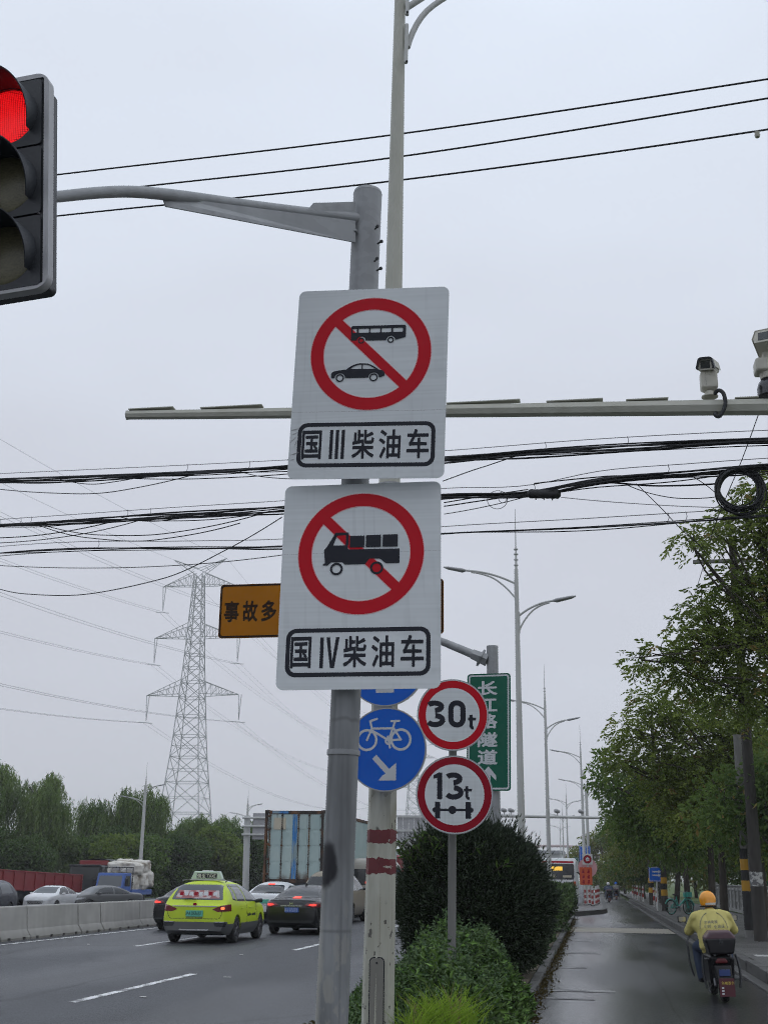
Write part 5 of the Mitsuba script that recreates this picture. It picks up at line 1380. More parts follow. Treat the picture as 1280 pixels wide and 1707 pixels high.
class Car:
    """a car body lofted from a side profile; windows, lamps and cladding are cut from slightly larger copies of the same body.
    Local frame: y from the rear bumper (0) to the front (L), x to the right, z up."""

    def __init__(s, L, W, top, belt, bottom, plan, n=3.4, tum=0.24, wheels=(0.95, 3.6), wr=0.33):
        s.L, s.W, s.n, s.tum, s.wheels, s.wr = L, W, n, tum, wheels, wr
        f = lambda q: PchipInterpolator(*np.array(q, float).T)
        s.top, s.belt, s.bot, s.plan = f(top), f(belt), f(bottom), f(plan)
        s.ys = np.unique(np.r_[np.linspace(0, 0.3, 8), np.linspace(0.3, L - 0.3, 56), np.linspace(L - 0.3, L, 8)])
        s.H = max(q[1] for q in top)

    def loft(s, off):
        ny, th, lo = len(s.ys), np.linspace(0, PI / 2, 17), np.linspace(0, 1, 9)
        rings = []
        for y in s.ys:
            w, zt, zb, z0 = float(s.plan(y)) * s.W / 2, float(s.top(y)), float(s.belt(y)), float(s.bot(y))
            w += off
            zt += off
            zb = min(zb, zt - 0.02)
            z0 -= off
            x = np.where(lo < 0.4, 1 - 0.13 * (1 - lo / 0.4) ** 2, 1 - 0.035 * ((lo - 0.4) / 0.6) ** 2) * w
            z = z0 + (zb - z0) * lo
            tum = s.tum * np.clip((zt - zb) / (s.H - zb + 1e-6), 0.1, 1)
            c, d = np.cos(th) ** (2 / s.n), np.sin(th) ** (2 / s.n)
            xu, zu = 0.965 * w * c * (1 - tum * d), zb + (zt - zb) * d
            X, Z = np.r_[x, xu[1:]], np.r_[z, zu[1:]]
            X[-1] = 0
            rings.append(np.r_[np.c_[X, Z], np.c_[-X[-2::-1], Z[-2::-1]]])
        yy = s.ys.copy()
        yy[0] -= off
        yy[-1] += off
        k = len(rings[0])
        V = np.vstack([np.c_[r[:, 0], np.full(k, y), r[:, 1]] for r, y in zip(rings, yy)])
        F, j = [], np.arange(k)
        j2 = (j + 1) % k
        for i in range(ny - 1):
            a, b = i * k, (i + 1) * k
            F += [np.stack([a + j, a + j2, b + j2], 1), np.stack([a + j, b + j2, b + j], 1)]
        n = len(V)
        V = np.vstack([V, [0, yy[0], rings[0][:, 1].mean()], [0, yy[-1], rings[-1][:, 1].mean()]])
        F += [np.stack([j2, j, np.full(k, n)], 1), np.stack([(ny - 1) * k + j, (ny - 1) * k + j2, np.full(k, n + 1)], 1)]
        m = trimesh.Trimesh(V, np.vstack(F), process=False)
        if m.volume < 0:
            m.invert()
        return man(m)

    def shell(s, off):
        b = s.loft(off)
        for y in s.wheels:
            b = b - m3.Manifold.cylinder(s.W + 1, s.wr + 0.055, s.wr + 0.055, 32, True).rotate([0, 90, 0]).translate([0, y, s.wr - 0.01]) + (
                m3.Manifold.cube([s.W - 0.52, 1.0, 0.6], True).translate([0, y, s.wr + 0.25]) ^ s.loft(-0.03))
        return b


def prism(pts, axis, a, b):
    """prism of a polygon: 'y' = polygon in (x, z), 'x' = polygon in (y, z); between a and b along the axis"""
    p = m3.CrossSection([np.asarray(pts, float)], m3.FillRule.Positive if Polygon(pts).exterior.is_ccw else m3.FillRule.Negative)
    m = p.extrude(b - a).translate([0, 0, a])
    if axis == 'y':                       # (u, v, w) -> (u, w, v)
        return m.rotate([90, 0, 0]).mirror([0, 1, 0]) if True else m
    return m.transform(np.array([[0, 0, 1, 0], [1, 0, 0, 0], [0, 1, 0, 0]], float))


def rp(pts, r=0.03):
    """polygon with rounded corners"""
    g = Polygon(pts).buffer(-r).buffer(r, quad_segs=3)
    return list(g.exterior.coords[:-1])


def mir(pts):
    return [(-x, z) for x, z in pts][::-1]


def wheel(r, w, rim='alloy'):
    t = lathe([(r * 0.62, -w / 2), (r * 0.90, -w / 2), (r, -w * 0.36), (r, w * 0.36), (r * 0.90, w / 2), (r * 0.62, w / 2), (r * 0.60, w * 0.3), (r * 0.60, -w * 0.3), (r * 0.62, -w / 2)], 36)
    d = lathe([(0, w * 0.30), (r * 0.60, w * 0.26), (r * 0.60, -w * 0.2), (0, -w * 0.2), (0, w * 0.30)], 30)
    sp = []
    for i in range(5):
        b = bx(-r * 0.075, r * 0.075, r * 0.08, r * 0.60, w * 0.28, w * 0.46, 0.008)
        b.apply_transform(trimesh.transformations.rotation_matrix(i * 2 * PI / 5, (0, 0, 1)))
        sp.append(b)
    lip = lathe([(r * 0.57, w * 0.3), (r * 0.57, w * 0.49), (r * 0.625, w * 0.49), (r * 0.625, w * 0.3), (r * 0.57, w * 0.3)], 36)
    hub = lathe([(0, w * 0.47), (r * 0.12, w * 0.46), (r * 0.13, w * 0.25), (0, w * 0.25)], 16)
    return t, d, cat(lip, hub, *sp)


WH = {}


def add_wheels(k, c, rims=True, w=0.215):
    for y in c.wheels:
        for sx in (1, -1):
            kk = (c.wr, w)
            if kk not in WH:
                t, d, a = wheel(c.wr, w)
                WH[kk] = (mikit.ply(t, 'rubber', 40), mikit.ply(d, 'black_plastic', 40), mikit.ply(a, 'alloy', 40))
            R = np.array([[0, 0, sx, 0], [1, 0, 0, 0], [0, sx, 0, 0], [0, 0, 0, 1.0]])
            R[:3, 3] = (sx * (c.W / 2 - w / 2 - 0.015), y, c.wr)
            wk = part(k, 'wheel', WH[kk][0], None, M=R)
            part(wk, 'disc', WH[kk][1], None)
            part(wk, 'rim', WH[kk][2], None)


def cut(k, name, solid, m, **kw):
    if solid.num_tri() > 0:
        return part(k, name, tm(solid), m, 35, **kw)


SEDAN = dict(
    top=[(0, 0.86), (0.06, 1.00), (0.20, 1.045), (0.75, 1.075), (1.30, 1.30), (1.75, 1.425), (2.15, 1.46), (2.6, 1.45), (2.95, 1.39), (3.70, 1.02), (4.1, 0.96), (4.45, 0.87), (4.62, 0.72), (4.68, 0.62)],
    belt=[(0, 0.80), (0.3, 0.92), (1.5, 0.96), (3.2, 0.93), (3.7, 0.91), (4.3, 0.80), (4.68, 0.58)],
    bottom=[(0, 0.36), (0.25, 0.24), (0.9, 0.20), (3.9, 0.20), (4.5, 0.22), (4.68, 0.30)],
    plan=[(0, 0.80), (0.10, 0.90), (0.35, 0.97), (1.2, 1.0), (3.4, 1.0), (4.2, 0.95), (4.5, 0.86), (4.68, 0.66)])
EST = dict(
    top=[(0, 0.95), (0.10, 1.02), (0.34, 1.36), (0.50, 1.515), (0.75, 1.555), (1.6, 1.575), (2.4, 1.545), (2.85, 1.46), (3.55, 1.07), (4.0, 0.99), (4.3, 0.89), (4.48, 0.74), (4.54, 0.64)],
    belt=[(0, 0.92), (0.3, 0.985), (1.5, 0.97), (3.0, 0.935), (3.6, 0.91), (4.2, 0.80), (4.54, 0.60)],
    bottom=[(0, 0.34), (0.25, 0.25), (0.9, 0.21), (3.8, 0.21), (4.4, 0.23), (4.54, 0.30)],
    plan=[(0, 0.86), (0.10, 0.93), (0.3, 0.98), (1.2, 1.0), (3.3, 1.0), (4.1, 0.95), (4.4, 0.84), (4.54, 0.68)])
SUV = dict(
    top=[(0, 1.06), (0.10, 1.16), (0.34, 1.52), (0.50, 1.70), (0.8, 1.76), (1.8, 1.78), (2.6, 1.74), (3.0, 1.66), (3.65, 1.22), (4.2, 1.13), (4.6, 1.00), (4.76, 0.84), (4.82, 0.7)],
    belt=[(0, 1.03), (0.3, 1.10), (1.5, 1.08), (3.2, 1.05), (3.7, 1.03), (4.5, 0.92), (4.82, 0.66)],
    bottom=[(0, 0.42), (0.25, 0.30), (0.9, 0.26), (4.0, 0.26), (4.6, 0.28), (4.82, 0.36)],
    plan=[(0, 0.86), (0.10, 0.93), (0.3, 0.98), (1.2, 1.0), (3.5, 1.0), (4.3, 0.95), (4.7, 0.84), (4.82, 0.68)])
VAN = dict(
    top=[(0, 1.90), (0.05, 2.05), (0.16, 2.18), (0.4, 2.24), (3.0, 2.26), (3.9, 2.20), (4.3, 2.05), (4.95, 1.25), (5.2, 1.12), (5.3, 0.9)],
    belt=[(0, 1.18), (0.3, 1.20), (4.0, 1.18), (4.9, 1.10), (5.3, 0.82)],
    bottom=[(0, 0.42), (0.3, 0.34), (4.6, 0.34), (5.3, 0.42)],
    plan=[(0, 0.93), (0.08, 0.96), (0.25, 0.99), (1, 1.0), (4.4, 1.0), (5.0, 0.93), (5.3, 0.8)])


def scaled(p, sl, sh):
    return {a: [(y * sl, v * (sh if a != 'plan' else 1)) for y, v in b] for a, b in p.items()}


def red_lamp(k, name, solid, lit, **kw):
    return cut(k, name, solid, 'lamp_red', **kw)


def rear_car(name, label, cat_, M, prof, L, W, paint, lamps, wheels, wr, win, plate=None, glass='glass_dark', text=None, lit=(1.2, 0.045, 0.02), side=None, roof_win=1.2, shape=3.4, detail=True, brake=None, tum=0.24):
    c = Car(L, W, prof['top'], prof['belt'], prof['bottom'], prof['plan'], n=shape, tum=tum, wheels=wheels, wr=wr)
    k = thing(name, label, cat_, M)
    part(k, 'body', tm(c.shell(0.0)), paint, 32)
    g1, g2, g3 = c.loft(0.004), c.loft(0.009), c.loft(0.014)
    rest = c.loft(-0.03)
    if win:
        cut(k, 'rear_window', (g1 - rest) ^ prism(rp(win[0]), 'y', -0.2, win[1]), glass)
    if side:
        for poly in side:
            for a, b in ((0.3, 1.2), (-1.2, -0.3)):
                cut(k, 'side_window', (g1 - rest) ^ prism(rp(poly, 0.025), 'x', a, b), glass)
    for poly, deep in lamps:
        for q in (poly, mir(poly)):
            lk = cut(k, 'tail_light', (g2 - rest) ^ prism(rp(q, 0.015), 'y', -0.2, deep), 'lamp_red')
            inner = affinity.scale(Polygon(q), 0.5, 0.42)
            if lk and lit:
                cut(lk, 'lit_lamp', (g3 - rest) ^ prism(list(inner.exterior.coords[:-1]), 'y', -0.2, deep * 0.6), 'lamp_red', emit=glow(*lit))
    if brake and lit:
        x, z0, z1, y1 = brake
        cut(k, 'brake_light', (g3 - rest) ^ prism([(-x, z0), (x, z0), (x, z1), (-x, z1)], 'y', -0.2, y1), 'lamp_red', emit=glow(1.6, 0.09, 0.03))
    add_wheels(k, c)
    part(k, 'underbody', bx(-W / 2 + 0.16, W / 2 - 0.16, 0.25, L - 0.3, wr * 0.62, wr + 0.5, 0.05), 'black_plastic')
    return k, c, g1, g2, g3, rest


def plate_on(k, x, y, z, w, h, m, text, ink='sign_white', first=None):
    part(k, 'licence_plate', xz(ext(rrect(-w / 2, w / 2, -h / 2, h / 2, 0.01), 0.012)), m, M=tr(x, y, z))
    if text:
        lm = latin(text, 0.045 * w, 0, h * 0.58, 0.002, 0.013, fit=w * 0.74)
        part(k, 'plate_text', xz(lm), ink, M=tr(x, y, z))
    if first:
        part(k, 'plate_text', xz(ext(glyph(first, -0.43 * w, 0, h * 0.5, h * 0.6), 0.002, 0.013)), ink, M=tr(x, y, z))


def mirrors(k, c, y, z, paint):
    for sx in (1, -1):
        m = tm(hull(sph((0, 0, 0), 0.05, 12), sph((sx * 0.13, -0.02, 0.02), 0.06, 12), sph((sx * 0.12, 0.04, 0.03), 0.05, 12)))
        part(k, 'wing_mirror', m, paint, 40, M=tr(sx * (c.W / 2 - 0.02), y, z))


# ---------------------------------------------------------------- the lime taxi
TM = tr(-10.30, 31.75, 0.0, math.radians(1.5))
taxi, c, g1, g2, g3, rest = rear_car(
    'taxi', 'lime green estate taxi with lit roof sign driving away in the left lanes', 'taxi', TM, EST, 4.54, 1.84, 'paint_lime',
    [([(0.46, 0.86), (0.62, 0.80), (0.90, 0.815), (0.93, 0.93), (0.88, 0.99), (0.70, 0.955)], 0.34)], (0.94, 3.56), 0.34,
    ([(-0.70, 1.09), (0.70, 1.09), (0.60, 1.43), (0.52, 1.475), (-0.52, 1.475), (-0.60, 1.43)], 0.75), lit=None,
    side=[[(0.62, 1.10), (0.74, 1.40), (0.92, 1.47), (1.02, 1.48), (0.94, 1.06)], [(1.02, 1.06), (1.09, 1.485), (1.85, 1.49), (1.90, 1.04)], [(1.97, 1.04), (1.92, 1.49), (2.30, 1.475), (2.75, 1.39), (3.18, 1.08), (3.15, 1.02)]], glass='glass_grey', brake=(0.20, 1.495, 1.53, 0.60))
cut(taxi, 'lit_lamp', (g3 - rest) ^ prism(rp([(0.70, 0.855), (0.80, 0.855), (0.79, 0.925), (0.71, 0.925)], 0.02), 'y', -0.2, 0.3), 'lamp_red', emit=glow(2.2, 0.30, 0.10))
cut(taxi, 'chrome_strip', (g3 - rest) ^ prism([(-0.60, 0.925), (0.60, 0.925), (0.60, 0.947), (-0.60, 0.947)], 'y', -0.2, 0.3), 'chrome')
skirt = c.shell(0.012)
cut(taxi, 'cladding', (skirt - rest) ^ (m3.Manifold.cube([3, 6, 1.0], True).translate([0, 2.2, 0.0])), 'cladding')
cut(taxi, 'bumper_strip', (g3 - rest) ^ prism(rp([(-0.86, 0.56), (-0.60, 0.545), (0.60, 0.545), (0.86, 0.56), (0.86, 0.44), (0.60, 0.40), (-0.60, 0.40), (-0.86, 0.44)][::-1], 0.02), 'y', -0.3, 0.25), 'cladding')
for sx in (1, -1):
    q = [(sx * 0.52, 0.545), (sx * 0.84, 0.55), (sx * 0.84, 0.43), (sx * 0.56, 0.44)]
    cut(taxi, 'bumper_vent', (c.loft(0.019) - rest) ^ prism(rp(q if sx > 0 else q[::-1], 0.03), 'y', -0.3, 0.2), 'black_plastic')
    q = [(sx * 0.53, 0.555), (sx * 0.80, 0.56), (sx * 0.80, 0.543), (sx * 0.56, 0.538)]
    cut(taxi, 'reflector', (c.loft(0.024) - rest) ^ prism(q if sx > 0 else q[::-1], 'y', -0.3, 0.2), 'chrome')
cut(taxi, 'skid_plate', (c.loft(0.02) - rest) ^ prism(rp([(-0.42, 0.365), (0.42, 0.365), (0.36, 0.335), (-0.36, 0.335)][::-1], 0.008), 'y', -0.3, 0.2), 'chrome')
cut(taxi, 'tailgate_seam', (c.loft(0.003) - rest) ^ (prism(rp([(-0.66, 0.62), (0.66, 0.62), (0.74, 0.75), (0.74, 1.0), (-0.74, 1.0), (-0.74, 0.75)], 0.06), 'y', -0.3, 0.2) - prism(rp([(-0.65, 0.63), (0.65, 0.63), (0.73, 0.755), (0.73, 1.1), (-0.73, 1.1), (-0.73, 0.755)], 0.06), 'y', -0.4, 0.3)), 'black_plastic')
plate_on(taxi, 0.0, -0.018, 0.755, 0.46, 0.15, 'plate_green', 'A DF3657', 'sign_black', '沪')
part(taxi, 'tailgate_lettering', xz(latin('TAXI HYBRID' if 0 else 'IIIIIIIIIII', 0, 0, 0.03, 0.002, 0, fit=0.44)), 'cladding', M=tr(0, -0.012, 0.655))
part(taxi, 'badge', xz(ext(rrect(-0.05, 0.05, -0.03, 0.03, 0.02), 0.006)), 'sign_dark_red', M=tr(0, -0.006, 0.985))
# poster along the bottom of the rear window
cut(taxi, 'window_poster', (c.loft(0.008) - rest) ^ prism([(-0.60, 1.13), (0.60, 1.13), (0.54, 1.33), (-0.54, 1.33)], 'y', -0.2, 0.6), mat('poster_red', proc(lambda p, n, uv: mix((0.30, 0.10, 0.10), (0.46, 0.40, 0.40), smoothstep(0.4, 0.62, noise(p.x * 9, 0.0, p.z * 10)))), 0.2, clearcoat=0.8, clearcoat_gloss=0.95))
blocks = [([(-0.50 + 0.13 * i, 1.20), (-0.40 + 0.13 * i, 1.20), (-0.40 + 0.13 * i, 1.29), (-0.50 + 0.13 * i, 1.29)]) for i in range(8)]
for i, q in enumerate(blocks):
    cut(taxi, 'poster_letter', (c.loft(0.010) - rest) ^ prism(q, 'y', -0.2, 0.6), 'sign_white' if i % 3 else 'sign_dark_red')
part(taxi, 'wiper', tube([(0.0, 0.10, 1.10), (-0.16, 0.12, 1.125), (-0.34, 0.13, 1.105)], 0.014, 6), 'black_plastic')
mirrors(taxi, c, 3.02, 1.03, 'black_plastic')
for sx in (1, -1):
    part(taxi, 'roof_rail', tube([(sx * 0.60, 0.72, 1.545), (sx * 0.60, 0.9, 1.585), (sx * 0.60, 2.2, 1.59), (sx * 0.60, 2.4, 1.54)], 0.016, 6), 'black_plastic', 40)
    for y in (1.42, 2.32):
        part(taxi, 'door_handle', bx(sx * 0.918 - 0.012, sx * 0.918 + 0.012, y - 0.09, y + 0.09, 0.865, 0.895, 0.008), 'paint_lime')
    cut(taxi, 'door_seam', (c.loft(0.003) - rest) ^ prism([(1.94, 0.35), (1.95, 0.35), (1.95, 1.03), (1.94, 1.03)], 'x', min(0.5 * sx, 1.5 * sx), max(0.5 * sx, 1.5 * sx)), 'black_plastic')
    cut(taxi, 'door_seam', (c.loft(0.003) - rest) ^ prism([(3.02, 0.35), (3.03, 0.35), (3.03, 1.0), (3.02, 1.0)], 'x', min(0.5 * sx, 1.5 * sx), max(0.5 * sx, 1.5 * sx)), 'black_plastic')
for i in range(9):
    if i != 4:
        part(taxi, 'door_lettering', bx(0.921, 0.926, 1.99 + i * 0.10, 2.06 + i * 0.10, 0.66, 0.71 if i % 2 else 0.735), 'sign_black')
RM = tr(0, 1.02, 1.575)
part(taxi, 'roof_sign_base', bx(-0.46, 0.46, -0.10, 0.16, 0.0, 0.035, 0.01), 'frame_grey', M=RM)
body = m3.Manifold.batch_hull([sph((x, y, z), 0.03, 12) for x, z in ((-0.40, 0.05), (0.40, 0.05), (-0.33, 0.215), (0.33, 0.215)) for y in (-0.05, 0.11)])
rs = part(taxi, 'roof_sign', tm(body), mat('sign_lit', (0.5, 0.6, 0.5), 0.4), 40, M=RM)
part(taxi, 'roof_sign_light', bx(-0.14, 0.14, -0.03, 0.09, 0.24, 0.27, 0.01), 'white_post', M=RM)
part(rs, 'sign_panel', xz(ext(rrect(-0.27, 0.29, 0.055, 0.185, 0.01), 0.006)), 'sign_black', M=tr(0, -0.081, 0))
part(rs, 'sign_text', xz(cat(ext(glyph('强', -0.20, 0.12, 0.11, 0.10), 0.002, 0.0065), ext(glyph('生', -0.075, 0.12, 0.105, 0.10), 0.002, 0.0065), latin('TAXI', 0.13, 0.12, 0.08, 0.002, 0.0065, fit=0.25))), 'white_post', M=tr(0, -0.081, 0))

# ---------------------------------------------------------------- other cars seen from behind
SL = [([(0.40, 0.855), (0.66, 0.80), (0.88, 0.815), (0.90, 0.93), (0.76, 0.965), (0.50, 0.93)], 0.30)]
SW = ([(-0.66, 1.08), (0.66, 1.08), (0.55, 1.33), (0.47, 1.385), (-0.47, 1.385), (-0.55, 1.33)], 1.75)
SS = [[(1.02, 1.05), (1.40, 1.27), (1.80, 1.36), (2.05, 1.37), (2.05, 1.0), (1.15, 1.0)], [(2.13, 1.0), (2.13, 1.37), (2.6, 1.36), (2.95, 1.27), (3.38, 1.02), (3.36, 0.98)]]


def sedan(label, M, paint, lamps=SL, scale=(1, 1), W=1.80, **kw):
    k, c, g1, g2, g3, rest = rear_car('car', label, 'car', M, scaled(SEDAN, *scale), 4.68 * scale[0], W, paint, lamps, (0.98 * scale[0], 3.72 * scale[0]), 0.325, SW, side=SS, **kw)
    mirrors(k, c, 3.1 * scale[0], 1.0, 'black_plastic' if paint == 'paint_black' else paint)
    sm = rp([(-0.70, 0.66), (0.70, 0.66), (0.74, 1.2), (-0.74, 1.2)], 0.05)
    cut(k, 'boot_seam', (c.loft(0.003) - rest) ^ (prism(sm, 'y', -0.3, 0.16) - prism(list(Polygon(sm).buffer(-0.009).exterior.coords[:-1]), 'y', -0.4, 0.3)), 'black_plastic')
    cut(k, 'lower_bumper', (c.shell(0.006) - rest) ^ m3.Manifold.cube([3, 0.5, 0.62], True).translate([0, 0.05, 0.12]), 'black_plastic')
    return k, c, g1, g2, g3, rest


hk, c, g1, g2, g3, rest = sedan('black sedan with lit brake lights and blue plate, right behind the steel pole', tr(-9.14, 37.6, 0, math.radians(-1.0)), 'paint_black', brake=(0.11, 1.075, 1.115, 1.2))
plate_on(hk, 0.02, -0.016, 0.73, 0.44, 0.14, 'plate_blue', 'J 76Z72', 'sign_white', '浙')
part(hk, 'chrome_strip', bx(-0.34, 0.34, -0.012, 0.01, 0.835, 0.853, 0.004), 'chrome')
cut(hk, 'boot_lip', (g3 - rest) ^ prism([(-0.72, 1.0), (0.72, 1.0), (0.72, 1.03), (-0.72, 1.03)], 'y', -0.2, 0.3), 'paint_black')
part(hk, 'badge', xz(ring(0, 0, 0.05, 0.036).pipe if 0 else ext(unary_union([sbox(-0.045, -0.04, -0.03, 0.04), sbox(0.03, -0.04, 0.045, 0.04), sbox(-0.03, -0.008, 0.03, 0.008)]), 0.006)), 'chrome', M=tr(0, -0.008, 0.91))
part(hk, 'aerial_fin', tm(hull(sph((0, 1.75, 1.43), 0.02, 10), sph((0, 2.0, 1.45), 0.03, 10), sph((0, 1.78, 1.52), 0.01, 10))), 'paint_black', 40)
wk, c, g1, g2, g3, rest = sedan('white sedan with lit brake lights ahead of the taxi, below the container', tr(-12.35, 46.0, 0, 0), 'paint_white', scale=(1, 1.03), brake=(0.13, 1.40, 1.435, 1.9), lamps=[([(0.52, 0.87), (0.80, 0.81), (0.90, 0.83), (0.91, 0.96), (0.70, 0.97)], 0.4)])
plate_on(wk, 0.1, -0.016, 0.80, 0.42, 0.14, 'plate_green', None)
bk, c, g1, g2, g3, rest = sedan('black sedan half hidden by the left side of the taxi', tr(-13.05, 38.4, 0, 0), 'paint_black', lit=(1.8, 0.06, 0.03))
sk, c, g1, g2, g3, rest = sedan('white sedan in the far left lane beyond the half hidden black sedan', tr(-15.95 + 1.0, 46.5, 0, 0), 'paint_silver', scale=(1, 1.05), lit=None)
uk, c, g1, g2, g3, rest = rear_car('car', 'beige people carrier partly behind the steel pole', 'car', tr(-10.15, 47.0, 0, 0), scaled(SUV, 1.0, 1.10), 4.82, 1.92, 'paint_gold', [([(0.66, 0.95), (0.90, 0.95), (0.90, 1.45), (0.78, 1.45)], 0.25)], (0.98, 3.8), 0.36,
                                   ([(-0.78, 1.27), (0.78, 1.27), (0.68, 1.72), (-0.68, 1.72)], 0.9), side=[[(0.7, 1.22), (0.85, 1.7), (1.9, 1.78), (1.9, 1.2)], [(2.0, 1.2), (2.0, 1.78), (2.8, 1.72), (3.5, 1.25)]], brake=(0.16, 1.74, 1.785, 0.8))
mirrors(uk, c, 3.3, 1.25, 'black_plastic')
vk, c, g1, g2, g3, rest = rear_car('van', 'pale beige van with dark tailgate window between the two front poles', 'van', tr(-9.95, 55.0, 0, 0), scaled(VAN, 1.0, 1.13), 5.3, 2.0, 'paint_beige', [([(0.86, 0.95), (0.99, 0.95), (0.99, 1.35), (0.88, 1.35)], 0.15)], (1.0, 4.2), 0.35,
                                   ([(-0.84, 1.38), (0.84, 1.38), (0.80, 2.06), (-0.80, 2.06)], 0.5), side=[[(0.4, 1.42), (0.45, 2.05), (2.0, 2.1), (2.0, 1.4)], [(2.1, 1.4), (2.1, 2.1), (3.6, 2.08), (3.6, 1.38)]], shape=6, tum=0.09)
part(vk, 'brake_light', bx(-0.07, 0.07, -0.03, 0.0, 1.45, 1.52, 0.005), 'lamp_red', emit=glow(1.6, 0.12, 0.06))
plate_on(vk, -0.45, -0.018, 0.98, 0.44, 0.16, 'sign_white', None)
part(vk, 'bumper', bx(-0.96, 0.96, -0.10, 0.12, 0.42, 0.66, 0.03), 'cladding')
part(vk, 'tailgate_seam', bx(-0.92, 0.92, -0.008, 0.0, 1.20, 1.215), 'black_plastic')

# ---------------------------------------------------------------- cars and trucks on the far carriageway
YS = -1


def front_car(label, M, prof, L, W, paint, side, ws, wheels, wr, lights, tum=0.24, dark_roof=False, glass='glass_dark'):
    c = Car(L, W, prof['top'], prof['belt'], prof['bottom'], prof['plan'], wheels=wheels, wr=wr, tum=tum)
    k = thing('car', label, 'car', M)
    part(k, 'body', tm(c.shell(0.0)), paint, 32)
    g1, g2, g3, rest = c.loft(0.004), c.loft(0.009), c.loft(0.014), c.loft(-0.03)
    for poly in side:
        for a, b in ((0.3, 1.2), (-1.2, -0.3)):
            cut(k, 'side_window', (g1 - rest) ^ prism(rp(poly, 0.025), 'x', a, b), glass)
    cut(k, 'rear_window', (g1 - rest) ^ prism(rp([(-0.66, ws[0][0][1] + 0.08), (0.66, ws[0][0][1] + 0.08), (0.55, ws[0][2][1] + 0.02), (-0.55, ws[0][2][1] + 0.02)]), 'y', -0.2, 0.9 if L > 4.75 else 1.75), glass)
    cut(k, 'windscreen', (g1 - rest) ^ prism(rp(ws[0]), 'y', ws[1], L + 0.5), 'glass_grey')
    for q in (lights, mir(lights)):
        cut(k, 'headlight', (g2 - rest) ^ prism(rp(q, 0.02), 'y', L - 0.75, L + 0.3), 'lamp_clear')
    cut(k, 'grille', (g2 - rest) ^ prism(rp([(-0.42, 0.48), (0.42, 0.48), (0.50, 0.66), (-0.50, 0.66)], 0.03), 'y', L - 0.4, L + 0.3), 'black_plastic')
    for z in (0.53, 0.58, 0.63):
        cut(k, 'grille_bar', (g3 - rest) ^ prism([(-0.44, z - 0.008), (0.44, z - 0.008), (0.44, z + 0.008), (-0.44, z + 0.008)], 'y', L - 0.4, L + 0.3), 'chrome')
    if dark_roof:
        cut(k, 'roof_panel', (g1 - rest) ^ m3.Manifold.cube([1.1, 1.1, 2], True).translate([0, 2.15, 2.42]), 'glass_dark')
    add_wheels(k, c)
    mirrors(k, c, 3.1 if L < 4.75 else 3.3, 1.0 if L < 4.75 else 1.15, paint)
    return k


FW = ([(-0.68, 1.04), (0.68, 1.04), (0.55, 1.38), (-0.55, 1.38)], 2.75)
fz = float(gz(-22.0))
front_car('white sedan facing us on the far carriageway behind the barrier', tr(-30.7, 70.7, -0.42, PI), SEDAN, 4.68, 1.82, 'paint_white', SS, FW, (0.98, 3.72), 0.325, [(0.45, 0.60), (0.84, 0.66), (0.88, 0.76), (0.55, 0.73)], dark_roof=True)
front_car('grey sedan facing us behind the barrier, turned a little sideways', tr(-27.6, 73.6, -0.42, PI - 0.66), SEDAN, 4.68, 1.82, 'paint_grey', SS, FW, (0.98, 3.72), 0.325, [(0.45, 0.60), (0.84, 0.66), (0.88, 0.78), (0.55, 0.73)])
front_car('dark navy car cut by the left edge behind the barrier', tr(-29.75, 60.2, -0.42, PI), SUV, 4.82, 1.85, 'paint_navy', [[(0.7, 1.14), (0.85, 1.6), (1.9, 1.66), (1.9, 1.12)], [(2.0, 1.12), (2.0, 1.66), (2.8, 1.6), (3.4, 1.15)]], ([(-0.7, 1.2), (0.7, 1.2), (0.58, 1.6), (-0.58, 1.6)], 2.8), (0.98, 3.8), 0.35, [(0.5, 0.75), (0.86, 0.82), (0.88, 0.92), (0.55, 0.88)], glass='glass_grey')

# blue light truck loaded with white bales, facing us
bt = thing('light_truck', 'blue light truck facing us, piled high with white bales', 'truck', tr(-31.2, 78.0, -0.42, PI))
cabs = m3.Manifold.batch_hull([sph((x, y, z), 0.07, 12) for x in (-0.88, 0.88) for y, z in ((-0.05, 0.72), (0.0, 1.25), (-0.32, 2.12), (-1.35, 2.12), (-1.4, 0.62))])
part(bt, 'cab', tm(cabs), 'paint_blue', 35)
part(bt, 'windscreen', tm((m3.Manifold.batch_hull([sph((x, y, z), 0.075, 12) for x in (-0.88, 0.88) for y, z in ((-0.05, 0.72), (0.0, 1.25), (-0.32, 2.12), (-1.35, 2.12), (-1.4, 0.62))]) - cabs) ^ prism(rp([(-0.82, 1.33), (0.82, 1.33), (0.78, 2.02), (-0.78, 2.02)], 0.05), 'y', -0.5, 0.3)), 'glass_grey', 35)
for a, b in ((0.5, 1.1), (-1.1, -0.5)):
    part(bt, 'side_window', tm((m3.Manifold.batch_hull([sph((x, y, z), 0.075, 12) for x in (-0.88, 0.88) for y, z in ((-0.05, 0.72), (0.0, 1.25), (-0.32, 2.12), (-1.35, 2.12), (-1.4, 0.62))]) - cabs) ^ prism(rp([(-1.2, 1.35), (-0.2, 1.35), (-0.42, 2.0), (-1.2, 2.0)], 0.04), 'x', a, b)), 'glass_dark', 35)
part(bt, 'bumper', bx(-0.95, 0.95, -0.02, 0.1, 0.42, 0.68, 0.03), 'paint_blue')
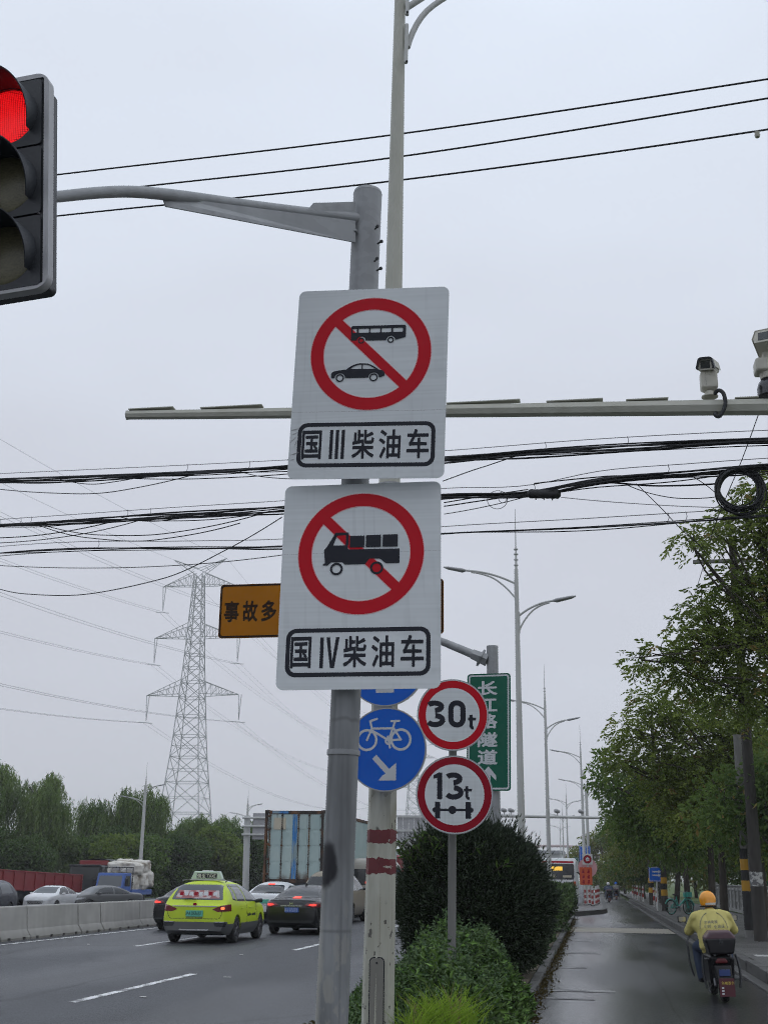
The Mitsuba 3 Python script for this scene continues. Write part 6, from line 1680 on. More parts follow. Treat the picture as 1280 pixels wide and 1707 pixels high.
for sx in (-1, 1):
    part(bt, 'headlight', bx(sx * 0.72 - 0.16, sx * 0.72 + 0.16, 0.04, 0.085, 0.76, 0.94, 0.03), 'lamp_clear')
    part(bt, 'wing_mirror', bx(sx * 1.12 - 0.10, sx * 1.12 + 0.10, -0.16, -0.08, 1.35, 1.85, 0.03), 'black_plastic')
    for y in (-0.72, -3.9):
        part(bt, 'wheel', lathe([(0, -0.12), (0.36, -0.12), (0.4, -0.08), (0.4, 0.08), (0.36, 0.12), (0, 0.12)], 24, np.array([[0, 0, 1, sx * 0.82], [1, 0, 0, y], [0, 1, 0, 0.4], [0, 0, 0, 1.0]])), 'rubber', 40)
part(bt, 'cargo_bed', bx(-1.0, 1.0, -5.3, -1.5, 0.80, 1.15, 0.02), 'paint_blue')
fr = [cyl((-0.98, -1.55, 1.1), (-0.98, -1.55, 2.55), 0.03, n=8), cyl((0.98, -1.55, 1.1), (0.98, -1.55, 2.55), 0.03, n=8), cyl((-1.0, -1.55, 2.55), (1.0, -1.55, 2.55), 0.03, n=8), cyl((-1.0, -1.55, 2.2), (1.0, -1.55, 2.2), 0.025, n=8)] + [cyl((x, -1.55, 2.2), (x, -1.55, 2.55), 0.02, n=8) for x in (-0.5, 0.0, 0.5)]
part(bt, 'headboard', cat(*fr), 'black_plastic')
br = np.random.default_rng(3)
for i, (x, y, z, a, b, h) in enumerate([(-0.52, -2.3, 1.7, 0.62, 0.75, 0.58), (0.52, -2.3, 1.7, 0.62, 0.75, 0.58), (-0.52, -3.6, 1.7, 0.62, 0.75, 0.58), (0.56, -3.6, 1.7, 0.66, 0.75, 0.58), (-0.5, -4.7, 1.7, 0.62, 0.7, 0.58), (0.54, -4.7, 1.72, 0.65, 0.7, 0.6),
                                        (-0.5, -2.6, 2.5, 0.62, 0.85, 0.42), (0.5, -2.6, 2.52, 0.64, 0.85, 0.44), (-0.5, -4.1, 2.6, 0.64, 0.85, 0.46), (0.52, -4.1, 2.6, 0.64, 0.9, 0.5)]):
    m = trimesh.creation.icosphere(subdivisions=3)
    v = m.vertices
    v = np.sign(v) * np.abs(v) ** 0.55
    v = v * (1 + 0.42 * (meshkit.fbm(v * 2.5 + i * 7, 4, i)[:, None] - 0.5)) * (a, b, h)
    m.vertices = v * (1, 1, 1.06) + (x + 0.06 * br.standard_normal(), y, z + 0.05 * br.standard_normal())
    single('bale', f'stuffed white sack on the blue truck, {"lower" if i < 6 else "upper"} layer, {["front", "middle", "rear"][i // 2] if i < 6 else ["front", "rear"][i // 2 - 3]} {["right", "left"][i % 2]}', 'sack', m, 'sack_white', 60, M=place[bt], group='white bales on the blue truck')

# red tipper trailer and the dark truck in front of it
rt = thing('tipper_truck', 'long dark red open truck bed behind the barrier at the left edge', 'truck', tr(0, 0, fz))
A_, B_ = np.array([-33.4, 60.0]), np.array([-33.5, 79.0])
u_ = (B_ - A_) / np.linalg.norm(B_ - A_)
RMt = np.eye(4)
RMt[:2, 0], RMt[:2, 1], RMt[:2, 3] = u_, (-u_[1], u_[0]), A_
RMt[2, 0], RMt[2, 3] = -0.021, 0.16
Lb = np.linalg.norm(B_ - A_)
part(rt, 'bed_side', bx(0, Lb, 0, 0.08, 1.15, 2.28), 'paint_truck_red', M=RMt)
part(rt, 'bed_end', bx(Lb - 0.08, Lb, 0.08, 2.4, 1.15, 2.26), 'paint_truck_red', M=RMt)
part(rt, 'bed_floor', bx(0, Lb - 0.08, 0.08, 2.4, 1.1, 1.2), 'black_cab', M=RMt)
for x in np.arange(0.3, Lb, 1.42):
    part(rt, 'bed_rib', bx(x, x + 0.12, -0.06, -0.002, 1.12, 2.3, 0.01), 'paint_truck_red', M=RMt)
for z in (1.18, 2.22):
    part(rt, 'bed_rail', bx(0, Lb, -0.045, -0.002, z, z + 0.07, 0.008), 'paint_truck_red', M=RMt)
part(rt, 'chassis', bx(0.2, Lb + 1, 0.5, 1.9, 0.65, 1.09), 'black_cab', M=RMt)
for x in (1.2, 2.5, 13.4, 14.7):
    for y in (0.18, 2.15):
        part(rt, 'wheel', lathe([(0, -0.14), (0.45, -0.14), (0.5, -0.1), (0.5, 0.1), (0.45, 0.14), (0, 0.14)], 24, np.array([[1, 0, 0, x], [0, 0, -1, y], [0, 1, 0, 0.5], [0, 0, 0, 1.0]])), 'rubber', 40, M=RMt)
part(rt, 'corner_post', bx(2.9, 3.1, -0.1, -0.062, 1.1, 3.1, 0.01), 'paint_truck_red', M=RMt)
dt = thing('tipper_truck', 'big dark truck with a covered bed behind the blue light truck', 'truck', tr(-38.0, 90.0, -0.42, PI + 0.1))
part(dt, 'cab', bx(-1.24, 1.24, -2.2, 0, 0.8, 2.75, 0.12), 'black_cab')
part(dt, 'windscreen', bx(-1.1, 1.1, 0.002, 0.03, 1.75, 2.6, 0.01), 'glass_dark')
part(dt, 'sun_visor', bx(-1.2, 1.2, -0.1, 0.25, 2.62, 2.78, 0.03), 'black_cab')
part(dt, 'bed', bx(-1.25, 1.25, -8.6, -2.4, 1.1, 2.9, 0.03), 'paint_truck_red')
tp = sheet(-1.3, 1.3, -8.7, -2.3, lambda X, Y: 3.02 + 0.16 * np.cos(X * 1.2) + 0.10 * meshkit.noise(np.stack([X * 2, Y * 2, 0 * X], -1)), 12, 24)
part(dt, 'tarpaulin', tp, 'tarpaulin', 60)
part(dt, 'roof_rack', bx(-1.1, 1.1, -2.3, -1.9, 2.77, 3.1, 0.03), 'paint_truck_red')
for y in (-1.1, -5.6, -7.0):
    for sx in (-1, 1):
        part(dt, 'wheel', lathe([(0, -0.15), (0.45, -0.15), (0.5, -0.1), (0.5, 0.1), (0.45, 0.15), (0, 0.15)], 20, np.array([[0, 0, 1, sx * 1.05], [1, 0, 0, y], [0, 1, 0, 0.5], [0, 0, 0, 1.0]])), 'rubber', 40)

# ---------------------------------------------------------------- container trucks on our side


def container(label, M, face, side, z0, h, L=12.2, doors=True):
    k = thing('container_truck', label, 'truck', M)
    w = 2.44
    n = int(L / 0.28)
    ys = np.linspace(0.12, L - 0.12, n * 4 + 1)
    pat = np.array([0, 0.03, 0.03, 0])[np.arange(len(ys)) % 4]
    for s in (-1, 1):
        V = np.vstack([np.c_[s * (w / 2 - 0.045 + pat), ys, np.full(len(ys), z)] for z in (z0 + 0.14, z0 + h - 0.1)])
        m_ = len(ys)
        i = np.arange(m_ - 1)
        F = np.vstack([np.stack([i, i + 1, i + m_ + 1], 1), np.stack([i, i + m_ + 1, i + m_], 1)])
        part(k, 'side_panel', trimesh.Trimesh(V, F, process=False), side)
        for z in (z0, z0 + h - 0.1):
            part(k, 'rail', bx(s * (w / 2) - 0.05, s * (w / 2) + 0.005, 0.16, L, z, z + 0.14, 0.01), 'container_frame')
        part(k, 'corner_post', bx(s * w / 2 - 0.09, s * w / 2 + 0.09 - 0.085, -0.02, 0.15, z0, z0 + h, 0.01), 'container_frame')
        for z in (z0 - 0.01, z0 + h - 0.11):
            part(k, 'corner_casting', bx(s * w / 2 - 0.10, s * w / 2 + 0.012, -0.03, 0.14, z, z + 0.125, 0.01), 'container_frame')
    part(k, 'roof', bx(-w / 2 + 0.05, w / 2 - 0.05, 0.1, L, z0 + h - 0.06, z0 + h - 0.02), side)
    part(k, 'floor', bx(-w / 2 + 0.05, w / 2 - 0.05, 0.1, L, z0 + 0.02, z0 + 0.13), 'container_frame')
    if doors:
        part(k, 'header', bx(-1.13, 1.13, -0.01, 0.13, z0 + h - 0.14, z0 + h - 0.01, 0.01), 'container_frame')
        part(k, 'header_stripe', bx(-1.0, -0.3, -0.016, -0.011, z0 + h - 0.12, z0 + h - 0.03), 'container_blue')
        part(k, 'sill', bx(-1.13, 1.13, -0.01, 0.13, z0 + 0.0, z0 + 0.14, 0.01), 'container_frame')
        for s in (-1, 1):
            d = part(k, 'door', bx(min(s * 0.02, s * 1.12), max(s * 0.02, s * 1.12), 0.02, 0.06, z0 + 0.15, z0 + h - 0.15), face)
            nz = 4
            hh = (h - 0.30) / nz
            for i in range(nz):
                for xa, xb in ((0.10, 0.52), (0.60, 1.06)):
                    part(d, 'door_panel', bx(min(s * xa, s * xb), max(s * xa, s * xb), 0.004, 0.019, z0 + 0.2 + i * hh, z0 + 0.1 + (i + 1) * hh, 0.012), face)
            part(d, 'door_gasket', bx(min(s * 0.005, s * 0.095), max(s * 0.005, s * 0.095), -0.006, 0.0185, z0 + 0.15, z0 + h - 0.15), 'container_blue')
            for x in (0.30, 0.82) if s < 0 else (0.16, 0.62):
                part(d, 'lock_bar', cyl((s * (x + 0.25 if s < 0 else x), -0.035, z0 + 0.1), (s * (x + 0.25 if s < 0 else x), -0.035, z0 + h - 0.08), 0.02, n=8), 'container_frame')
                for zz in (0.16, 0.75, 1.5, 2.2, h - 0.2):
                    part(d, 'bar_guide', bx(s * (x + 0.25 if s < 0 else x) - 0.04, s * (x + 0.25 if s < 0 else x) + 0.04, -0.062, 0.003, z0 + zz - 0.03, z0 + zz + 0.03), 'container_frame')
            for zz in (0.3, 0.9, 1.5, 2.1, 2.65):
                part(d, 'hinge', bx(min(s * 1.08, s * 1.20), max(s * 1.08, s * 1.20), -0.03, 0.003, z0 + zz, z0 + zz + 0.09, 0.01), 'container_frame')
        part(k, 'notice', bx(-0.92, -0.40, -0.012, -0.006 + 0.009, z0 + h - 0.78, z0 + h - 0.30), 'patch_cream')
    part(k, 'chassis', bx(-0.9, 0.9, 0.1, L + 1.5, z0 - 0.36, z0 - 0.005), 'black_cab')
    part(k, 'rear_bar', bx(-1.15, 1.15, 0.0, 0.14, z0 - 0.62, z0 - 0.42, 0.02), 'black_cab')
    for s in (-1, 1):
        part(k, 'tail_light', bx(s * 0.85 - 0.2, s * 0.85 + 0.2, -0.01, 0.06, z0 - 0.30, z0 - 0.16, 0.01), 'lamp_red')
    for y in (1.4, 2.7, 4.0, L - 1.0):
        for s in (-1, 1):
            part(k, 'wheel', lathe([(0, -0.25), (0.45, -0.25), (0.5, -0.18), (0.5, 0.18), (0.45, 0.25), (0, 0.25)], 20, np.array([[0, 0, 1, s * 0.95], [1, 0, 0, y], [0, 1, 0, 0.5], [0, 0, 0, 1.0]])), 'rubber', 40)
    part(k, 'cab', bx(-1.22, 1.22, L + 0.7, L + 2.8, 0.6, 3.1, 0.15), 'paint_truck_red')
    return k


container('truck with a rusty teal shipping container, doors towards us', tr(-12.35, 51.0, 0, 0), 'container_teal', 'container_teal', 1.45, 2.93)
container('truck with a pale container, glimpsed between the two front poles', tr(-13.50, 66.5, 0, 0), 'container_pale', 'container_pale', 1.50, 3.0)

# ---------------------------------------------------------------- city bus at the island
bs = thing('bus', 'white city bus with dark rear window stopped beside the traffic island', 'bus', tr(-2.42, 87.0, 0, 0))
bb_ = m3.Manifold.batch_hull([sph((x, y, z), 0.14, 16) for x in (-1.13, 1.13) for y, z in ((0.14, 0.55), (0.14, 2.72), (0.30, 3.0), (11.5, 3.0), (11.5, 0.55))])
part(bs, 'body', tm(bb_), 'paint_white', 35)
sh = m3.Manifold.batch_hull([sph((x, y, z), 0.146, 16) for x in (-1.13, 1.13) for y, z in ((0.14, 0.55), (0.14, 2.72), (0.30, 3.0), (11.5, 3.0), (11.5, 0.55))]) - bb_
part(bs, 'rear_window', tm(sh ^ prism(rp([(-1.12, 1.72), (1.12, 1.72), (1.12, 2.78), (-1.12, 2.78)], 0.12), 'y', -0.3, 0.8)), 'glass_dark', 35)
part(bs, 'roof_band', tm(sh ^ prism(rp([(-1.1, 2.82), (1.1, 2.82), (1.1, 2.95), (-1.1, 2.95)], 0.03), 'y', -0.3, 0.6)), 'sign_dark_red', 35)
part(bs, 'route_display', bx(-0.42, 0.34, -0.03, -0.007, 2.32, 2.58), 'plate_yellow', emit=glow(0.75, 0.42, 0.05))
part(bs, 'window_sticker', bx(0.35, 0.95, -0.03, -0.007, 1.86, 2.02), 'patch_cream')
part(bs, 'window_sticker', bx(-0.4, -0.12, -0.03, -0.007, 1.86, 2.04), 'patch_cream')
part(bs, 'skirt', bx(-1.2, 1.2, -0.02, 0.3, 0.30, 0.62, 0.05), 'black_cab')
for sx in (-1, 1):
    part(bs, 'tail_light', tm(sh ^ prism(rp([(sx * 0.98, 0.95), (sx * 1.18, 1.1), (sx * 1.24, 1.35), (sx * 1.2, 1.62), (sx * 1.0, 1.62)] if sx > 0 else [(sx * 0.98, 0.95), (sx * 1.18, 1.1), (sx * 1.24, 1.35), (sx * 1.2, 1.62), (sx * 1.0, 1.62)][::-1], 0.03), 'y', -0.3, 0.5)), 'sign_orange', 35)
    for y in (3.1, 9.2):
        part(bs, 'wheel', lathe([(0, -0.14), (0.42, -0.14), (0.48, -0.1), (0.48, 0.1), (0.42, 0.14), (0, 0.14)], 20, np.array([[0, 0, 1, sx * 1.08], [1, 0, 0, y], [0, 1, 0, 0.48], [0, 0, 0, 1.0]])), 'rubber', 40)
part(bs, 'wing_mirror', tube(bez([(1.22, 11.2, 2.8), (1.5, 11.4, 2.75), (1.62, 11.4, 2.4), (1.6, 11.4, 2.1)], 10), 0.07, 6), 'black_cab', 40)
part(bs, 'wing_mirror', tube(bez([(1.2, 1.0, 2.2), (1.38, 1.0, 2.2), (1.48, 1.0, 2.05), (1.5, 1.0, 1.75)], 10), 0.05, 6), 'black_cab', 40)
part(bs, 'engine_grille', bx(-0.8, 0.5, -0.016, -0.004, 0.8, 1.15, 0.01), 'frame_grey')


# ================================================================ rider and scooter


def chain(pts):
    """continuous solid through joints (x, y, z, radius)"""
    return [hull(sph(a[:3], a[3], 20), sph(b[:3], b[3], 20)) for a, b in zip(pts[:-1], pts[1:])]


def fuse(parts, edge=0.02, it=8):
    m = m3.Manifold.batch_boolean(parts, m3.OpType.Add).refine_to_length(edge)
    t = tm(m)
    t.merge_vertices()
    trimesh.smoothing.filter_taubin(t, lamb=0.5, nu=0.52, iterations=it)
    return t


def make_rider(M, label, colour='jacket_yellow'):
    k = thing('person', label, 'person', M)
    sk = []
    sk += chain([(0, .70, 1.22, .062), (-.01, .745, 1.36, .058)])
    head = hull(sph((-.01, .77, 1.44), .088), sph((-.01, .80, 1.37), .062), sph((-.01, .76, 1.46), .088))
    nose = hull(sph((-.01, .86, 1.43), .012, 10), sph((-.01, .875, 1.395), .017, 10))
    sk += [head, nose, sph((-.095, .765, 1.41), .022, 10), sph((.075, .765, 1.41), .022, 10), hull(sph((-.03, .853, 1.352), .012, 10), sph((.01, .853, 1.352), .012, 10))]
    sk += chain([(0, .50, .80, .14), (0, .56, 1.0, .14), (0, .64, 1.16, .14)])
    for s in (-1, 1):
        sk += chain([(s * .12, .66, 1.21, .07), (s * .20, .67, 1.21, .062), (s * .34, .80, .985, .045), (s * .305, 1.05, .965, .030)])
        sk += chain([(s * .10, .52, .78, .10), (s * .22, .90, .74, .066), (s * .21, .78, .32, .045)])
        # hand closed round the grip: palm, four fingers, thumb
        px, py, pz = s * .30, 1.105, .965
        sk += [hull(sph((px - .034, py - .012, pz + .008), .017, 10), sph((px + .034, py - .012, pz + .008), .016, 10), sph((s * .303, 1.06, .966), .027, 10))]
        for i, L in enumerate((.9, 1.0, .96, .8)):
            fx = px - s * .036 + s * .024 * i
            sk += chain([(fx, py, pz + .02, .0095), (fx, py + .033 * L, pz + .018, .009), (fx, py + .046 * L, pz - .008, .0085), (fx, py + .026, pz - .030, .008)])
        sk += chain([(px - s * .036, py - .03, pz, .011), (px - s * .046, py - .002, pz - .024, .010), (px - s * .040, py + .018, pz - .032, .009)])
    part(k, 'body', fuse(sk, 0.012, 6), 'skin', True)
    j = chain([(0, .47, .76, .185), (0, .50, .86, .19), (0, .57, 1.02, .19), (0, .65, 1.155, .165), (-.005, .72, 1.265, .085)])
    j += [hull(sph((-.085, .47, .77), .15), sph((.085, .47, .77), .15), sph((.09, .55, 1.0), .16), sph((-.09, .55, 1.0), .16)),
          hull(sph((-.09, .55, 1.0), .165), sph((.09, .55, 1.0), .165), sph((.15, .65, 1.19), .105), sph((-.15, .65, 1.19), .105))]
    for s in (-1, 1):
        j += chain([(s * .13, .66, 1.20, .105), (s * .225, .68, 1.18, .098), (s * .345, .80, .985, .074), (s * .315, 1.0, .965, .050), (s * .309, 1.035, .965, .046)])
        j += [hull(sph((s * .15, .62, 1.14), .10), sph((s * .26, .71, 1.10), .08), sph((s * .12, .58, 1.0), .12))]
    jm = fuse(j, 0.022, 5)
    v = jm.vertices
    nn = jm.vertex_normals
    fold = 0.016 * (meshkit.fbm(v * (9, 9, 14), 3, 4) - 0.5) + 0.010 * np.sin(v[:, 2] * 60 + 9 * meshkit.noise(v * 7, 2)) * np.exp(-((v[:, 2] - 0.74) / 0.08) ** 2)
    jm.vertices = v + nn * fold[:, None]
    jk = part(k, 'jacket', jm, colour, True)
    # reflective trims running from the collar over the shoulders, and the lettering on the back
    tree_ = None
    def on_back(x, z, off=0.006):
        """point of the jacket's back at x, z"""
        o = np.array([[x, -1.0, z]])
        hit = m_ray(jm, x, z)
        return np.array([x, hit - off, z])
    def m_ray(mesh, x, z):
        t = mesh.triangles
        p = np.array([x, z])
        a, b, c = t[:, 0][:, [0, 2]], t[:, 1][:, [0, 2]], t[:, 2][:, [0, 2]]
        d = (b[:, 1] - c[:, 1]) * (a[:, 0] - c[:, 0]) + (c[:, 0] - b[:, 0]) * (a[:, 1] - c[:, 1])
        d = np.where(np.abs(d) < 1e-12, 1e-12, d)
        w0 = ((b[:, 1] - c[:, 1]) * (x - c[:, 0]) + (c[:, 0] - b[:, 0]) * (z - c[:, 1])) / d
        w1 = ((c[:, 1] - a[:, 1]) * (x - c[:, 0]) + (a[:, 0] - c[:, 0]) * (z - c[:, 1])) / d
        w2 = 1 - w0 - w1
        ok = (w0 >= -1e-6) & (w1 >= -1e-6) & (w2 >= -1e-6)
        y = w0 * t[:, 0, 1] + w1 * t[:, 1, 1] + w2 * t[:, 2, 1]
        return y[ok].min() if ok.any() else 0.6
    for s in (-1, 1):
        pts = [on_back(s * x, z, 0.001) for x, z in ((.075, 1.255), (.12, 1.225), (.165, 1.17), (.195, 1.10), (.205, 1.03))]
        part(jk, 'trim', tube(bez(pts, 16), 0.006, 6), 'trim_grey', 60)
    def print_on(shape, name):
        V, F = trimesh.creation.triangulate_polygon(shape, engine='earcut')
        P = np.array([on_back(x, z, 0.004) for x, z in V])
        part(jk, name, trimesh.Trimesh(P, F, process=False), 'trim_grey')
    for chars, z, x0, st, h in (('全城跑腿', 1.125, -0.115, 0.052, 0.042), ('小时', 1.062, -0.125, 0.058, 0.05), ('全城送', 1.055, 0.02, 0.058, 0.05)):
        for i, ch in enumerate(chars):
            g = glyph(ch, x0 + i * st, z, st * 0.86, h)
            for gg in getattr(g, 'geoms', [g]):
                print_on(gg, 'back_lettering')
    jn = []
    for s in (-1, 1):
        jn += chain([(s * .09, .50, .78, .135), (s * .17, .72, .775, .105), (s * .225, .90, .74, .085), (s * .225, .86, .56, .078), (s * .215, .775, .31, .066)])
    jn += [hull(sph((-.09, .50, .78), .13), sph((.09, .50, .78), .13))]
    part(k, 'jeans', fuse(jn, 0.022, 6), 'jeans', True)
    for s in (-1, 1):
        part(k, 'shoe', fuse([hull(sph((s * .21, .75, .285), .042), sph((s * .21, .77, .27), .045), sph((s * .215, .96, .262), .04), sph((s * .215, .93, .258), .045))], 0.02, 4), 'scooter_black', True)
    H = m3.Manifold.batch_hull([sph((-.012, .75, 1.455), .128, 32), sph((-.012, .79, 1.445), .118, 32), sph((-.012, .735, 1.405), .118, 32)]) - m3.Manifold.cube([.6, .6, .3], True).translate([0, .75, 1.20]) - hull(sph((-.012, .84, 1.36), .11, 20), sph((-.012, .95, 1.36), .14, 20))
    hk = part(k, 'helmet', tm(H.refine_to_length(0.025)), 'helmet_orange', 40)
    part(hk, 'rim', tube([(-.012 + .122 * math.cos(a), .742 + .118 * math.sin(a), 1.352) for a in np.linspace(PI * 0.95, PI * 2.05, 24)], 0.012, 8), 'scooter_black', 60)
    part(hk, 'reflector', tm((m3.Manifold.batch_hull([sph((-.012, .75, 1.455), .1295, 32), sph((-.012, .735, 1.405), .1195, 32)]) ^ m3.Manifold.cube([.17, .3, .035], True).translate([.02, .62, 1.385]))), 'white_post', 40)
    return k


def make_scooter(M, label, box=True):
    k = thing('scooter', label, 'scooter', M)
    for y, r in ((0.0, 0.215), (1.27, 0.215)):
        w = part(k, 'wheel', lathe([(r * .62, -.05), (r * .9, -.052), (r, -.02), (r, .02), (r * .9, .052), (r * .62, .05), (r * .62, -.05)], 32, np.array([[0, 0, 1, 0], [1, 0, 0, y], [0, 1, 0, r], [0, 0, 0, 1.0]])), 'rubber', 40)
        part(w, 'rim', lathe([(0, -.04), (r * .62, -.035), (r * .62, .035), (0, .04)], 24, np.array([[0, 0, 1, 0], [1, 0, 0, y], [0, 1, 0, r], [0, 0, 0, 1.0]])), 'black_plastic', 40)
    tail = m3.Manifold.batch_hull([sph(p, .05, 14) for p in ((-.12, -.02, .62), (.12, -.02, .62), (-.15, .3, .64), (.15, .3, .64), (-.16, .62, .62), (.16, .62, .62), (-.10, .05, .42), (.10, .05, .42), (-.15, .6, .34), (.15, .6, .34))])
    part(k, 'tail_body', tm(tail), 'scooter_black', 35)
    part(k, 'seat', tm(m3.Manifold.batch_hull([sph(p, .045, 14) for p in ((-.10, .05, .69), (.10, .05, .69), (-.13, .45, .68), (.13, .45, .68), (-.08, .8, .69), (.08, .8, .69))])), 'rubber', 35)
    part(k, 'rear_mudguard', tm(m3.Manifold.batch_hull([sph(p, .03, 12) for p in ((-.09, -.16, .50), (.09, -.16, .50), (-.10, .12, .50), (.10, .12, .50), (-.085, -.22, .30), (.085, -.22, .30))])), 'scooter_black', 35)
    part(k, 'footboard', bx(-.15, .15, .62, 1.02, .26, .32, .02), 'scooter_black')
    part(k, 'apron', tm(m3.Manifold.batch_hull([sph(p, .03, 12) for p in ((-.17, 1.02, .34), (.17, 1.02, .34), (-.19, 1.10, .80), (.19, 1.10, .80), (0, 1.20, .85), (0, 1.16, .4))])), 'scooter_black', 35)
    part(k, 'front_fork', cat(cyl((-.07, 1.27, .215), (-.07, 1.14, .8), .02), cyl((.07, 1.27, .215), (.07, 1.14, .8), .02)), 'alloy', 40)
    part(k, 'front_mudguard', tube([(0, 1.27 + .25 * math.cos(a), .215 + .25 * math.sin(a)) for a in np.linspace(.3, 2.6, 14)], .045, 8), 'scooter_black', 40)
    part(k, 'handlebar', tube(bez([(-.37, 1.10, .965), (-.2, 1.12, .955), (0, 1.12, .93), (.2, 1.12, .955), (.37, 1.10, .965)], 20), .013, 10), 'alloy', 40)
    part(k, 'steering_column', cyl((0, 1.13, .75), (0, 1.12, .94), .04), 'scooter_black', 40)
    for s in (-1, 1):
        part(k, 'grip', tube([(s * .26, 1.105, .96), (s * .37, 1.10, .965)], .019, 12), 'rubber', 40)
        part(k, 'mirror_stem', tube(bez([(s * .22, 1.12, .965), (s * .30, 1.13, 1.05), (s * .38, 1.12, 1.12)], 8), .007, 6), 'black_plastic', 60)
        mm = m3.Manifold.batch_hull([sph((x, 0, z), .018, 12) for x, z in ((-.05, -.03), (.05, -.02), (.055, .03), (-.055, .04))])
        mir_ = part(k, 'mirror', tm(mm), 'black_plastic', 40, M=tr(s * .40, 1.12, 1.15))
        part(mir_, 'mirror_glass', xz(ext(rrect(-.055, .055, -.033, .04, .02), .002)), mat('mirror_glass', (.55, .52, .42), .08, metallic=0.7) if 'mirror_glass' not in scene else 'mirror_glass', M=tr(0, -.0185, 0))
        part(k, 'side_guard', tube(bez([(s * .24, -.06 + .2, .66), (s * .27, .05, .42), (s * .24, .0, .20)], 12), .018, 8), 'black_plastic', 40)
        part(k, 'shock_absorber', cyl((s * .11, 0, .23), (s * .12, .16, .50), .026), 'alloy', 40)
    gp_ = bez([(-.30, 1.06, .90), (-.37, .95, .80), (-.37, .86, .55), (-.33, .78, .32)], 16)
    part(k, 'leg_shield', cat(*[tube(gp_ + (0, o, 0), .013, 6) for o in (0, .022, .044, .066)]), 'black_plastic', 40)
    part(k, 'side_panel', tm(m3.Manifold.batch_hull([sph(p, .03, 12) for p in ((-.17, .0, .60), (.17, .0, .60), (-.19, .55, .58), (.19, .55, .58), (-.15, .08, .30), (.15, .08, .30), (-.17, .6, .28), (.17, .6, .28))])), 'scooter_black', 35)
    part(k, 'stand', tube([(-.12, .35, .24), (-.20, .18, .16), (-.18, .12, .13)], .012, 6), 'alloy', 40)
    part(k, 'tail_lamp', tm(m3.Manifold.batch_hull([sph((x, -.055, z), .02, 10) for x, z in ((-.07, .57), (.07, .57), (-.05, .61), (.05, .61))])), 'lamp_red', 40)
    part(k, 'licence_plate', bx(-.075, .085, -.255, -.248, .385, .475, .002), 'moped_plate')
    pp_ = part(k, 'notice_plate', bx(-.095, .125, -.275, -.268, .10, .355, .002), 'plate_red')
    for i in range(4):
        part(pp_, 'plate_character', xz(ext(glyph('全城送小'[i], -.05 + i * .047, .29, .040, .044), .002)), 'plate_yellow', M=tr(0.01, -.2755, 0))
    for i in range(3):
        part(pp_, 'plate_mark', bx(-.065, -.03, -.277, -.275, .13 + i * .04, .155 + i * .04), 'sign_white')
    if box:
        b = part(k, 'top_box', tm(m3.Manifold.batch_hull([sph((x, y, z), .035, 14) for x, z in ((-.15, .72), (.15, .72), (-.19, .88), (.19, .88)) for y in (-.18, .14)])), 'scooter_black', 35)
        part(b, 'lid', tm(m3.Manifold.batch_hull([sph((x, y, z), .035, 14) for x, z in ((-.19, .915), (.19, .915), (-.13, .985), (.13, .985)) for y in (-.17, .13)])), 'case_brown', 35)
        part(b, 'latch', bx(-.03, .03, -.228, -.212, .84, .90, .006), 'black_plastic')
        part(k, 'rack', cat(cyl((-.1, -.15, .675), (-.1, .25, .675), .012), cyl((.1, -.15, .675), (.1, .25, .675), .012)), 'alloy', 40)
    return k


RM_ = tr(1.87, 19.80, 0.0, math.radians(2)) @ trimesh.transformations.rotation_matrix(math.radians(-2.5), (0, 1, 0))
sct = make_scooter(RM_, 'black electric scooter with brown-lidded top box, ridden away along the wet bike lane')
rid = make_rider(RM_, 'person in yellow delivery jacket and orange helmet riding a black scooter, seen from behind')
for i, (x, y, a, lab, lab2) in enumerate(((1.2, 104, 0.03, 'distant person on the nearer of the far scooters by the island', 'nearer of the small dark scooters far along the lane'), (2.0, 118, -0.04, 'distant person on the farther scooter under the trees', 'farther small dark scooter under the trees'))):
    dup(sct, lab2, tr(x, y, 0, a))
    dk = dup(rid, lab, tr(x, y, 0, a))
    for kk, mm in (('__jacket', ['jeans', 'trim_grey'][i]), ('__helmet', ['white_post', 'sign_blue'][i])):
        scene[dk + kk]['bsdf'] = {'type': 'ref', 'id': mm}

# ================================================================ street furniture on the right
bal = thing('balustrade', 'pale stone balustrade with pierced panels along the park on the right', 'railing')
by = list(np.arange(79.0, 42.0, -1.85))
bxp = lambda y: 6.95 + 0.012 * (y - 50)
for i, y in enumerate(by):
    x = bxp(y)
    h = 1.34 if i == 0 else 1.24
    p = part(bal, 'pillar', bx(x - .13, x + .13, y - .13, y + .13, ZS, ZS + h, .02), 'railing_stone')
    part(p, 'pillar_cap', bx(x - .16, x + .16, y - .16, y + .16, ZS + h + .001, ZS + h + .08, .03), 'railing_stone')
    if i + 1 < len(by):
        y2 = by[i + 1]
        L = y - y2 - .26
        pan = rrect(-L / 2, L / 2, .18, 1.0, .01)
        for c in (-L / 3, 0, L / 3):
            pan = pan.difference(rrect(c - .17, c + .17, .60, .86, .08)).difference(rrect(c - .19, c + .19, .28, .50, .03).difference(rrect(c - .10, c + .10, .32, .46, .03)))
        m = ext(pan, .09, -.045)
        Rm = np.array([[0, 0, 1, (x + bxp(y2)) / 2], [1, 0, 0, (y + y2) / 2], [0, 1, 0, ZS], [0, 0, 0, 1.0]])
        part(bal, 'panel', m, 'railing_stone', M=Rm)
        part(bal, 'handrail', bx(x - .09, x + .09, y2 + .131, y - .131, ZS + 1.02, ZS + 1.16, .03), 'railing_stone')
        part(bal, 'plinth', bx(x - .12, x + .12, y2 + .131, y - .131, ZS, ZS + .17, .01), 'railing_stone')
fn = thing('fence', 'green mesh fence among the trees behind the balustrade', 'fence')
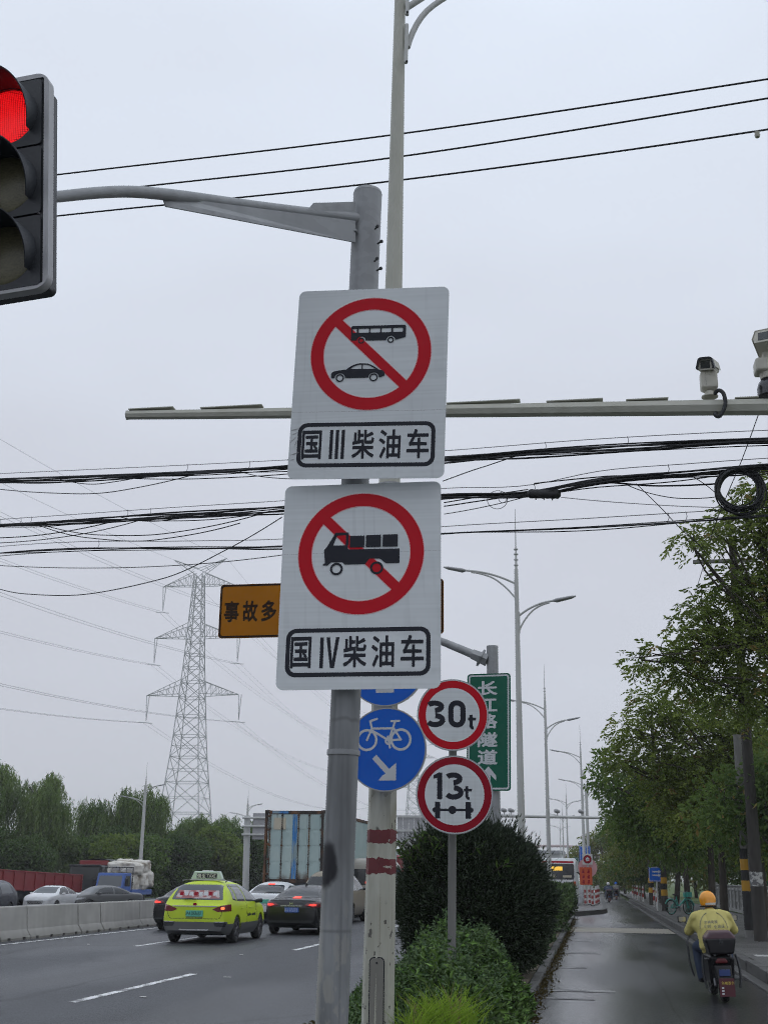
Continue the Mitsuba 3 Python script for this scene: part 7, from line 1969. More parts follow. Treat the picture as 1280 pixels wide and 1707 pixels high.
for y in np.arange(62, 104, 3.0):
    part(fn, 'post', cyl((11.5, y, ZS), (11.5, y, 4.2), .05, n=8), 'mesh_green')
part(fn, 'mesh_panel', cat(*[bx(11.47, 11.5, 62, 101, z, z + .05) for z in np.arange(.6, 4.2, .16)], *[bx(11.45, 11.465, y, y + .05, ZS, 4.15) for y in np.arange(62, 101, .22)]), 'mesh_green')

# teal shared bicycle by the kerb
tb = thing('bicycle', 'teal shared bicycle parked on the kerb under the trees', 'bicycle', tr(3.42, 58.6, ZS, math.radians(-52)))
for y in (0, 1.02):
    Rw = np.array([[0, 0, 1, 0], [1, 0, 0, y], [0, 1, 0, .33], [0, 0, 0, 1.0]])
    w = part(tb, 'wheel', lathe([(.30 + .022 * math.cos(a), .022 * math.sin(a)) for a in np.linspace(0, 2 * PI, 9)], 32, Rw), 'rubber', 40)
    part(w, 'rim', lathe([(.275, -.012), (.285, 0), (.275, .012), (.265, 0), (.275, -.012)], 32, Rw), 'bike_teal', 40)
    part(w, 'spokes', cat(*[cyl((0, y, .33), (0, y + .27 * math.cos(a), .33 + .27 * math.sin(a)), .006, n=4) for a in np.arange(12) * PI / 6]), 'bike_teal')
    part(tb, 'mudguard', tube([(0, y + .36 * math.cos(a), .33 + .36 * math.sin(a)) for a in np.linspace(.2, 2.7, 12)], .03, 6), 'bike_teal', 40)
part(tb, 'frame', cat(cyl((0, 0, .33), (0, .42, .34), .022, n=8), cyl((0, .42, .34), (0, .33, .80), .026, n=8), cyl((0, .42, .34), (0, .86, .72), .03, n=8), cyl((0, .84, .92), (0, 1.02, .33), .024, n=8), cyl((0, 0, .33), (0, .35, .72), .016, n=8)), 'bike_teal', 40)
part(tb, 'saddle', tm(m3.Manifold.batch_hull([sph(p, .03, 10) for p in ((-.09, .22, .88), (.09, .22, .88), (0, .46, .87))])), 'rubber', 40)
part(tb, 'handlebar', tube(bez([(-.28, .74, 1.0), (-.15, .84, 1.02), (0, .85, .95), (.15, .84, 1.02), (.28, .74, 1.0)], 12), .014, 6), 'alloy', 40)
part(tb, 'basket', cat(bx(-.16, .16, .90, .92, .78, 1.0), bx(-.16, .16, 1.12, 1.14, .78, 1.0), bx(-.16, -.14, .92, 1.12, .78, 1.0), bx(.14, .16, .92, 1.12, .78, 1.0), bx(-.14, .14, .92, 1.12, .78, .80)), 'bike_teal')
part(tb, 'crank', cat(cyl((-.1, .42, .34), (.1, .42, .34), .05, n=12), bx(.1, .12, .40, .44, .17, .34), bx(-.12, -.1, .40, .44, .34, .51)), 'alloy')
# blue board on a thin post
db = thing('direction_board', 'small blue board on a thin post in the shade of the trees', 'road sign')
bp = np.array((3.203, 66.000, 2.049))
part(db, 'post', cyl((bp[0], 66.05, ZS), (bp[0], 66.05, bp[2] + .4), .045, n=10), 'pale_paint', 40)
part(db, 'panel', xz(ext(rrect(-.40, .40, -.36, .36, .04), .03)), 'sign_blue', M=tr(bp[0] + .02, 66, bp[2], -.15))
part(db, 'border', xz(ext(rrect(-.385, .385, -.345, .345, .035).difference(rrect(-.36, .36, -.32, .32, .03)), .003, .0302)), 'sign_white', M=tr(bp[0] + .02, 66, bp[2], -.15))
for i, z in enumerate((.12, -.06)):
    part(db, 'arrow', xz(ext(Polygon([(-.22, z - .03), (.08, z - .03), (.08, z - .08), (.22, z + .01), (.08, z + .09), (.08, z + .04), (-.22, z + .04)]), .003, .0302)), 'sign_white', M=tr(bp[0] + .02, 66, bp[2], -.15))
# orange works board, round sign and blue board on the island
ow = thing('works_board', 'bright orange board with dark lettering on the traffic island', 'road sign')
op = np.array((-0.484, 83.000, 1.966))
part(ow, 'post', cyl((op[0] + .15, 83.06, .2), (op[0] + .15, 83.06, op[2] + 1.9), .05, n=10), 'pale_paint', 40)
part(ow, 'panel', xz(ext(rrect(-.40, .40, -.55, .55, .04), .03)), 'sign_orange', M=tr(op[0], 82.98, op[2]))
for i in range(3):
    for x in (-.17, .17):
        for q in range(3):
            part(ow, 'lettering', xz(ext(unary_union([sbox(x - .09 + .02 * q, .22 - .33 * i + .08 * q - .02, x + .09 - .01 * q, .25 - .33 * i + .08 * q), sbox(x - .015 + .03 * (q - 1), .18 - .33 * i, x + .015 + .03 * (q - 1), .30 - .33 * i + .03 * q)]), .003, .0302)), 'sign_dark_red', M=tr(op[0], 82.98, op[2]))
ns = np.array((-0.349, 83.000, 3.022))
nsign = round_sign('prohibition_sign', 'small round red sign with a white mark above the orange board', frame((ns[0], 82.95, ns[2]), 0.05), .27, 'sign_dark_red', items=[('mark', unary_union([Point(0, .07).buffer(.07), sbox(-.10, -.12, .10, -.02), sbox(-.12, -.02, -.05, .06), sbox(.05, -.02, .12, .06)]), 'sign_white')])
part(nsign, 'backing', ext(rrect(-.33, .33, -.34, .34, .03), .01, -.03), 'white_post')
mp = thing('round_board', 'pale round sign back leaning behind the orange board', 'road sign')
part(mp, 'panel', xz(ext(Point(0, 0).buffer(.62, quad_segs=16), .03)), 'sign_halo', M=tr(op[0] + .12, 83.3, op[2] + .52))
part(mp, 'post', cyl((op[0] + .12, 83.4, .2), (op[0] + .12, 83.4, op[2] + .5), .05, n=8), 'pale_paint', 40)
dv = thing('direction_board', 'blue direction board high on a pole beyond the orange board', 'road sign')
q0, q1 = np.array((-1.167, 112.000, 4.597)), np.array((-0.167, 112.000, 3.226))
part(dv, 'panel', bx(q0[0], q1[0], 112, 112.05, q1[2], q0[2], .02), 'sign_blue')
part(dv, 'border', xz(ext(sbox(q0[0] + .04, q1[2] + .04, q1[0] - .04, q0[2] - .04).difference(sbox(q0[0] + .08, q1[2] + .08, q1[0] - .08, q0[2] - .08)), .004)), 'sign_white', M=tr(0, 111.998, 0))
part(dv, 'post', cyl((q1[0] - .2, 112.2, 0), (q1[0] - .2, 112.2, 10.0), .14, n=10), 'pale_paint', 40)
dg2 = thing('direction_board', 'narrow green board beside the bus roof', 'road sign')
q0, q1 = np.array((-1.913, 128.000, 3.890)), np.array((-1.428, 128.000, 2.265))
part(dg2, 'panel', bx(q0[0], q1[0], 128, 128.05, q1[2], q0[2], .02), 'sign_green')
part(dg2, 'border', xz(ext(sbox(q0[0] + .04, q1[2] + .04, q1[0] - .04, q0[2] - .04).difference(sbox(q0[0] + .08, q1[2] + .08, q1[0] - .08, q0[2] - .08)), .004)), 'sign_white', M=tr(0, 127.998, 0))
part(dg2, 'post', cyl(((q0[0] + q1[0]) / 2, 128.2, 0), ((q0[0] + q1[0]) / 2, 128.2, q0[2]), .12, n=10), 'pale_paint', 40)
for i, (x, y) in enumerate(((-.55, 79.5), (-.1, 77.5), (.12, 80.2), (-.3, 81.6), (.25, 84.5), (.3, 88), (.3, 92))):
    k = thing('bollard', f'{ORD[i]} nearest red and white banded bollard on the traffic island', 'bollard', tr(x, y, .216), group='banded bollards on the traffic island')
    part(k, 'post', cyl((0, 0, 0), (0, 0, 1.15), .065, n=14), 'white_post', 40)
    for z in (.1, .42, .74):
        part(k, 'red_band', tube([(0, 0, z), (0, 0, z + .18)], .069, 14, caps=False), 'red_post', 40)
    part(k, 'foot', lathe([(0, 0), (.14, 0), (.13, .03), (.07, .05), (0, .05)], 16), 'rubber', 40)
for i, (x, y) in enumerate(((3.45, 72.0), (3.5, 76.5), (3.45, 92), (3.45, 98), (3.45, 104), (3.45, 110), (3.45, 116))):
    k = thing('bollard', f'{ORD[i]} nearest red and white banded post along the shaded kerb', 'bollard', tr(x, y, ZS), group='banded posts along the kerb')
    part(k, 'post', cyl((0, 0, 0), (0, 0, 1.1), .05, n=12), 'white_post', 40)
    part(k, 'red_band', tube([(0, 0, .35), (0, 0, .6)], .054, 12, caps=False), 'red_post', 40)
    part(k, 'red_band', tube([(0, 0, .8), (0, 0, .95)], .054, 12, caps=False), 'red_post', 40)
single('manhole_cover', 'flat pale metal strip set in the pavement before the utility pole', 'cover', bx(3.25, 3.95, 27.2, 27.75, ZS + .002, ZS + .012, .003), 'railing_stone')


# ================================================================ vegetation


def unit(v):
    return v / np.maximum(np.linalg.norm(v, axis=-1, keepdims=True), 1e-9)


def leaves(P, D, l, w, col, q, fold=0.25):
    """diamond leaves of two triangles: base P, direction D, length l, width w, one colour each"""
    n = len(P)
    l, w = np.broadcast_to(l, (n,))[:, None], np.broadcast_to(w, (n,))[:, None]
    S = unit(np.cross(D, unit(q.standard_normal((n, 3)))))
    N = np.cross(S, D)
    V = np.stack([P, P + D * l * 0.45 + S * w / 2 + N * w * fold, P + D * l, P + D * l * 0.45 - S * w / 2 + N * w * fold], 1).reshape(-1, 3)
    i = np.arange(n)[:, None] * 4
    F = np.stack([i + [0, 1, 2], i + [0, 2, 3]], 1).reshape(-1, 3)
    return V, F, np.repeat(col, 4, 0)


def join(items):
    V, F, C, o = [], [], [], 0
    for v, f, c in items:
        V.append(v)
        F.append(f + o)
        C.append(c)
        o += len(v)
    return (np.vstack(V), np.vstack(F)), np.vstack(C)


def tones(n, q, a, b, pts=None, sc=0.9, seed=0, extra=None):
    t = q.random(n) * 0.5
    if pts is not None:
        t = t + 0.75 * meshkit.fbm(pts * sc, 2, seed) - 0.1
    t = np.clip(t, 0, 1)[:, None]
    c = np.array(a) * (1 - t) + np.array(b) * t
    if extra is not None:
        m = q.random(n) < extra[1]
        c[m] = np.array(extra[0]) * q.uniform(0.6, 1.1, (m.sum(), 1))
    return c


def in_blobs(blobs, n, q, shell=0.55):
    """points in ellipsoids, more of them towards the surface; also the outward direction"""
    b = np.asarray(blobs, float)
    r = b[:, 3:] if b.shape[1] == 6 else np.repeat(b[:, 3:4], 3, 1)
    wgt = r.prod(1) ** (2 / 3)
    k = q.choice(len(b), n, p=wgt / wgt.sum())
    d = unit(q.standard_normal((n, 3)))
    rad = q.random(n) ** shell
    return b[k, :3] + d * rad[:, None] * r[k], d


def pinnate(P, q, L, leaf_l, leaf_w, pairs, out, a, b, seed, droop=0.5, extra=None):
    """compound leaves: a drooping rachis with leaflets in pairs"""
    n = len(P)
    D0 = unit(out * (1, 1, 0.4) + 0.7 * q.standard_normal((n, 3)) * (1, 1, 0.5))
    items = []
    base = tones(n, q, a, b, P, 0.8, seed, extra)
    side = unit(np.cross(D0, [0, 0, 1.0]))
    for i in range(pairs):
        t = (i + 1) / pairs
        pos = P + D0 * (L * t) + np.array([0, 0, -1.0]) * (L * droop * t * t)
        for s in (-1, 1):
            d = unit(D0 * 0.55 + side * s * 0.8 + np.array([0, 0, -0.45]) + 0.22 * q.standard_normal((n, 3)))
            items.append(leaves(pos, d, leaf_l * q.uniform(0.7, 1.15, n), leaf_w, base * q.uniform(0.75, 1.25, (n, 1)), q))
    return items


def limb(p, r, n=10):
    return tube(bez(p, n), np.linspace(r[0], r[1], n), 7)


def tree_thing(name, label, blobs, base, height, q, n, style, trunk_r=0.16, cat_='tree', group=None, limbs=8, lean=(0, 0)):
    k = thing(name, label, cat_, group=group)
    b = np.asarray(blobs, float)
    top = np.array([base[0] + lean[0], base[1] + lean[1], height])
    base = np.asarray(base, float)
    mid = base * 0.45 + top * 0.55 + (0.15 * q.standard_normal(), 0.15 * q.standard_normal(), 0)
    w = [limb([base - (0, 0, 0.1), mid, top], (trunk_r, trunk_r * 0.45), 12)]
    pick = q.permutation(len(b))[:limbs]
    for i in pick:
        c = b[i, :3]
        f = q.uniform(0.35, 0.8)
        s = base * (1 - f) + top * f
        dl = np.linalg.norm(c - s)
        w.append(limb([s, s * 0.66 + c * 0.34 + (0, 0, 0.10 * dl) + 0.05 * dl * q.standard_normal(3), s * 0.3 + c * 0.7 + (0, 0, 0.09 * dl) + 0.06 * dl * q.standard_normal(3), c + 0.2 * q.standard_normal(3)], (trunk_r * 0.24, 0.010), 10))
        for _ in range(3):
            e = c + b[i, 3:].mean() * 0.9 * unit(q.standard_normal(3) + (0, 0, 0.3))
            w.append(limb([c * 0.7 + s * 0.3, (c + e) / 2, e], (trunk_r * 0.16, 0.008), 6))
    part(k, 'trunk', cat(*w), 'bark', 60)
    P, out = in_blobs(blobs, n, q)
    items = style(P, out, q)
    m, c = join(items)
    part(k, 'crown', m, 'leaf', color=c)
    return k


OL1, OL2, OL3 = (0.078, 0.125, 0.030), (0.27, 0.33, 0.085), (0.30, 0.22, 0.08)
GR1, GR2 = (0.040, 0.075, 0.022), (0.13, 0.18, 0.045)
near_style = lambda s, L=0.28, l=0.15, w=0.056: (lambda P, out, q: pinnate(P, q, L, l, w, 4, out, OL1, OL2, s, 0.55, (OL3, 0.03)))
far_style = lambda s, l=0.2, w=0.10, a=GR1, b=GR2, ex=None: (lambda P, out, q: [leaves(P, unit(out + 0.8 * q.standard_normal(P.shape) + (0, 0, -0.5)), l * q.uniform(0.7, 1.3, len(P)), w, tones(len(P), q, a, b, P, 0.7, s, ex), q)])
q = np.random.default_rng(11)
# nearest street tree: its trunk stands just outside the picture on the right
bA = [(*(2.689, 29.500, 9.796), .48), (*(3.359, 29.800, 10.121), .55), (*(4.045, 30.000, 10.674), .62), (*(4.765, 30.000, 11.121), .8), (*(4.350, 30.000, 10.066), .62), (*(3.591, 30.200, 8.671), .70), (*(2.821, 30.000, 8.233), .55), (*(4.305, 30.500, 9.032), .80),
      (*(2.559, 30.000, 7.485), .58), (*(1.730, 29.800, 7.016), .45), (*(1.239, 29.600, 6.827), .30), (*(3.243, 30.500, 7.372), .85), (*(4.124, 30.500, 7.582), 1.0), (*(4.908, 31.000, 8.434), 1.1), (*(2.388, 30.300, 6.676), .62), (*(3.417, 30.800, 6.294), .85),
      (*(4.522, 31.000, 6.310), 1.1), (*(5.402, 30.500, 10.014), 1.2), (*(5.582, 31.000, 7.803), 1.3)]
tree_thing('street_tree', 'nearest street tree, olive pinnate leaves reaching in from the right edge', bA, (5.9, 30.6, ZS), 9.0, q, 3600, near_style(1), 0.2, limbs=19)
bB = [(*(2.046, 40.000, 7.201), .75), (*(1.230, 39.500, 6.375), .62), (*(2.884, 40.000, 6.903), .9), (*(3.997, 41.000, 6.729), 1.2), (*(2.002, 40.500, 5.907), 1.0), (*(0.877, 40.000, 5.422), .5), (*(3.153, 41.000, 5.470), 1.2), (*(5.072, 41.500, 6.291), 1.4), (*(4.346, 42.000, 4.776), 1.5), (*(5.483, 42.000, 4.584), 1.5),
      (*(2.441, 41.000, 4.702), 1.1), (*(3.163, 41.000, 4.039), 1.2), (*(5.760, 42.000, 3.248), 1.5)]
tree_thing('street_tree', 'second street tree, with loose olive sprays against the sky', bB, (5.3, 41.5, ZS), 8.6, q, 4000, near_style(2, 0.30, 0.16, 0.064), 0.18, limbs=13)
bC = [(*(0.677, 54.000, 6.873), .55), (*(0.510, 54.000, 5.900), .85), (*(0.987, 55.000, 5.332), .9), (*(1.753, 55.000, 6.236), .9), (*(1.993, 56.000, 5.139), 1.5), (*(3.292, 56.000, 5.013), 1.8), (*(4.783, 57.000, 4.814), 2.0), (*(2.588, 56.000, 3.978), 1.6), (*(3.730, 56.000, 3.602), 1.6), (*(1.425, 56.000, 4.177), 1.2)]
tree_thing('street_tree', 'third street tree, brighter green tufts leaning out over the bike lane', bC, (5.0, 56, ZS), 8.4, q, 9000, far_style(3, 0.24, 0.11, (0.055, 0.110, 0.032), (0.19, 0.28, 0.07)), 0.17, limbs=10)


def crown(cx, cy, z0, z1, r, q, n=12):
    b = []
    for _ in range(n):
        a, f = q.uniform(0, 2 * PI), q.random() ** 0.6
        z = q.uniform(z0 + 0.7, z1 - 0.8)
        env = math.sqrt(max(0.05, 1 - ((z - (z0 * 0.55 + z1 * 0.45)) / (0.62 * (z1 - z0))) ** 2))
        b.append((cx + r * env * f * 0.75 * math.cos(a), cy + r * env * f * 0.75 * math.sin(a), z, r * q.uniform(0.36, 0.52), r * q.uniform(0.36, 0.52), r * q.uniform(0.28, 0.42)))
    return b


rows = [  # x, y, lowest leaf, top, radius, what it is
    (5.0, 35.5, 2.3, 5.6, 2.3, 'low dark tree hanging over the pavement behind the rider'),
    (6.9, 46.0, 2.5, 7.0, 3.0, 'dark leafy tree just in front of the balustrade'),
    (4.6, 49.0, 2.9, 6.6, 2.2, 'dense tree between the second and third street trees'),
    (4.4, 64.0, 2.8, 8.0, 2.7, 'yellowish green tree beyond the third street tree'),
    (4.3, 73.0, 2.4, 8.6, 2.9, 'olive tree over the blue board'),
    (4.2, 84.0, 2.2, 8.4, 2.9, 'olive brown tree halfway down the lane'),
    (4.1, 96.0, 1.8, 8.6, 3.0, 'dark tree overhanging the far end of the lane'),
    (4.0, 110.0, 1.6, 9.0, 3.3, 'tree closing the view near the end of the lane'),
    (3.8, 128.0, 1.4, 9.4, 3.6, 'last tree visible at the end of the lane'),
    (3.4, 150.0, 0.8, 9.6, 4.2, 'dim farthest tree mass at the end of the lane'),
    (1.0, 185.0, 0.0, 8.6, 4.6, 'hazy tree closing the lane behind the farthest one'),
    (6.5, 200.0, 0.0, 9.0, 5.0, 'last hazy tree at the very end of the row'),
    (9.5, 56.0, 2.2, 9.5, 3.6, 'park tree behind the balustrade, left of the utility pole'),
    (10.6, 47.0, 2.4, 10.0, 3.6, 'park tree behind the balustrade at the right edge'),
    (10.0, 68.0, 2.0, 10.0, 3.8, 'park tree behind the end of the balustrade'),
    (9.6, 82.0, 1.6, 9.6, 4.0, 'park tree beyond the green fence'),
    (9.2, 98.0, 1.2, 9.5, 4.2, 'farther park tree in deep shade'),
    (9.0, 118.0, 0.8, 9.5, 4.6, 'dim park tree at the far end'),
    (15.0, 75.0, 0.4, 9.0, 4.4, 'park tree mass deep behind the green fence'),
    (15.5, 92.0, 0.3, 9.0, 4.6, 'second park tree mass behind the green fence'),
    (15.0, 112.0, 0.3, 9.0, 4.8, 'farthest park tree mass behind the fence'),
]
for i, (x, y, z0, z1, r, lab) in enumerate(rows):
    s = 0.16 + 0.0016 * y
    a, b = [((0.060, 0.095, 0.028), (0.23, 0.26, 0.07)), ((0.050, 0.095, 0.032), (0.165, 0.24, 0.066)), ((0.075, 0.11, 0.030), (0.27, 0.30, 0.075))][(i * 7 + 1) % 3]
    n = int(min(9500, 4.2 * r * r * (z1 - z0) * r / (s * s * 0.9)))
    tree_thing('street_tree' if x < 8 else 'park_tree', lab, crown(x, y, z0, z1, r, q, 16), (x + 0.2, y, ZS), z1 - 1.0, q, n, far_style(20 + i, s, s * 0.5, a, b, (OL3, 0.03)), 0.17, limbs=7)

# juniper clipped to a ball, in the median


def blade_tufts(P, out, q, l, w, col, k=5, up=0.6):
    items = []
    for _ in range(k):
        d = unit(out + 0.55 * q.standard_normal(P.shape) + (0, 0, up))
        items.append(leaves(P, d, l * q.uniform(0.6, 1.3, len(P)), w, col * q.uniform(0.7, 1.35, (len(P), 1)), q, 0.1))
    return items


JC = np.array([-1.70, 17.3, 1.36])
jr = lambda d: (1 + 0.10 * np.sin(3 * np.arctan2(d[:, 1], d[:, 0]) + 1) * (1 - d[:, 2] ** 2) + 0.30 * (meshkit.fbm(d * 3.4 + 5, 4, 2) - 0.5))[:, None] * np.where(d[:, 2:] < 0, 1 - 0.10 * d[:, 2:] ** 2, 1 + 0.02 * d[:, 2:]) * np.array([1.04, 1.00, 1.14])
jn = thing('juniper_bush', 'big dark juniper bush clipped round, behind the weight limit post', 'bush')
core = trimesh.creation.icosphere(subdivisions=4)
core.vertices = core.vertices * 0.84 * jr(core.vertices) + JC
d = unit(q.standard_normal((9500, 3)))
P = JC + d * jr(d) * q.uniform(0.80, 1.0, (9500, 1))
col = tones(9500, q, (0.011, 0.021, 0.011), (0.030, 0.048, 0.019), P, 2.2, 3)
tuf = blade_tufts(P, d, q, 0.12, 0.02, col, 6, 0.5)
d2 = unit(q.standard_normal((900, 3)) + (0, 0, 0.35))
P2 = JC + d2 * jr(d2) * 0.98
for i in range(7):
    f = i / 7
    pos = P2 + unit(d2 + (0, 0, 0.7)) * f * q.uniform(0.08, 0.30, (900, 1))
    tuf.append(leaves(pos, unit(d2 + (0, 0, 0.8) + 0.5 * q.standard_normal((900, 3))), 0.085, 0.016, tones(900, q, (0.014, 0.026, 0.011), (0.032, 0.050, 0.018)), q, 0.1))
m, c = join(tuf)
part(jn, 'crown', m, 'needle', color=c)
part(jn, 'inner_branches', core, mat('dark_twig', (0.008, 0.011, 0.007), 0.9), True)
part(jn, 'trunk', cyl((-1.7, 17.3, 0), (-1.7, 17.3, 1.2), 0.07, 0.05), 'bark')
# bright broad-leaved shrub in its left shoulder
bl_ = thing('shrub', 'bright broad-leaved shrub growing out of the left shoulder of the juniper', 'shrub')
items, st = [], []
for i in range(34):
    p0 = np.array([-1.95 + 0.12 * q.standard_normal(), 16.9 + 0.2 * q.standard_normal(), 1.2])
    e = np.array([-2.32, 16.6, 2.15]) + np.array([0.30, 0.22, 0.20]) * q.standard_normal(3) + (0.25, 0, 0)
    if i < 3:
        e = np.array([-2.66 + 0.07 * i, 16.5, 2.28 - 0.12 * i])
    path = bez([p0, (p0 + e) / 2 + (0, 0, 0.15), e], 12)
    st.append(tube(path, 0.006, 4))
    for f in range(4, 12):
        n = 3
        D = unit(np.tile(path[f] - path[f - 1], (n, 1)) * 3 + 0.6 * q.standard_normal((n, 3)))
        items.append(leaves(np.tile(path[f], (n, 1)), D, 0.13 * q.uniform(0.6, 1.2, n), 0.032, tones(n, q, (0.045, 0.085, 0.022), (0.13, 0.19, 0.05)), q))
m, c = join(items)
part(bl_, 'foliage', m, 'leaf', color=c)
part(bl_, 'stems', cat(*st), 'bark')

# ground cover in front of the juniper


def cover_h(x, y):
    xl = -3.25 + np.clip((17.2 - y) / 11.7, 0, 1) * 1.55
    e = np.clip(np.minimum((x - xl) / 0.45, (-0.82 - x) / 0.55), 0, 1) ** 0.6
    n = 0.55 * meshkit.fbm(np.stack([x * 1.1, y * 1.1, 0 * x], -1), 3, 5) + 0.45 * meshkit.noise(np.stack([x * 4.2, y * 3.2, 0 * x], -1), 9)
    left = np.clip((x - xl - 0.3) / 0.7, 0.30, 1)
    near = np.clip((y - 9.5) / 2.4, 0.16, 1)
    return (0.20 + 1.05 * n) * e * left * near + 0.10


n = 36000
X, Y = q.uniform(-3.3, -0.80, n), 8.0 + 8.6 * q.random(n) ** 1.15
keep = X > -3.25 + np.clip((17.2 - Y) / 11.7, 0, 1) * 1.55 + 0.03
X, Y = X[keep], Y[keep]
n = len(X)
Z = cover_h(X, Y) * (1 - 0.55 * q.random(n) ** 2.2) + 0.10
P = np.stack([X, Y, Z], 1)
D = unit(q.standard_normal((n, 3)) * (1, 1, 0.5) + (0, 0, 0.45))
col = tones(n, q, (0.022, 0.062, 0.013), (0.105, 0.175, 0.038), P, 3.0, 8)
V1 = leaves(P, D, 0.092 * q.uniform(0.45, 1.25, n), 0.042, col * np.exp(0.45 * q.standard_normal((n, 1))), q)
sp_n = 1500
Y = q.uniform(8.6, 16.4, sp_n)
X = -3.1 + np.clip((17.2 - Y) / 11.7, 0, 1) * 1.55 + q.random(sp_n) * (2.15 - np.clip((17.2 - Y) / 11.7, 0, 1) * 1.55)
its = [V1]
for i in range(7):
    Pq = np.stack([X, Y, cover_h(X, Y) + 0.06 + 0.030 * i], 1) + 0.012 * q.standard_normal((sp_n, 3))
    its.append(leaves(Pq, unit(q.standard_normal((sp_n, 3)) * (1, 1, 0.3) + (0, 0, 0.5)), 0.05, 0.022, tones(sp_n, q, (0.045, 0.090, 0.034), (0.135, 0.190, 0.07)), q))
m, c = join(its)
single('ground_cover', 'dark glossy low shrubs covering the median in front of the juniper', 'ground cover', m, 'gloss_leaf', color=c, kind='stuff')
# bright tall grass in the foreground
n = 2900
tc = np.stack([q.uniform(-1.43, -1.05, 12), q.uniform(9.3, 10.8, 12), q.uniform(0.60, 1.08, 12)], 1)
ti = q.integers(0, 12, n)
X = np.clip(tc[ti, 0] + 0.06 * q.standard_normal(n), -1.62, -0.85)
Y = tc[ti, 1] + 0.09 * q.standard_normal(n)
B = np.stack([X, Y, 0.10 + 0 * X], 1)
L = q.uniform(0.45, 1.0, n) * tc[ti, 2]
lean = 0.17 * q.standard_normal((n, 2)) + 0.10 * q.standard_normal((12, 2))[ti]
items = []
dead = q.random(n) < 0.10
cb = tones(n, q, (0.12, 0.21, 0.022), (0.31, 0.45, 0.06), B, 4.0, 6)
cb[dead] = np.array([0.30, 0.25, 0.12]) * q.uniform(0.6, 1.1, (dead.sum(), 1))
prev = B
for i in range(4):
    f = (i + 1) / 4
    nxt = B + np.stack([lean[:, 0] * L * f ** 2.2, lean[:, 1] * L * f ** 2.2, L * (f - 0.22 * f ** 3)], 1)
    d = nxt - prev
    ll = np.linalg.norm(d, axis=1)
    S = unit(np.cross(d, unit(q.standard_normal((n, 3)))))
    w0, w1 = 0.011 * (1 - 0.9 * (f - 0.25)), 0.011 * (1 - 0.9 * f)
    V = np.stack([prev - S * w0, prev + S * w0, nxt + S * w1, nxt - S * w1], 1).reshape(-1, 3)
    ii = np.arange(n)[:, None] * 4
    items.append((V, np.stack([ii + [0, 1, 2], ii + [0, 2, 3]], 1).reshape(-1, 3), np.repeat(cb * (0.7 + 0.4 * f), 4, 0)))
    prev = nxt
m, c = join(items)
single('grass_clump', 'bright yellow-green tall grass beside the stained lamp pole', 'grass', m, 'leaf', color=c, kind='stuff')
# weeds and fallen leaves along the kerb on both sides
n = 5200
sd = q.random(n) < 0.6
X = np.where(sd, -0.93 + 0.09 * q.standard_normal(n), -3.36 + 0.10 * np.abs(q.standard_normal(n)))
Y = 8 + 50 * q.random(n) ** 1.6
P = np.stack([X, Y, 0.012 + 0.08 * q.random(n) ** 3], 1)
m, c = join([leaves(P, unit(q.standard_normal((n, 3)) * (1, 1, 0.25)), 0.07, 0.035, tones(n, q, (0.05, 0.04, 0.018), (0.16, 0.13, 0.055)), q)])
single('leaf_litter', 'fallen leaves scattered along the kerbs of the median', 'leaves', m, 'leaf', color=c, kind='stuff')

# shrubs in the median beyond the juniper
sh_l = ['olive shrub just behind the juniper', 'rounded dark shrub second behind the juniper', 'bushy shrub with pale shoots in the middle of the median', 'low dark shrub beside the second street lamp', 'light green shrub past the second street lamp',
        'dark shrub before the end of the median', 'yellowish shrub near the island', 'last small shrub at the end of the median']
for i, (y, r, h) in enumerate(((20.5, 0.85, 1.55), (23.5, 0.9, 1.6), (27.0, 0.95, 1.6), (31.5, 1.0, 1.5), (36.0, 1.0, 1.7), (42.0, 1.1, 1.6), (49.0, 1.1, 1.6), (56.5, 1.1, 1.5))):
    k = thing('shrub', sh_l[i], 'shrub')
    nb = 7500
    bl2 = [(-1.95 + 0.5 * r * q.standard_normal(), y + 0.8 * q.standard_normal(), 0.35 + (h - 0.6) * q.random(), r * 0.55, 0.8, 0.38) for _ in range(9)]
    P, out = in_blobs(bl2, nb, q, 0.4)
    ok = (P[:, 0] > -3.2) & (P[:, 0] < -0.85 + 0.22 * (meshkit.noise(P * 2.2, 4) - 0.5)) & (P[:, 2] > 0.08)
    P, out = P[ok], out[ok]
    nb = len(P)
    a, b = [((0.034, 0.070, 0.024), (0.12, 0.18, 0.055)), ((0.026, 0.054, 0.022), (0.085, 0.13, 0.045))][i % 2]
    m, c = join([leaves(P, unit(out + 0.7 * q.standard_normal(P.shape) + (0, 0, 0.3)), 0.085 + 0.0015 * y, 0.04 + 0.0007 * y, tones(nb, q, a, b, P, 1.6, i), q)])
    part(k, 'foliage', m, 'gloss_leaf', color=c)
    part(k, 'stems', cat(*[limb([(-1.95, y, 0.05), (-1.95 + 0.2 * a_, y + 0.2, 0.5), (-1.95 + 0.5 * a_, y + 0.3 * a_, 1.0)], (0.02, 0.006), 5) for a_ in (-1, -0.3, 0.4, 1)]), 'bark')


# willows and other trees on the far side


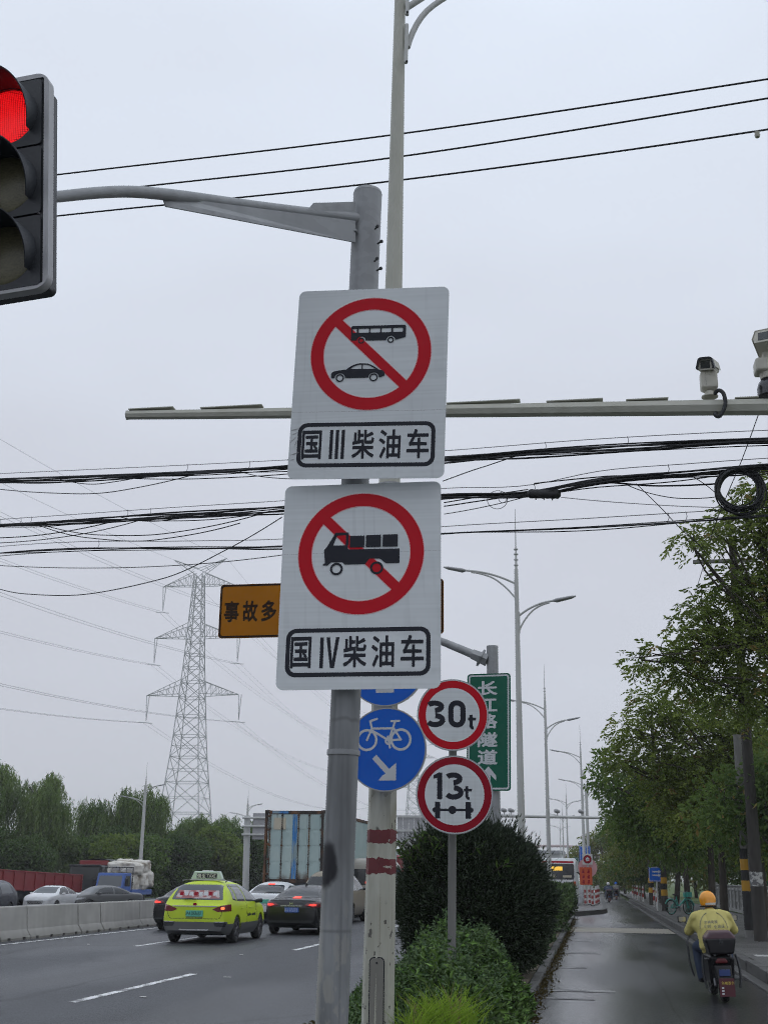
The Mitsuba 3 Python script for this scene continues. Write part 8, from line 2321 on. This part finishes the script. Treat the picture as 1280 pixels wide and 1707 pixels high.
def willow(P, out, q, a, b, seed, lmin=1.6, lmax=4.6, m=15):
    n = len(P)
    L = q.uniform(lmin, lmax, n) * (0.6 + 0.8 * meshkit.noise(P * 0.5, seed))
    base = tones(n, q, a, b, P, 0.45, seed)
    sway = 0.20 * q.standard_normal((n, 2))
    items = []
    for i in range(m):
        f = i / m
        pos = P + np.stack([out[:, 0] * 0.5 * f ** 0.5 + sway[:, 0] * f, out[:, 1] * 0.5 * f ** 0.5 + sway[:, 1] * f, 0.35 * np.sin(f * 2.2) * np.clip(out[:, 2], 0, 1) - L * f], 1)
        d = unit(np.array([0, 0, -1.0]) + 0.38 * q.standard_normal((n, 3)))
        items.append(leaves(pos, d, 0.50 * q.uniform(0.7, 1.3, n), 0.095, base * (0.8 + 0.35 * q.random((n, 1))), q))
    return items


Wa, Wb = (0.075, 0.135, 0.048), (0.22, 0.30, 0.10)
ZL = -0.45
wl = [  # pixel-free placing: x, y, height, radius, label
    (-57.0, 112, 12.6, 3.3, 'tall weeping willow at the left edge, its strands against the sky'),
    (-52.6, 113, 11.9, 2.7, 'weeping willow second from the left, with a long trailing right side'),
    (-51.2, 124, 9.9, 2.9, 'weeping willow between the tall left willows and the far lamp'),
    (-47.8, 126, 11.2, 3.0, 'weeping willow rising behind the far lamp'),
    (-44.4, 134, 8.6, 2.6, 'lower willow in front of the feet of the pylon'),
    (-41.5, 138, 8.9, 2.7, 'pointed willow just right of the feet of the pylon'),
    (-39.6, 142, 8.6, 2.6, 'hazy willow left of the road sign back'),
    (-55.6, 121, 9.4, 2.9, 'willow filling the gap behind the two tall left willows'),
    (-49.2, 130, 9.2, 2.8, 'willow half hidden behind the far lamp'),
    (-43.0, 146, 9.0, 2.8, 'faint willow seen through the legs of the pylon'),
]
for i, (x, y, h, r, lab) in enumerate(wl):
    bl2 = crown(x, y, h - 5.2, h, r, q, 13)
    tree_thing('willow', lab, bl2, (x, y, ZL), h - 2.0, q, 950, lambda P, out, qq, i=i: willow(P, out, qq, Wa, Wb, 40 + i), 0.25, limbs=8)
dk = [
    (-56.4, 106, 0.2, 6.4, 3.2, 'dark broad tree in front of the tall left willows', 0),
    (-51.5, 108, 0.0, 5.0, 3.2, 'dark tree behind the red truck bed', 0),
    (-49.5, 116, 0.0, 5.2, 3.2, 'mid green tree behind the dark truck', 1),
    (-46.2, 116, 0.0, 5.4, 2.8, 'light green mounded tree left of the far lamp', 2),
    (-43.8, 118, 0.0, 5.8, 3.2, 'green tree to the right of the far lamp', 1),
    (-41.5, 122, 0.0, 6.0, 3.2, 'dense green tree above the taxi sign', 0),
    (-39.2, 128, 0.0, 6.6, 3.1, 'olive tree left of the road sign posts', 2),
    (-37.6, 134, 0.0, 6.8, 3.0, 'dark tree behind the road sign back', 0),
    (-60.6, 108, 0.0, 8.0, 3.4, 'bright green tree cut by the left edge', 2),
    (-36.0, 150, 0.0, 6.5, 3.2, 'tree behind the container truck', 1),
    (-53.8, 111, 0.0, 5.6, 3.0, 'low tree between the two tall left willows', 1),
    (-47.9, 121, 0.0, 6.6, 3.0, 'tree just behind the far lamp pole', 0),
    (-44.6, 126, 0.0, 6.8, 3.0, 'tree before the left foot of the pylon', 2),
    (-40.4, 133, 0.0, 7.0, 2.8, 'tree before the right foot of the pylon', 1),
    (-34.0, 165, 0.0, 6.0, 3.4, 'small far tree beyond the container truck', 1),
]
for i, (x, y, z0, z1, r, lab, t) in enumerate(dk):
    a, b = [((0.036, 0.070, 0.030), (0.125, 0.185, 0.064)), ((0.048, 0.095, 0.032), (0.17, 0.25, 0.072)), ((0.068, 0.120, 0.030), (0.23, 0.30, 0.075))][t]
    tree_thing('roadside_tree', lab, crown(x, y, z0 + ZL, z1, r, q, 18), (x, y, ZL), z1 - 1.5, q, 9000, far_style(60 + i, 0.42, 0.22, a, b), 0.2, limbs=6)


# ================================================================ damp air
scene['damp_air'] = {'type': 'homogeneous', 'albedo': {'type': 'rgb', 'value': [0.95, 0.95, 0.955]}, 'sigma_t': 0.0004}
scene['haze'] = {'type': 'cube', 'to_world': T().translate([0, 1550, 37.0]).scale([3050, 2050, 39.0]), 'bsdf': {'type': 'null'}, 'interior': {'type': 'ref', 'id': 'damp_air'}}
scene['camera']['medium'] = {'type': 'ref', 'id': 'damp_air'}
labels['haze'] = {'label': 'thin damp haze over the road and the trees', 'kind': 'stuff'}
